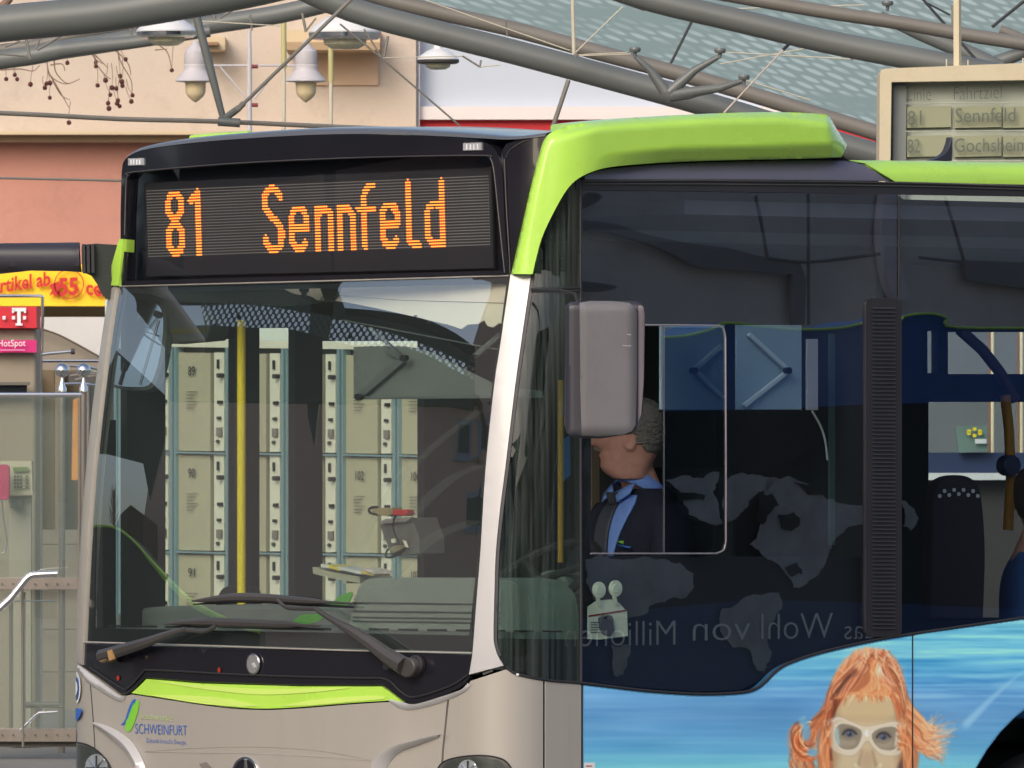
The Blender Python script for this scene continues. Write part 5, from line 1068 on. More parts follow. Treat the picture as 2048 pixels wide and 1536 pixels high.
for a_, b_, w_ in (((1148, 110), (1255, 105), 2.4), ((850, 0), (1148, 104), 2.4), ((1148, 108), (1245, 14), 3), ((1140, 100), (1156, 112), 6), ((1290, 14), (1380, 22), 3), ((1380, 20), (1730, 10), 2.6), ((1440, 104), (1700, 118), 2.6), ((1440, 128), (1660, 88), 2.6),
                   ((1490, 160), (1620, 200), 2.6), ((1700, 110), (1706, 120), 7), ((1232, 0), (1290, 20), 6), ((1290, 0), (1288, 20), 8), ((1262, 108), (1150, 112), 2.4), ((0, 108), (50, 112), 4), ((75, 100), (128, 68), 5), ((72, 98), (80, 76), 4), ((60, 118), (52, 74), 6), ((10, 94), (40, 82), 4),
                   ((265, 75), (256, 44), 5), ((270, 60), (276, 42), 4), ((430, 40), (424, 18), 7), ((440, 36), (470, 18), 4), ((400, 42), (560, 52), 2.4), ((612, 64), (604, 26), 6), ((612, 62), (632, 36), 4), ((728, 58), (764, 116), 4), ((776, 72), (768, 112), 6), ((766, 116), (925, 112), 2.4), ((925, 112), (960, 134), 4), ((960, 134), (962, 120), 4), ((960, 134), (1000, 130), 2.4), ((1905, 10), (1905, 55), 5)):
    T([a_, b_], w_, 43.8, 'rodb' if w_ < 3.5 else 'rod', 'cable' if w_ < 3.5 else 'strut_end', 0)
for x, y in ((1270, 99), (1440, 101), (1488, 154), (1775, 6)):
    c = dep(43.4)([x], [y])[0][0]; s = 43.4 / F
    lathe('glazing_bolt', [(3 * s, -16 * s), (4 * s, -6 * s), (10 * s, -5 * s), (12 * s, 0), (11 * s, 4 * s), (4 * s, 5 * s)], tuple(c - np.array([0, 0, 0])), M['tubeg'], cn, 14)
def roof_mat():
    m = bpy.data.materials.new('dotted_glass_roof'); m.use_nodes = True; t = m.node_tree
    for n in list(t.nodes): t.nodes.remove(n)
    o = t.nodes.new('ShaderNodeOutputMaterial'); uv = t.nodes.new('ShaderNodeUVMap'); v = t.nodes.new('ShaderNodeTexVoronoi'); v.inputs['Randomness'].default_value = 0.12
    mp = t.nodes.new('ShaderNodeMapping'); mp.inputs['Rotation'].default_value = (0, 0, 0.45); mp.inputs['Scale'].default_value = (1.9, 12.8, 1); t.links.new(uv.outputs[0], mp.inputs[0]); t.links.new(mp.outputs[0], v.inputs[0]); v.inputs['Scale'].default_value = 1.0
    r = t.nodes.new('ShaderNodeMapRange'); r.inputs[1].default_value = 0.26; r.inputs[2].default_value = 0.42; t.links.new(v.outputs['Distance'], r.inputs[0])
    n = t.nodes.new('ShaderNodeTexNoise'); n.inputs['Scale'].default_value = 0.8; t.links.new(uv.outputs[0], n.inputs[0])
    r2 = t.nodes.new('ShaderNodeMapRange'); r2.inputs[1].default_value = 0.42; r2.inputs[2].default_value = 0.55; t.links.new(n.outputs[0], r2.inputs[0])
    inv = t.nodes.new('ShaderNodeMath'); inv.operation = 'SUBTRACT'; inv.inputs[0].default_value = 1; t.links.new(r.outputs[0], inv.inputs[1])
    mul = t.nodes.new('ShaderNodeMath'); mul.operation = 'MULTIPLY'; t.links.new(inv.outputs[0], mul.inputs[0]); t.links.new(r2.outputs[0], mul.inputs[1])
    mx = t.nodes.new('ShaderNodeMix'); mx.data_type = 'RGBA'; mx.inputs[6].default_value = (*s2l(176, 196, 189), 1); mx.inputs[7].default_value = (*s2l(218, 234, 228), 1); t.links.new(mul.outputs[0], mx.inputs[0])
    d = t.nodes.new('ShaderNodeBsdfDiffuse'); tr = t.nodes.new('ShaderNodeBsdfTranslucent'); t.links.new(mx.outputs[2], d.inputs[0]); t.links.new(mx.outputs[2], tr.inputs[0])
    ms = t.nodes.new('ShaderNodeMixShader'); ms.inputs[0].default_value = 0.6; t.links.new(d.outputs[0], ms.inputs[1]); t.links.new(tr.outputs[0], ms.inputs[2]); t.links.new(ms.outputs[0], o.inputs[0])
    return m
M['roofglass'] = roof_mat()
def rsurf(px, py):
    px = np.atleast_1d(px); py = np.atleast_1d(py)
    return depf(lambda x, y: 56 - (300 - y) * 0.022)(px, py)
o = patch('roof_panel', [(690, -60), (2400, -60), (2400, 420), (1900, 315), (1480, 184), (1240, 120), (1000, 56)], rsurf, 0, M['roofglass'], cn, 80); uvpx(o)
# pendant lamps
M['lampw'] = mat('lamp_white', s2l(215, 215, 215), 0.35, var=0.05, coat=0.3); M['lampglass'] = mat('lamp_glass', s2l(205, 200, 170), 0.2, var=0.2, scale=20)
def pendant(x, y, r, D, label, dark=False):
    s = D / F; c = dep(D)([x], [y])[0][0]; R_ = root('pendant_lamp', label, 'pendant lamp', tuple(c), group='dome lamps hanging from the canopy')
    lathe('lamp_shade', [(0.99 * r * s, 0), (r * s, 0.04 * r * s), (0.86 * r * s, 0.2 * r * s), (0.55 * r * s, 0.42 * r * s), (0.22 * r * s, 0.56 * r * s), (0.2 * r * s, 0.7 * r * s), (0.08 * r * s, 0.72 * r * s)], (0, 0, 0), M['lampw'], R_, 28, local=True)
    lathe('shade_rim', [(0.9 * r * s, -0.18 * r * s), (r * s, -0.12 * r * s), (1.02 * r * s, 0.0)], (0, 0, 0), M['wiper'] if dark else M['chrome'], R_, 28, local=True)
    lathe('lamp_glass', [(0.02, -0.46 * r * s), (0.38 * r * s, -0.44 * r * s), (0.58 * r * s, -0.32 * r * s), (0.62 * r * s, -0.14 * r * s)], (0, 0, 0), M['lampglass'], R_, 24, local=True)
    lathe('hanger_stem', [(0.05 * r * s, 0.7 * r * s), (0.05 * r * s, 2.2 * r * s)], (0, 0, 0), M['rod'], R_, 10, local=True)
pendant(333, 64, 61, 45.5, 'white dome lamp hanging at the upper left under the big tube')
pendant(876, 120, 42, 52, 'white dome lamp with dark rim in front of the blue-grey building', True)
pendant(690, 66, 72, 58, 'white dome lamp partly hidden behind the crossing tubes')
# twin lantern street lamp
sl = root('street_lamp', 'pale grey street lamp with two bell lanterns and amber glasses', 'street lamp', tuple(dep(64)([499], [270])[0][0] * np.array([1, 1, 0])))
M['lampg'] = mat('lamp_grey_paint', s2l(186, 182, 186), 0.5, var=0.05)
ptube('lamp_pole', [(499, 60), (499, 150), (499, 1480)], 64, [7, 10, 14], M['lampg'], sl, 16)
for xa, xb in ((499, 386), (499, 618)): ptube('lamp_arm', [(xa, 131), (xb, 131)], 64, 4.5, M['lampg'], sl)
ptube('arm_brace', [(440, 133), (494, 198)], 64, 3.5, M['lampg'], sl); ptube('arm_brace', [(560, 133), (508, 198)], 64, 3.5, M['lampg'], sl)
for y in (133, 210): ptube('red_bolt', [(503, y), (516, y)], 63.9, 8, mat('bolt_red', s2l(120, 55, 60), 0.5), sl)
def lantern(x):
    s = 64 / F; c = dep(64)([x], [163])[0][0]
    l = lathe('lantern', [(0.5 * s, 84 * s), (3 * s, 82 * s), (12 * s, 70 * s), (22 * s, 60 * s), (23 * s, 36 * s), (22 * s, 34 * s), (24 * s, 32 * s), (23 * s, 24 * s), (25 * s, 20 * s), (40 * s, 2 * s), (40 * s, 0), (22 * s, -2 * s)][::-1], tuple(c), M['lampg'], sl, 24)
    lathe('lantern_glass', [(1 * s, -42 * s), (7 * s, -38 * s), (16 * s, -30 * s), (20 * s, -22 * s), (21 * s, -2 * s)], tuple(c), mat('amber_glass', s2l(206, 188, 152), 0.25, var=0.1, scale=8), l, 24)
lantern(391); lantern(612)
for x, y0, y1, l_ in ((567, 14, 300, 'slim beige pole behind the left lantern arm, taller of the two'), (661, 42, 300, 'slim beige pole right of the street lamp lantern')):
    r = root('slim_pole', l_, 'pole', tuple(dep(60)([x], [y1])[0][0] * np.array([1, 1, 0])), group='slim beige poles')
    ptube('pole_lower', [(x + 1, y0 + 120), (x - 1, 1480)], 60, 8, M['rodb'], r, 12); ptube('pole_upper', [(x, y0), (x + 1, y0 + 122)], 60, 11, mat('pole_beige', s2l(178, 172, 120), 0.5, var=0.1), r, 12)
# plane tree twigs with seed balls
tr_ = root('plane_tree', 'bare plane tree twigs with brown seed balls in front of the beige wall', 'tree', (-4.5, 66, 0))
M['twig'] = mat('twig_brown', s2l(120, 96, 82), 0.8, var=0.2); M['seed'] = mat('seed_ball', s2l(95, 48, 45), 0.9, var=0.35, scale=60, bump=1, bscale=150)
BALLS = [(36, 463), (86, 438), (100, 464), (178, 494), (291, 572), (272, 490), (262, 514), (292, 486), (394, 368), (403, 718), (560, 366), (560, 388), (571, 500), (617, 470), (655, 514), (680, 518), (645, 555), (632, 604), (637, 635), (690, 588), (684, 606), (700, 622), (703, 446), (712, 478), (716, 502), (735, 347), (775, 558), (768, 594), (1005, 411)]
prof = None; s = 66 / F; sm = None
for i, (x, y) in enumerate(BALLS):
    x, y = x / 2.926, y / 2.926; D = 66 + random.uniform(-0.6, 0.6); c = dep(D)([x], [y])[0][0] - np.array([-4.5, 66, 0])
    if sm is None:
        V, Fc = lathe_data([(4.9 * s * math.sin(t), -4.9 * s * math.cos(t)) for t in np.linspace(0.05, math.pi - 0.05, 9)], (0, 0, 0), 12)
        V = np.array(V) * (1 + rng.uniform(-0.09, 0.09, (len(V), 1))); o = mesh('seed_ball', V, Fc, M['seed'], tr_, local=True); sm = o.data
    else: o = link('seed_ball', sm, None, tr_)
    o.location = tuple(c)
    k = random.uniform(0.85, 1.1); o.scale = (k, k, k)
    top = (x + random.uniform(-14, 6), y - random.uniform(22, 50)); ptube('twig', [(x, y - 2), ((x + top[0]) / 2 + random.uniform(-3, 3), (y + top[1]) / 2), top], 66, [1.0, 1.6], M['twig'], tr_, 5, smooth=3)
for pts in ([(60, 60), (90, 110), (100, 150), (130, 168), (160, 158)], [(100, 150), (118, 180), (138, 215)], [(108, 120), (112, 145), (132, 166), (150, 163)], [(180, 60), (190, 120), (210, 150), (222, 158)], [(190, 110), (215, 135)], [(230, 70), (240, 120), (262, 160), (264, 190)], [(225, 95), (255, 125), (262, 150)], [(100, 130), (124, 128), (130, 142)], [(0, 140), (40, 138), (66, 142), (80, 130)], [(105, 160), (122, 190), (140, 200)], [(318, 90), (335, 105), (343, 135)], [(310, 100), (335, 98)], [(165, 60), (186, 112), (205, 128)]):
    ptube('twig', pts, 66.2, [3.0, 1.4], M['twig'], tr_, 6, smooth=4)
ptube('trunk', [(-140, 1480), (-130, 700), (-100, 200), (60, -60)], 67, [60, 46, 30, 12], M['twig'], tr_, 14, smooth=5)
# departure board
db = root('departure_board', 'beige framed departure board listing Linie and Fahrtziel, upper right', 'departure board', tuple(dep(41)([1915], [300])[0][0] * np.array([1, 1, 0])))
M['dbframe'] = mat('board_frame_beige', s2l(196, 184, 156), 0.5, var=0.05, scale=8, grime=0.1)
D40 = dep(40.5)
patch('board_frame', [(1760, 152)] + cr([(1760, 152), (1762, 141), (1772, 137)], 3) + [(2048, 126), (2500, 108), (2500, 480), (1757, 480)], D40, 0.35, M['dbframe'], db, 100, holes=[[(1783, 164), (2048, 160), (2440, 150), (2440, 470), (1779, 470)]], bevel=0.006)
patch('board_back', [(1781, 162), (2440, 148), (2440, 472), (1779, 472)], dep(40.62), 0.1, mat('board_grey', s2l(172, 178, 164), 0.5, var=0.08, scale=3), db, 100, interior=False)
patch('board_rebate', [(1783, 164), (1787, 164), (1784, 470), (1780, 470)], dep(40.56), 0.1, M['frit'], db, 100, interior=False)
patch('board_strip', [(1787, 166), (1813, 166), (1811, 470), (1785, 470)], dep(40.58), 0.02, mat('strip_grey', s2l(118, 124, 122), 0.5), db, 100, interior=False)
lc = mat('lcd_olive', s2l(144, 147, 120), 0.35, var=0.05)
for y0, h_ in ((212, 46), (270, 46), (330, 46)):
    for xa, xb in ((1814, 1902), (1909, 2003), (2006, 2100), (2103, 2200)): patch('lcd_row', [(xa, y0 + 2), (xb, y0), (xb, y0 + h_ - 4), (xa, y0 + h_ - 2)], dep(40.59), 0.02, lc, db, 100, interior=False)
for y in (206, 262, 322): ptube('row_divider', [(1812, y + 1), (2440, y - 4)], 40.58, 2.4, mat('divider_pale', s2l(170, 174, 160), 0.5), db, 6)
ink = mat('lcd_ink', s2l(84, 92, 84), 0.5); ink2 = mat('board_ink', s2l(72, 80, 76), 0.5); DT = dep(40.56)
text('board_lettering', 'Linie', 1815, 202, 1862, 201, 27, DT, ink2, db, bold=-0.02)
text('board_lettering', 'Fahrtziel', 1908, 200, 2003, 197, 27, DT, ink2, db, bold=-0.02)
def dotrow(s, xl, yl, xr, yr, h, nm='lcd_lettering'): return text(nm, s, xl, yl, xr, yr, h, DT, ink, db, bold=0.0)
dotrow('81', 1815, 250, 1843, 249, 28); dotrow('Sennfeld', 1911, 245, 2031, 243, 28); dotrow('82', 1815, 306, 1840, 305, 27); dotrow('Gochsheim', 1909, 304, 2056, 302, 27)
ptube('board_hanger', [(1914, -200), (1915, 132)], 40.7, [16, 17], M['dbframe'], db, 4)
for x, y in ((1893, 118), (1936, 120), (2046, 116)): ptube('board_spike', [(x, y), (x, y + 14)], 40.6, 3, M['rodb'], db, 6)
for xx in (2340,): ptube('board_hanger', [(xx, -200), (xx, 122)], 40.7, 16, M['dbframe'], db, 4)
# ================================================================== lockers seen through the bus
PL_ = bplane(1, 12.0, -1); PLf = bplane(1, 11.985, -1); PLg = bplane(1, 11.975, -1)
lk = root('luggage_lockers', 'bank of numbered pale green luggage lockers seen through the windscreen', 'lockers', tuple(PL_([600], [1300])[0][0] * np.array([1, 1, 0])), YAW)
M['lk_door'] = mat('locker_door', s2l(172, 168, 142), 0.5, var=0.05, scale=3, grime=0.08, streak=True); M['lk_strip'] = mat('locker_strip', s2l(214, 214, 194), 0.5, var=0.04); M['lk_frame'] = mat('locker_frame', s2l(135, 165, 172), 0.35, metal=0.3, var=0.1, scale=5, streak=True)
ly = lambda y, x: y + (x - 350) * 0.015 + (y - 880) * 0.0
patch('locker_case', R4(210, 690, 960, 1640), bplane(1, 12.05, -1), 0.6, mat('case_dark', s2l(70, 72, 66), 0.6), lk, 300, interior=False)
patch('locker_fascia', [(210, 676), (960, 690), (960, 702), (210, 692)], PLf, 0.1, M['lk_strip'], lk, 300, interior=False)
patch('roof_fascia', [(210, 600), (960, 600), (960, 690), (210, 676)], bplane(1, 12.1, -1), 0.2, mat('fascia_pale', s2l(205, 215, 208), 0.6), lk, 300, interior=False)
ROWS = [701, 905, 1104, 1306, 1510]
for k in range(-1, 5):
    xf_ = 348 + 111.5 * k; nb = 89 + 4 * k
    patch('locker_frame', [(xf_ - 9, ly(694, xf_)), (xf_ + 3, ly(694, xf_)), (xf_ + 3, 1620), (xf_ - 9, 1620)], PLg, 0.06, M['lk_frame'], lk, 200, interior=False)
    patch('frame_fluting', [(xf_ - 4.5, ly(694, xf_)), (xf_ - 2.5, ly(694, xf_)), (xf_ - 2.5, 1620), (xf_ - 4.5, 1620)], bplane(1, 11.965, -1), 0.01, mat('flute_dark', s2l(96, 122, 130), 0.4), lk, 200, interior=False)
    for r_ in range(4):
        y0, y1 = ly(ROWS[r_], xf_) + 4, ly(ROWS[r_ + 1], xf_) - 3
        d = patch('locker_door', [(xf_ + 6, y0), (xf_ + 72, y0 + 1), (xf_ + 72, y1 + 1), (xf_ + 6, y1)], PL_, 0.03, M['lk_door'], lk, 100, interior=False, bevel=0.004)
        text('door_number', str(nb + r_), xf_ + 36 - 8, y0 + 46, xf_ + 36 + 9 - (0 if nb + r_ > 99 else 3), y0 + 46, 18, PLf, M['rubber'], d, bold=0.01)
        for j in range(6): patch('door_print', R4(xf_ + 24, y0 + 78 + j * 6.5, xf_ + 46 - (j % 3) * 4, y0 + 79.2 + j * 6.5), PLf, 0.002, M['wiper'], d, 60, interior=False)
        st_ = patch('control_strip', [(xf_ + 80, y0), (xf_ + 100, y0), (xf_ + 100, y1), (xf_ + 80, y1)], bplane(1, 11.99, -1), 0.05, M['lk_strip'], lk, 100, interior=False)
        patch('card_slot', R4(xf_ + 85, y0 + 14, xf_ + 88, y0 + 32), PLg, 0.01, M['frit'], st_, 60, interior=False)
        patch('coin_knob', ell(xf_ + 87, y0 + 46, 3, 5, 10), bplane(1, 11.95, -1), 0.04, M['wiper'], st_, 4, interior=False)
        patch('small_window', R4(xf_ + 86, y0 + 96, xf_ + 95, y0 + 103), PLg, 0.01, M['frit'], st_, 60, interior=False)
        patch('small_window', R4(xf_ + 85, y0 + 128, xf_ + 92, y0 + 134), PLg, 0.01, M['frit'], st_, 60, interior=False)
        patch('instruction_plate', R4(xf_ + 84, y0 + 150, xf_ + 94, y0 + 167), PLg, 0.01, mat('plate_grey', s2l(120, 116, 108), 0.5), st_, 60, interior=False)
        patch('lock_eye', ell(xf_ + 86, y0 + 178, 3, 4, 10), PLg, 0.01, M['wiper'], st_, 4, interior=False)
    for r_ in range(1, 4): patch('shelf_rail', [(xf_ + 4, ly(ROWS[r_], xf_) - 2), (xf_ + 102, ly(ROWS[r_], xf_ + 100) - 1), (xf_ + 102, ly(ROWS[r_], xf_ + 100) + 2.5), (xf_ + 4, ly(ROWS[r_], xf_) + 1.5)], bplane(1, 11.97, -1), 0.03, M['lk_frame'], lk, 200, interior=False)
# shop wall seen through the bus's rear windows
rw = root('kiosk_wall', 'grey kiosk wall with lit vertical posts seen through the bus at the right edge', 'kiosk', (6, 62, 0))
patch('wall', R4(1500, 560, 2900, 1470), dep(66), 0.5, mat('kiosk_grey', s2l(112, 118, 124), 0.6, var=0.2, scale=0.8, streak=True), rw, 300, interior=False)
for x in (1985, 2043, 2110, 2200): ptube('bright_post', [(x, 560), (x, 1450)], 64, 7, mat('post_cream', s2l(250, 235, 200), 0.4), rw, 10); ptube('post_shade', [(x - 6, 560), (x - 6, 1450)], 64.1, 6, mat('post_brown', s2l(150, 110, 90), 0.5), rw, 10)
patch('poster', [(1910, 852), (1975, 850), (1975, 902), (1918, 906)], dep(63.5), 0.05, mat('poster_green', s2l(110, 135, 130), 0.6, var=0.2, scale=3), rw, 100)
for k in range(6): patch('poster_flower', ell(1938 + (k % 3) * 11, 862 + (k // 3) * 9 - (k % 2) * 4, 4.5, 3.6, 8), dep(63.45), 0.01, M['yellow'], rw, 5)
patch('poster_text', R4(1950, 878, 1973, 887), dep(63.45), 0.01, M['white_print'], rw, 100)
patch('blue_strip', R4(1500, 905, 2300, 946), dep(63.6), 0.05, mat('strip_navy', s2l(30, 50, 90), 0.6), rw, 200, interior=False)
patch('white_sill', R4(1500, 946, 2300, 960), dep(63.5), 0.1, M['white_print'], rw, 200, interior=False)
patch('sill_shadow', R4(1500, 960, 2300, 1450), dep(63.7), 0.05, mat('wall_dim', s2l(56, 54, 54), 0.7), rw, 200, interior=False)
# ================================================================== the station the glass mirrors
def refl(Xp, off=-0.006):
    s0 = skin(off)
    def s(px, py):
        p, n = s0(px, py); d = rays(px, py); r = d - 2 * np.sum(d * n, 1)[:, None] * n
        t = (Xp - p[:, 0]) / r[:, 0]; return p + r * t[:, None], np.tile([1., 0, 0], (len(p), 1))
    return s
bw = root('brown_building', 'brown rendered house with white framed windows mirrored in the windscreen', 'building', (-30, 20, 0))
M['brown'] = mat('brown_render', s2l(196, 164, 148), 0.9, var=0.06, scale=0.3)
box('house_wall', -38 + 30, -28 + 30, -32 - 20, 42.3 - 20, 0, 8.3, M['brown'], bw)
box('sky_block_wing', -38 + 30, -28.01 + 30, -31 - 20, 29.9 - 20, 8.2, 13.5, M['brown'], bw)  # taller block added to keep sky out of the windscreen's reflection
box('house_roof', -39 + 30, -27.6 + 30, -32.5 - 20, 42.8 - 20, 8.3, 8.5, mat('roof_tile', s2l(96, 60, 50), 0.8), bw)
RW = refl(-27.98); RW2 = refl(-27.94)
M['wframe'] = mat('window_frame_blue', s2l(140, 148, 165), 0.5); M['wdark'] = mat('window_dark', (0.02, 0.022, 0.03), 0.1)
for out in ([(916, 838), (944, 840), (942, 916), (912, 914)], [(962, 840), (990, 842), (986, 918), (958, 916)], [(940, 984), (968, 986), (962, 1062), (934, 1058)]):
    f = patch('window', out, RW, 0.1, M['wframe'], bw, 30); c = np.mean(out, 0)
    patch('pane', [tuple(c + (np.array(p) - c) * 0.72) for p in out], RW2, 0.05, M['wdark'], f, 30)
    patch('window_sill', [tuple(np.array(out[3]) + (-4, 0)), tuple(np.array(out[2]) + (4, 0)), tuple(np.array(out[2]) + (4, 7)), tuple(np.array(out[3]) + (-4, 7))], RW2, 0.2, M['wframe'], f, 30)
for k in range(7):
    y0 = -10 + k * 5.2
    for z0 in (1.6, 5.2):
        if 24 < y0 + 1.2 < 36: continue
        f = box('window', 1.98, 2.04, y0 - 20, y0 + 1.2 - 20, z0, z0 + 1.6, M['wframe'], bw)
        box('pane', 2.04, 2.06, y0 + .12 - 20, y0 + 1.08 - 20, z0 + .12, z0 + 1.48, M['wdark'], f)
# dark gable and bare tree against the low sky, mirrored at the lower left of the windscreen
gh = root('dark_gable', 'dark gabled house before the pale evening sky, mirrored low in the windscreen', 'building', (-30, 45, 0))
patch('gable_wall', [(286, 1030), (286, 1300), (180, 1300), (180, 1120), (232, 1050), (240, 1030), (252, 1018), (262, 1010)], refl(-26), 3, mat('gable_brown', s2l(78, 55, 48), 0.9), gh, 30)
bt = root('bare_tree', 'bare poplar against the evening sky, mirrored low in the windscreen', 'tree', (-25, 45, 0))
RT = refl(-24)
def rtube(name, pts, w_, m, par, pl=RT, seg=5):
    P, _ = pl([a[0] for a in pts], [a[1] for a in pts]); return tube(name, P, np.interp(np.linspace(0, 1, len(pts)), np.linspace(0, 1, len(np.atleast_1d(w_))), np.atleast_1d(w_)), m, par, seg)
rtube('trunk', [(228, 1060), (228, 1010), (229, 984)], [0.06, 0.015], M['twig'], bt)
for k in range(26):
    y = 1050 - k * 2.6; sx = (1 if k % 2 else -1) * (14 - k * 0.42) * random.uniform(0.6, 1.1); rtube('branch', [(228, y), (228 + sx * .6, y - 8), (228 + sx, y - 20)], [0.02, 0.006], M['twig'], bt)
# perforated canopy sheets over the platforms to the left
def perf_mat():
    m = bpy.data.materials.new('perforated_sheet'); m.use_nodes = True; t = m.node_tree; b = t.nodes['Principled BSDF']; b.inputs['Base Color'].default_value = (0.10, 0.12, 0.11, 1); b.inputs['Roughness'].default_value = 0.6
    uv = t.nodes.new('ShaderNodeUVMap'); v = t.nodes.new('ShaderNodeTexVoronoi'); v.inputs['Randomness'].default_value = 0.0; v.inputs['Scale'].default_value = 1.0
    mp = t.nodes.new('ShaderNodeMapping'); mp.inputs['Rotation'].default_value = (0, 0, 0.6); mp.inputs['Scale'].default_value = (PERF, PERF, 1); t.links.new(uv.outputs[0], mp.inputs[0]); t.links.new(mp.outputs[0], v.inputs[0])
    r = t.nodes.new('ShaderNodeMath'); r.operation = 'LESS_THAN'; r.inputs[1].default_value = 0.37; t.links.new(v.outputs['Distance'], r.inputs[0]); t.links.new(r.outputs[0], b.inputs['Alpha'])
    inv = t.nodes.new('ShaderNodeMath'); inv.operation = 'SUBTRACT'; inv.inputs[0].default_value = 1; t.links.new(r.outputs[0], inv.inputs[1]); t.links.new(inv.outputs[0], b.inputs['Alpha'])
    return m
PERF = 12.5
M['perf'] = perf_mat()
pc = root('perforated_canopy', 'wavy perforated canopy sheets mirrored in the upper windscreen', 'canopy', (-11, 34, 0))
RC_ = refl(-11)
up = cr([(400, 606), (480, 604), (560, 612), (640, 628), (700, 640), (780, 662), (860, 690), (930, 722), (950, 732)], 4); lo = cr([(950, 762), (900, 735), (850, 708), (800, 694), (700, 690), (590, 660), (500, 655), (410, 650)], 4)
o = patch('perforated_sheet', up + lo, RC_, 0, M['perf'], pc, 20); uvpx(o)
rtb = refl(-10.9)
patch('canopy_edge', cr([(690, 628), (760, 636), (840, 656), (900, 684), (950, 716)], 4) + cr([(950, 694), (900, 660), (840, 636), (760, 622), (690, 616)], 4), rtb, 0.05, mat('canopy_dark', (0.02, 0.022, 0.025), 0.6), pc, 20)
patch('soffit_sky_block', [(232, 700), (330, 790), (330, 880), (300, 1000), (286, 925), (190, 900), (196, 780)], refl(-12), 0.1, mat('sky_block_dark', (0.04, 0.055, 0.05), 0.8), pc, 20)
patch('soffit_sky_block', lo[::-1] + [(950, 820), (900, 812), (700, 806), (330, 800), (330, 655)], refl(-11.6), 0.1, mat('sky_block_grey', (0.05, 0.06, 0.058), 0.8), pc, 20)  # opaque sheet added under the wave to block reflected sky
patch('soffit_sky_block', up + cr([(950, 696), (900, 661), (840, 638), (760, 624), (690, 617)], 4) + [(668, 560), (335, 570), (335, 606)], refl(-11.7), 0.1, M['header'], pc, 20)  # opaque sheet added above the wave to block reflected sky
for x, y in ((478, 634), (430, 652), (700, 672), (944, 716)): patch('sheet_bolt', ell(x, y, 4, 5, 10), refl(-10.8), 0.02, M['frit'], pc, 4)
# lime-edged dark shape added off frame, cut to a bus reflection at lower left
nb_ = root('coach_reflection', 'dark shape with a curved lime edge, added for the reflection low in the windscreen', 'bus', (-9, 37, 0))
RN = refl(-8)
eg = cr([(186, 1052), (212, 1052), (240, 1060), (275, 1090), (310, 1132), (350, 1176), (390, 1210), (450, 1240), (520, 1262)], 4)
patch('reflection_body', eg + [(520, 1300), (170, 1300)], RN, 0.4, mat('reflection_dark', (0.015, 0.018, 0.018), 0.5), nb_, 20)
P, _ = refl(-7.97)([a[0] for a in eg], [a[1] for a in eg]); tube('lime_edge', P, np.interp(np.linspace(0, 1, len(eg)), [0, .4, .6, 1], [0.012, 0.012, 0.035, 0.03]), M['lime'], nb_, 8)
# ------------------------------------------------------------------ ad bus whose image stands in the side windows
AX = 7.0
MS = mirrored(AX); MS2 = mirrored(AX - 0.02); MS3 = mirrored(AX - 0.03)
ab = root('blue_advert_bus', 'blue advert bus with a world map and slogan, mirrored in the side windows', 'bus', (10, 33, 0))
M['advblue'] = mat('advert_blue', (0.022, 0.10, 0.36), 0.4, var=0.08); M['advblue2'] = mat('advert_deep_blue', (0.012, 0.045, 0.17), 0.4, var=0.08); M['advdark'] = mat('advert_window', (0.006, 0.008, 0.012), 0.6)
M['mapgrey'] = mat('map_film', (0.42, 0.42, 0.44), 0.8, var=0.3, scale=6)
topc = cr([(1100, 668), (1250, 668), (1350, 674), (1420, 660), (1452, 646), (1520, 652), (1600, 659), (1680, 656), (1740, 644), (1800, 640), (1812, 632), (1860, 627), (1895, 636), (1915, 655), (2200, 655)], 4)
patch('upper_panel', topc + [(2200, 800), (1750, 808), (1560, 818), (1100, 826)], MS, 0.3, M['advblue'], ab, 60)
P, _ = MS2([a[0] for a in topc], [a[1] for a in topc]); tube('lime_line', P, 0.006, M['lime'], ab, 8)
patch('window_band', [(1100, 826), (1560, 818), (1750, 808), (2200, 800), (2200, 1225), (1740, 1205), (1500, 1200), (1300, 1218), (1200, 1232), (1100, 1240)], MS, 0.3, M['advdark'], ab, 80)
patch('lower_panel', [(1100, 1240), (1200, 1232), (1300, 1218), (1500, 1200), (1740, 1205), (2200, 1225), (2200, 1800), (1100, 1800)], MS, 0.3, M['advblue2'], ab, 80)
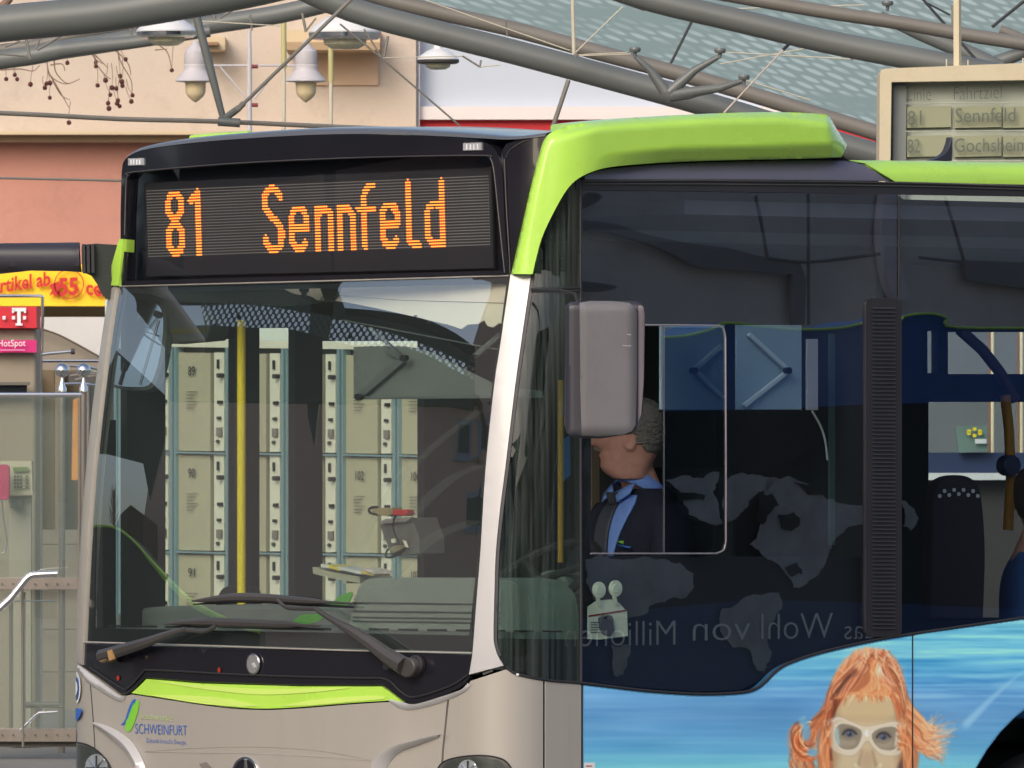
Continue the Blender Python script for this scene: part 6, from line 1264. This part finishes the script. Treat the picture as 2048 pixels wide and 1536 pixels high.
for pts in ([(1172, 1120), (1290, 1112), (1360, 1125), (1388, 1148), (1388, 1178), (1372, 1196), (1330, 1205), (1300, 1212), (1296, 1226), (1220, 1240), (1190, 1200)], [(1224, 1290), (1262, 1288), (1256, 1320), (1248, 1350), (1236, 1354), (1226, 1338), (1228, 1316)],
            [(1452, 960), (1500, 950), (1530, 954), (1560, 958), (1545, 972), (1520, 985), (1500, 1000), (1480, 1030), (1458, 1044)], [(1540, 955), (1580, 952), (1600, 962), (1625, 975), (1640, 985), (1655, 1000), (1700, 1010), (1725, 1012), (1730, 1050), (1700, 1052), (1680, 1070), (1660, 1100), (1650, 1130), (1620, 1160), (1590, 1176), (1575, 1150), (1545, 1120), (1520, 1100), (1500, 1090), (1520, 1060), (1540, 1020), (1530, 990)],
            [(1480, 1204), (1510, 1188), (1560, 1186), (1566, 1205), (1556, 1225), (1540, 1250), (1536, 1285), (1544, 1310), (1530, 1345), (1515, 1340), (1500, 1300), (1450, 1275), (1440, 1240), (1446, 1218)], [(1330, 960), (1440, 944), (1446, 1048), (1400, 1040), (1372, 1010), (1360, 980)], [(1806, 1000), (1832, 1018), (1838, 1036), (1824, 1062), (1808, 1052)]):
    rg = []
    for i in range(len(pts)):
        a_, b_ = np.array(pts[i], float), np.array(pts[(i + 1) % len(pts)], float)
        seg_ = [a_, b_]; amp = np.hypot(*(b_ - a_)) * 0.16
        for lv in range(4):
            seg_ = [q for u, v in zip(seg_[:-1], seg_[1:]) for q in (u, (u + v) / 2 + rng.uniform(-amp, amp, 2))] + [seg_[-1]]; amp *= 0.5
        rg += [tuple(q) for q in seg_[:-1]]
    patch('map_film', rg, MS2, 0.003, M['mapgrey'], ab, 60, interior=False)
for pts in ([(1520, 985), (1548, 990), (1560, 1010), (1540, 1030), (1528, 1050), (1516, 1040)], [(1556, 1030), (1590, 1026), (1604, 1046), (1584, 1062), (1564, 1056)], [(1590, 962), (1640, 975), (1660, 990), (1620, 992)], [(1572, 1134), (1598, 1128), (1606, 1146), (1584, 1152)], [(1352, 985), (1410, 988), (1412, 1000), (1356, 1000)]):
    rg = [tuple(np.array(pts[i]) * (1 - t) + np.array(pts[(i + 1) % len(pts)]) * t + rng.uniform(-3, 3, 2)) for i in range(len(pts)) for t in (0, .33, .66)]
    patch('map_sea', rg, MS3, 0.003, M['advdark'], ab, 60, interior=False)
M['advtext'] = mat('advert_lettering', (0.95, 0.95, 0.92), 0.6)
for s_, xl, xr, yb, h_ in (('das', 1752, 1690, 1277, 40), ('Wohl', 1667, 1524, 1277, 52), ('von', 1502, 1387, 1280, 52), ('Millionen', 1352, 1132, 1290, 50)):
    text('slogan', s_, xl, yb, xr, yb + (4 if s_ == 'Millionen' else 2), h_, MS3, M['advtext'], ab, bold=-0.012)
# concrete wall behind it
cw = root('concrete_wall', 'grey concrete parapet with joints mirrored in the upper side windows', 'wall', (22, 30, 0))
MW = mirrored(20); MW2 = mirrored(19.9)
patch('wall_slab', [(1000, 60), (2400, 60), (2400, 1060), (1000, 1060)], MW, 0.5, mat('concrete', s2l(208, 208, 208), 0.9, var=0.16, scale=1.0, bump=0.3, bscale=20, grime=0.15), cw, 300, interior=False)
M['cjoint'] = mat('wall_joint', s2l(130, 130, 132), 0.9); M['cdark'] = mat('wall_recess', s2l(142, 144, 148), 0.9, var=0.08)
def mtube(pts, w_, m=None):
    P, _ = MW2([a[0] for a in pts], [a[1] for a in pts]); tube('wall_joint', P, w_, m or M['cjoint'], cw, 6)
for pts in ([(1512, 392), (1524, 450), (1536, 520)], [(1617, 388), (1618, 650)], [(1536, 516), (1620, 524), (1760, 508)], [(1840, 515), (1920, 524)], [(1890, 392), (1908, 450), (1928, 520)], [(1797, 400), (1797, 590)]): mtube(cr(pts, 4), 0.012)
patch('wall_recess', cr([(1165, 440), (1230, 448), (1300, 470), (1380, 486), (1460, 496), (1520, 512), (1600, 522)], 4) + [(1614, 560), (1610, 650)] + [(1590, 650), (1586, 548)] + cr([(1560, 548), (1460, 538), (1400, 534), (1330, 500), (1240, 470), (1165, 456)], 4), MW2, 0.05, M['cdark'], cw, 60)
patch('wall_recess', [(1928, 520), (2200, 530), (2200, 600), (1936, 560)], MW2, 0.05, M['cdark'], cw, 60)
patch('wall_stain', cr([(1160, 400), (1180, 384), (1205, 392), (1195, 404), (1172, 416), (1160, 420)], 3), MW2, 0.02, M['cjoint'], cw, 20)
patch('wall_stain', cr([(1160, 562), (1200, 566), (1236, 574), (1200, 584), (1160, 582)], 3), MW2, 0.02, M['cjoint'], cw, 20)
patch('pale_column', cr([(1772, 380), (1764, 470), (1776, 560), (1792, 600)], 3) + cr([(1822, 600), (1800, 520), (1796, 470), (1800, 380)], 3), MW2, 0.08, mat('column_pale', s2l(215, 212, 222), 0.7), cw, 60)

# ------------------------------------------------------------------ the square behind the photographer
cols = [(196, 178, 150), (150, 110, 92), (205, 205, 198), (120, 118, 116), (188, 150, 110), (214, 200, 176)]
desc = ['cream rendered town house across the square behind the camera', 'red-brown town house across the square behind the camera', 'white office house across the square behind the camera', 'grey office block across the square behind the camera', 'ochre town house across the square behind the camera', 'pale yellow corner house across the square behind the camera']
for k in range(6):
    x0 = -74 + k * 27; h_ = 9 + (k * 37 % 5); r = root('town_house', desc[k], 'building', (x0 + 12, -38, 0), group='houses across the square')
    box('house_wall', -13, 13, -6, 0, 0, h_, mat('house_render', s2l(*cols[k]), 0.9, var=0.08, scale=0.4), r)
    box('house_roof', -13.3, 13.3, -6.5, 0.4, h_, h_ + 0.5, mat('dark_roof', s2l(80, 66, 60), 0.8), r)
    for i in range(7):
        for j in range(int(h_ // 3)): 
            f = box('window', -12 + i * 3.6, -10.6 + i * 3.6, 0, 0.06, 1 + j * 3, 2.7 + j * 3, M['wframe'], r); box('pane', -11.9 + i * 3.6, -10.7 + i * 3.6, 0.06, 0.08, 1.1 + j * 3, 2.6 + j * 3, M['wdark'], f)
for x, y, c, l_ in ((-7, 20, (170, 60, 50), 'red post added for reflections on the left side of the platform'), (-9.5, 24, (200, 196, 190), 'white post added for reflections left of the bus'), (-5.5, 12, (90, 92, 90), 'dark grey post added for reflections left of the camera line'), (7, 14, (190, 120, 50), 'orange post added for reflections right of the camera line'), (9, 10, (205, 205, 200), 'white post added for reflections on the right side of the platform'), (5.5, 6, (70, 74, 76), 'charcoal post added for reflections right of the camera'), (12, 18, (150, 50, 44), 'dark red post added for reflections far to the right'), (-4.6, 4, (196, 188, 160), 'cream post added for reflections beside the camera')):
    r = root('streak_post', l_, 'post', (x, y, 0), group='posts added for streak reflections')  # unseen posts added to give vertical streaks in the corner window
    mm = mat('post_paint', s2l(*c), 0.5); tube('post_tube', [(0, 0, 0), (0, 0, 3.6)], 0.14, mm, r, 14, local=True); box('post_sign', -0.4, 0.4, -0.04, 0.04, 2.6, 3.5, mm, r)
# ================================================================== printed advert on the bus side (flat film)
X0, Y0, X1, Y1 = 1167, 1236, 2060, 1562
CW, CH = X1 - X0, Y1 - Y0
yy_, xx_ = np.mgrid[0:CH, 0:CW].astype(float); gx_, gy_ = xx_ + X0, yy_ + Y0
def vnoise(nx, ny, seed):
    r = np.random.default_rng(seed).random((ny + 2, nx + 2)); u = xx_ / CW * nx; v = yy_ / CH * ny
    i, j = u.astype(int), v.astype(int); fu, fv = u - i, v - j; fu = fu * fu * (3 - 2 * fu); fv = fv * fv * (3 - 2 * fv)
    return (r[j, i] * (1 - fu) + r[j, i + 1] * fu) * (1 - fv) + (r[j + 1, i] * (1 - fu) + r[j + 1, i + 1] * fu) * fv
ky = [1236, 1290, 1340, 1385, 1430, 1470, 1500, 1536, 1562]
kc = np.array([(118, 196, 214), (104, 188, 214), (92, 172, 212), (98, 160, 208), (84, 142, 192), (84, 150, 196), (88, 160, 200), (104, 186, 200), (110, 190, 200)], float)
IMG = np.stack([np.interp(gy_, ky, kc[:, k]) for k in range(3)], -1)
stk = 0.55 * vnoise(4, 46, 1) + 0.3 * vnoise(9, 90, 2) + 0.15 * vnoise(30, 150, 3)
right = np.clip((gx_ - 1450) / 350, 0, 1) * np.clip((1430 - gy_) / 60, 0, 1)
amt = (stk - 0.5) * (36 + 110 * right)
IMG += amt[..., None] * np.array([0.9, 0.75, 0.4])
IMG += ((vnoise(7, 9, 5) - 0.5) * 16)[..., None]
def blend(mask, col): 
    global IMG
    IMG = IMG * (1 - mask[..., None]) + np.array(col, float) * mask[..., None]
def pmask(pts, soft=1.5):
    L = np.array(pts); x0, y0 = L.min(0) - 8 - [X0, Y0]; x1, y1 = L.max(0) + 8 - [X0, Y0]
    x0, y0, x1, y1 = [int(v) for v in (max(0, x0), max(0, y0), min(CW, x1), min(CH, y1))]
    m = np.zeros((CH, CW)); acc = 0
    sx, sy = gx_[y0:y1, x0:x1].ravel(), gy_[y0:y1, x0:x1].ravel()
    offs = [(a * soft, b * soft) for a in (-1, -.33, .33, 1) for b in (-1, -.33, .33, 1)]
    for a, b in offs: acc = acc + inside(sx + a, sy + b, [pts])
    m[y0:y1, x0:x1] = (acc / len(offs)).reshape(y1 - y0, x1 - x0); return m
def stroke(pts, w0, w1, col, alpha=1.0, col2=None):
    global IMG
    q = np.array(cr(pts, 10)); n = len(q)
    for i, (x, y) in enumerate(q):
        for s_ in (0, .5):
            if i == n - 1 and s_: continue
            xx, yy = (x, y) if not s_ else tuple((q[i] + q[i + 1]) / 2); t = (i + s_) / n; w_ = w0 + (w1 - w0) * t; R_ = int(w_ * 2 + 3)
            cx_, cy_ = xx - X0, yy - Y0; a0, a1 = int(max(0, cy_ - R_)), int(min(CH, cy_ + R_ + 1)); b0, b1 = int(max(0, cx_ - R_)), int(min(CW, cx_ + R_ + 1))
            if a0 >= a1 or b0 >= b1: continue
            d2 = (xx_[a0:a1, b0:b1] - cx_) ** 2 + (yy_[a0:a1, b0:b1] - cy_) ** 2
            m = np.clip(1.4 - np.sqrt(d2) / max(w_, .6), 0, 1) * alpha * 0.75
            c = np.array(col, float) if col2 is None else np.array(col, float) * (1 - t) + np.array(col2, float) * t
            IMG[a0:a1, b0:b1] = IMG[a0:a1, b0:b1] * (1 - m[..., None]) + c * m[..., None]
HP = np.random.default_rng(11)
HC = [(132, 60, 30), (176, 86, 44), (208, 120, 70), (232, 162, 104), (248, 212, 160), (204, 88, 40), (88, 48, 32)]
# faint diagonal shafts
stroke([(2050, 1338), (1990, 1390), (1930, 1450)], 2, 9, (150, 200, 225), 0.35)
# hair behind
blend(pmask(cr([(1741, 1300), (1700, 1318), (1668, 1354), (1650, 1400), (1640, 1440), (1650, 1562), (1820, 1562), (1830, 1440), (1812, 1380), (1800, 1335), (1778, 1306), (1741, 1300)], 5), 3), (178, 106, 66))
for k in range(120):
    a_ = HP.uniform(-2.9, -0.2) if k % 2 else HP.uniform(2.6, 3.6); cxx, cyy = 1740 + 64 * math.cos(a_), 1372 + 76 * math.sin(a_); stroke([(cxx, cyy), (cxx + HP.uniform(-14, 2), cyy + HP.uniform(10, 26)), (cxx + HP.uniform(-22, 4), cyy + HP.uniform(36, 60))], HP.uniform(2, 5), 2, HC[HP.integers(2, 5)], 0.22, HC[HP.integers(1, 5)])
for k in range(110):
    a_ = HP.uniform(0, 1); stroke([(1660 + a_ * 14, 1395 + HP.uniform(0, 30)), (1640 + HP.uniform(-16, 8), 1440), (1612 + HP.uniform(-26, 20), 1480 + HP.uniform(-15, 15)), (1600 + HP.uniform(-22, 30), 1530), (1640 + HP.uniform(-40, 10), 1562)], HP.uniform(1, 2.4), 1.0, HC[HP.integers(0, 7)], 0.8, HC[HP.integers(0, 7)])
for k in range(26):
    r_ = HP.uniform(14, 34); c0 = (1614 + HP.uniform(-6, 8), 1478 + HP.uniform(-8, 8)); st_ = HP.uniform(-2.6, -1.4)
    stroke([(c0[0] + r_ * math.cos(st_ - t * .5), c0[1] + 1.25 * r_ * math.sin(st_ - t * .5)) for t in range(7)], 1.6, 1.0, HC[HP.integers(0, 6)], 0.75)
for cx_, cy_, rx, ry in ((1612, 1462, 9, 20), (1624, 1504, 10, 8), (1604, 1440, 8, 8)): blend(pmask(ell(cx_, cy_, rx, ry), 2.5) * 0.85, (96, 158, 196))
for k in range(150):
    e_ = HP.uniform(0, 1); y1_ = 1440 + e_ * 90
    stroke([(1806 + HP.uniform(-4, 8), 1398 + e_ * 70), (1826 + HP.uniform(0, 20), 1430 + e_ * 66), (1852 + HP.uniform(-10, 20), 1450 + e_ * 60 + HP.uniform(-10, 10)), (1884 + HP.uniform(-30, 44) * (1.1 - e_), y1_ + HP.uniform(-30, 10))], HP.uniform(1.2, 3), 0.8, HC[HP.integers(0, 6)], 0.7, (240, 206, 160) if k % 3 else (190, 110, 70))
# face
blend(pmask(cr([(1729, 1384), (1690, 1390), (1669, 1408), (1664, 1450), (1664, 1500), (1668, 1540), (1684, 1575), (1780, 1575), (1796, 1535), (1804, 1490), (1807, 1444), (1797, 1402), (1765, 1387), (1729, 1384)], 5), 2), (192, 172, 134))
for ex_, s_ in ((1668, 1), (1802, 1)): blend(pmask(ell(ex_, 1470, 13, 80), 6) * 0.5, (140, 108, 76))
blend(pmask(ell(1733, 1436, 66, 6), 4) * 0.35, (150, 126, 92))
blend(pmask(ell(1732, 1420, 56, 26), 6) * 0.6, (196, 172, 128)); blend(pmask(ell(1700, 1530, 26, 22), 6) * 0.5, (188, 176, 144)); blend(pmask(ell(1768, 1530, 22, 22), 6) * 0.5, (190, 170, 136))
# crown of hair over the forehead
for k in range(420):
    side = HP.uniform(-1, 1); x0_ = 1744 + side * 26 + HP.uniform(-6, 6)
    if side < 0.15:
        e_ = HP.uniform(0, 1); e2 = e_ ** 0.8; pts = [(x0_ - 4 * e_, 1302 + abs(side) * 14 + HP.uniform(-4, 8)), (1740 - e2 * 52, 1326 + e2 * 22 + HP.uniform(-8, 8)), (1722 - e2 * 62, 1356 + e2 * 22), (1700 - e2 * 46, 1384 + e2 * 20), (1674 - e2 * 28, 1402 + e2 * 34 + HP.uniform(-8, 22))]
    else:
        e_ = HP.uniform(0, 1); pts = [(x0_, 1302 + HP.uniform(-2, 12)), (1748 + e_ * 44, 1330 + HP.uniform(-8, 8)), (1760 + e_ * 46, 1358), (1780 + e_ * 32, 1388), (1796 + e_ * 20, 1424 + HP.uniform(-6, 20))]
    c = HC[HP.integers(0, 6)]; c2 = HC[HP.integers(0, 6)]
    if HP.random() < 0.3: c, c2 = (252, 214, 176), (214, 130, 84)
    elif HP.random() < 0.3: c, c2 = (132, 56, 30), (96, 46, 28)
    stroke([(a + HP.uniform(-3, 3), b + HP.uniform(-2, 2)) for a, b in pts], HP.uniform(0.9, 2.0), 0.9, c, 0.75, c2)
for k in range(130):
    e_ = HP.uniform(0, 1); stroke([(1748 + HP.uniform(-8, 14), 1320 + e_ * 30), (1742 + e_ * 20, 1352 + e_ * 14), (1730 + HP.uniform(-10, 50), 1378 + HP.uniform(0, 10)), (1700 + HP.uniform(-10, 90), 1388 + HP.uniform(-4, 8))], 1.5, 0.8, HC[HP.integers(1, 5)], 0.65, HC[HP.integers(1, 5)])
stroke([(1712, 1340), (1690, 1362), (1676, 1384), (1662, 1398)], 5, 3, (110, 56, 40), 0.4); stroke([(1700, 1350), (1680, 1374), (1664, 1392)], 2.4, 1.6, (70, 42, 34), 0.7)
for k in range(14): stroke([(1760 + HP.uniform(-8, 4), 1330 + HP.uniform(-8, 8)), (1758 + HP.uniform(-6, 10), 1350), (1775 + HP.uniform(-18, 22), 1372)], 1.3, 0.7, (248, 218, 192), 0.4)
for k in range(16): stroke([(1730 + HP.uniform(-20, 40), 1308), (1724 + HP.uniform(-40, 50), 1296 + HP.uniform(-6, 4))], 1.2, 0.7, (240, 180, 140), 0.35)
for k in range(60): y_ = HP.uniform(1384, 1398); x_ = HP.uniform(1672, 1796); stroke([(x_, y_), (x_ + (1734 - x_) * -0.12, y_ + HP.uniform(6, 16))], 1.2, 0.6, HC[HP.integers(1, 5)], 0.5)
for k in range(22): stroke([(1674 + HP.uniform(-6, 6), 1400), (1662 + HP.uniform(-6, 6), 1430), (1658 + HP.uniform(-8, 8), 1470), (1662 + HP.uniform(-14, 4), 1520)], 2.2, 1.4, HC[[0, 6, 5, 1][HP.integers(0, 4)]], 0.6)
# diving mask
lensL = cr([(1672, 1452), (1684, 1446), (1710, 1452), (1724, 1462), (1722, 1480), (1712, 1496), (1692, 1500), (1676, 1492), (1668, 1470), (1672, 1452)], 5)
lensR = cr([(1744, 1464), (1758, 1456), (1786, 1452), (1797, 1462), (1796, 1486), (1788, 1500), (1764, 1500), (1750, 1490), (1742, 1474), (1744, 1464)], 5)
outer = cr([(1651, 1452), (1664, 1442), (1680, 1436), (1700, 1444), (1729, 1454), (1760, 1450), (1788, 1445), (1806, 1456), (1810, 1470), (1802, 1496), (1790, 1508), (1760, 1506), (1746, 1494), (1734, 1482), (1722, 1496), (1708, 1508), (1684, 1506), (1668, 1496), (1658, 1476), (1651, 1452)], 5)
blend(pmask([(1732 + (a - 1732) * 1.06, 1474 + (b - 1474) * 1.10) for a, b in outer], 1.6) * 0.62, (212, 206, 188)); stroke([(1732 + (a - 1732) * 1.05, 1474 + (b - 1474) * 1.09) for a, b in outer[::5]], 1.2, 1.2, (150, 140, 120), 0.5); 
for L_ in (lensL, lensR): blend(pmask(L_, 1.0), (132, 122, 102)); c_ = np.mean(np.array(L_), 0); blend(pmask(ell(c_[0], c_[1] + 12, 18, 10), 3) * 0.4, (176, 164, 140)); stroke(L_[::5] + [L_[0]], 1.1, 1.1, (226, 222, 206), 0.8)
stroke(outer[::5][:8], 1.3, 1.3, (225, 205, 190), 0.7)
blend(pmask([(1669, 1462), (1676, 1452), (1680, 1492), (1672, 1486)], 1.5) * 0.7, (160, 200, 200)); blend(pmask([(1792, 1462), (1797, 1464), (1794, 1490), (1788, 1494)], 1.5) * 0.7, (226, 214, 190))
for ex, ey in ((1699, 1468), (1767, 1474)):
    blend(pmask(ell(ex, ey - 3, 15, 9), 2.5) * 0.6, (84, 76, 72)); blend(pmask(ell(ex, ey, 11, 5.5), 1.8) * .8, (112, 108, 108)); blend(pmask(ell(ex, ey, 6, 6), 1.4) * .9, (56, 70, 98)); blend(pmask(ell(ex, ey, 3, 3.4), 0.8), (22, 26, 38)); blend(pmask(ell(ex - 2, ey - 2, 1.3, 1.3), 0.5), (190, 205, 225))
    stroke([(ex - 14, ey + 1), (ex - 7, ey - 7), (ex + 4, ey - 8), (ex + 14, ey)], 1.7, 1.7, (38, 34, 38), 0.85); stroke([(ex - 12, ey + 8), (ex, ey + 11), (ex + 12, ey + 8)], 1.6, 1.2, (118, 106, 92), 0.5)
blend(pmask(ell(1733.5, 1466, 3.6, 7), 1) * 0.95, (240, 236, 224))
stroke([(1724, 1500), (1719, 1520), (1716, 1536)], 3, 4, (160, 138, 106), 0.3); stroke([(1744, 1500), (1749, 1520), (1753, 1536)], 3, 4, (156, 134, 104), 0.3)
blend(pmask(ell(1734, 1520, 15, 20), 5) * 0.45, (160, 132, 112)); stroke([(1720, 1536), (1710, 1528), (1716, 1540)], 1.6, 1.6, (206, 196, 164), 0.6); stroke([(1752, 1536), (1762, 1528), (1758, 1542)], 1.6, 1.6, (206, 196, 164), 0.6)
blend(pmask([(1790, 1562), (1796, 1530), (1806, 1512), (1812, 1562)], 3) * 0.7, (60, 44, 52))
for k in range(60): stroke([(1800 + HP.uniform(-6, 14), 1440 + HP.uniform(0, 60)), (1812 + HP.uniform(-8, 14), 1500), (1816 + HP.uniform(-14, 18), 1562)], 1.8, 1.2, HC[HP.integers(0, 5)], 0.6, HC[HP.integers(0, 5)])
for k in range(60): stroke([(1658 + HP.uniform(-10, 4), 1440 + HP.uniform(0, 50)), (1650 + HP.uniform(-12, 8), 1500), (1656 + HP.uniform(-24, 4), 1562)], 1.8, 1.2, HC[HP.integers(0, 5)], 0.6, HC[HP.integers(0, 5)])
for k in range(90):
    a_ = HP.uniform(-math.pi, 0.1); cxx, cyy = 1741 + 60 * math.cos(a_), 1366 + 68 * math.sin(a_); stroke([(cxx, cyy), (cxx + HP.uniform(-12, 12) + 6 * math.cos(a_), cyy + HP.uniform(-8, 6))], 1.0, 0.6, (226, 168, 134), 0.35)
def blur(I, r):
    k = np.exp(-np.arange(-3, 4) ** 2 / (2 * r * r)); k /= k.sum()
    for ax in (0, 1): I = sum(k[i + 3] * np.roll(I, i, ax) for i in range(-3, 4))
    return I
B_ = IMG.copy(); IMG[3:-3, 3:-3] = (0.25 * IMG + 0.75 * blur(IMG, 1.3))[3:-3, 3:-3]
IMG = np.clip((IMG - 128) * 1.12 + 156, 0, 252); LIN = np.where(IMG / 255 <= .04045, IMG / 255 / 12.92, ((IMG / 255 + .055) / 1.055) ** 2.4)
def ad_mat():
    m = mat('advert_film', (1, 1, 1), 0.42, coat=0.15, var=0.02); t = m.node_tree; b = t.nodes['Principled BSDF']
    at = t.nodes.new('ShaderNodeAttribute'); at.attribute_name = 'print'; t.links.new(at.outputs['Color'], b.inputs['Base Color']); return m
adm = ad_mat()
LIM = [(1166, 1366)] + cr(BOTG[1:], 4) + [(1850, 1261), (2048, 1234), B(3.2, 1.465)]
def film(xa, xb, par, st=1.5):
    gx, gy = np.meshgrid(np.arange(xa, xb + .01, st), np.arange(Y0, Y1, st)); ny, nx = gx.shape; fx, fy = gx.ravel(), gy.ravel()
    lim = np.interp(fx, [p[0] for p in LIM], [p[1] for p in LIM]) + 5
    P, N = skin(0.0022)(fx, fy); L = w2b(P)
    ok = (fy > lim) & (np.hypot(L[:, 1] - AC[0], L[:, 2] - AC[1]) > AC[2] + 0.003)
    idx = np.arange(nx * ny).reshape(ny, nx); q = np.stack([idx[:-1, :-1], idx[1:, :-1], idx[1:, 1:], idx[:-1, 1:]], -1).reshape(-1, 4); q = q[ok[q].all(1)]
    used = np.unique(q); rm = np.full(nx * ny, -1); rm[used] = np.arange(len(used)); q = rm[q]; V = w2b(P[used])
    me = bpy.data.meshes.new('advert_print'); me.vertices.add(len(V)); me.vertices.foreach_set('co', V.ravel()); me.loops.add(q.size); me.loops.foreach_set('vertex_index', q.ravel().astype(np.int32))
    me.polygons.add(len(q)); me.polygons.foreach_set('loop_start', (np.arange(len(q)) * 4).astype(np.int32)); me.update(calc_edges=True)
    col = me.color_attributes.new('print', 'FLOAT_COLOR', 'POINT'); cx_ = np.clip((fx[used] - X0).astype(int), 0, CW - 1); cy_ = np.clip((fy[used] - Y0).astype(int), 0, CH - 1)
    col.data.foreach_set('color', np.concatenate([LIN[cy_, cx_], np.ones((len(used), 1))], 1).astype(np.float32).ravel())
    return link('advert_print', me, adm, par)
sp = [o for o in bus.children if o.name.startswith('side_panel')]
film(1168, 1823.8, sp[1]); film(1826.4, 2056, sp[2])
stube('panel_seam', [(1825.2, 1271), (1825.2, 1500), (1825.2, 1700)], 0.005, M['rubber'], 0.001, n=0)

# ================================================================== small bus details
for y in (1420, 1600): pass
stube('panel_seam', [(1088.2, 1362), (1088.2, 1536), (1088.2, 1900)], 0.006, M['rubber'], -0.004, n=0)
stube('panel_seam', [(1165.2, 1371), (1165.2, 1536), (1165.2, 1900)], 0.006, M['rubber'], -0.004, n=0)
stube('lip_seam', [(158, 1336), (158, 1342)], 0.003, M['rubber'], 0.012, n=0)
stube('fascia_seam', [(181, 1368), (186, 1430), (190, 1500), (190, 1600)], 0.005, M['rubber'], 0.0, n=4)
patch('seam_clip', ell(1035, 1349, 3, 2.4, 8), skin(0.008), 0.006, M['white_print'], bus, 3)
patch('corner_clip', [(965, 1346), (985, 1339), (986, 1343), (966, 1350)], skin(0.004), 0.006, M['wiper'], bus, 8)
patch('indicator', [(398, 1528), (412, 1524), (424, 1536), (410, 1548)], skin(0.002), 0.01, mat('indicator_grey', s2l(120, 112, 108), 0.4), bus, 8)
for x, y in ((230, 1350), (438, 1339), (1190, 1374)):
    pass
for x, y in ((236, 1356), (438, 1340)): patch('amber_mark', ell(x, y, 3.2, 5.5, 10), skin(0.0005), 0.0, mat('amber_glow', s2l(150, 50, 28), 0.3), bus, 3)
# mirror housing seam and wear
mc_ = [o for o in bus.children_recursive if o.name.startswith('mirror_cover')][0]
pc_ = pillow(29.535, 1150, 598, 1276, 876, 0.035, 22, 26)
for pts, w_ in (([(1245, 691), (1256, 692), (1262, 692)], 1.1), ([(1254, 669), (1262, 670)], 1.3)):
    P, N = pc_(np.array([a[0] for a in pts], float), np.array([a[1] for a in pts], float)); tube('scuff', P - np.array([0, 0.0, 0]), w_ / 2 / F * 29.5, mat('scuff_pale', s2l(170, 164, 170), 0.6), mc_, 5)
# dust and wiper smears lying on the windscreen
SM = skin(-0.0045); smm = glass('smear_film', (0.96, 0.97, 0.965), base=0.0, k=0.0, haze=0.03)
for k, pts in enumerate([[(700, 1150), (770, 1000), (860, 900), (960, 820)], [(740, 1170), (820, 1040), (900, 960), (965, 930)], [(760, 1180), (860, 1080), (955, 1040)]]):
    c = np.array(cr(pts, 6)); wv = 10 + 5 * (k % 3); L_ = [(x - wv, y) for x, y in c] + [(x + wv * 0.6, y + 3) for x, y in c[::-1]]
    patch('wiper_smear', L_, SM, 0.0, smm, ws, 16)
# moss, bolts and welds on the big tubes
for (x, y, D, r) in ((150, 33, 41.6, 36), (1020, 102, 43.6, 26), (1300, 172, 43.6, 26), (1480, 42, 40.6, 25)):
    pass
for x, y, a_ in ((1011, 57, 16), (500, 45, -8), (1560, 8, 10)):
    ptube('weld_ring', [(x, y - 15), (x + 4, y + 16)], 45.6, 4, M['tubeb'], cn, 8)
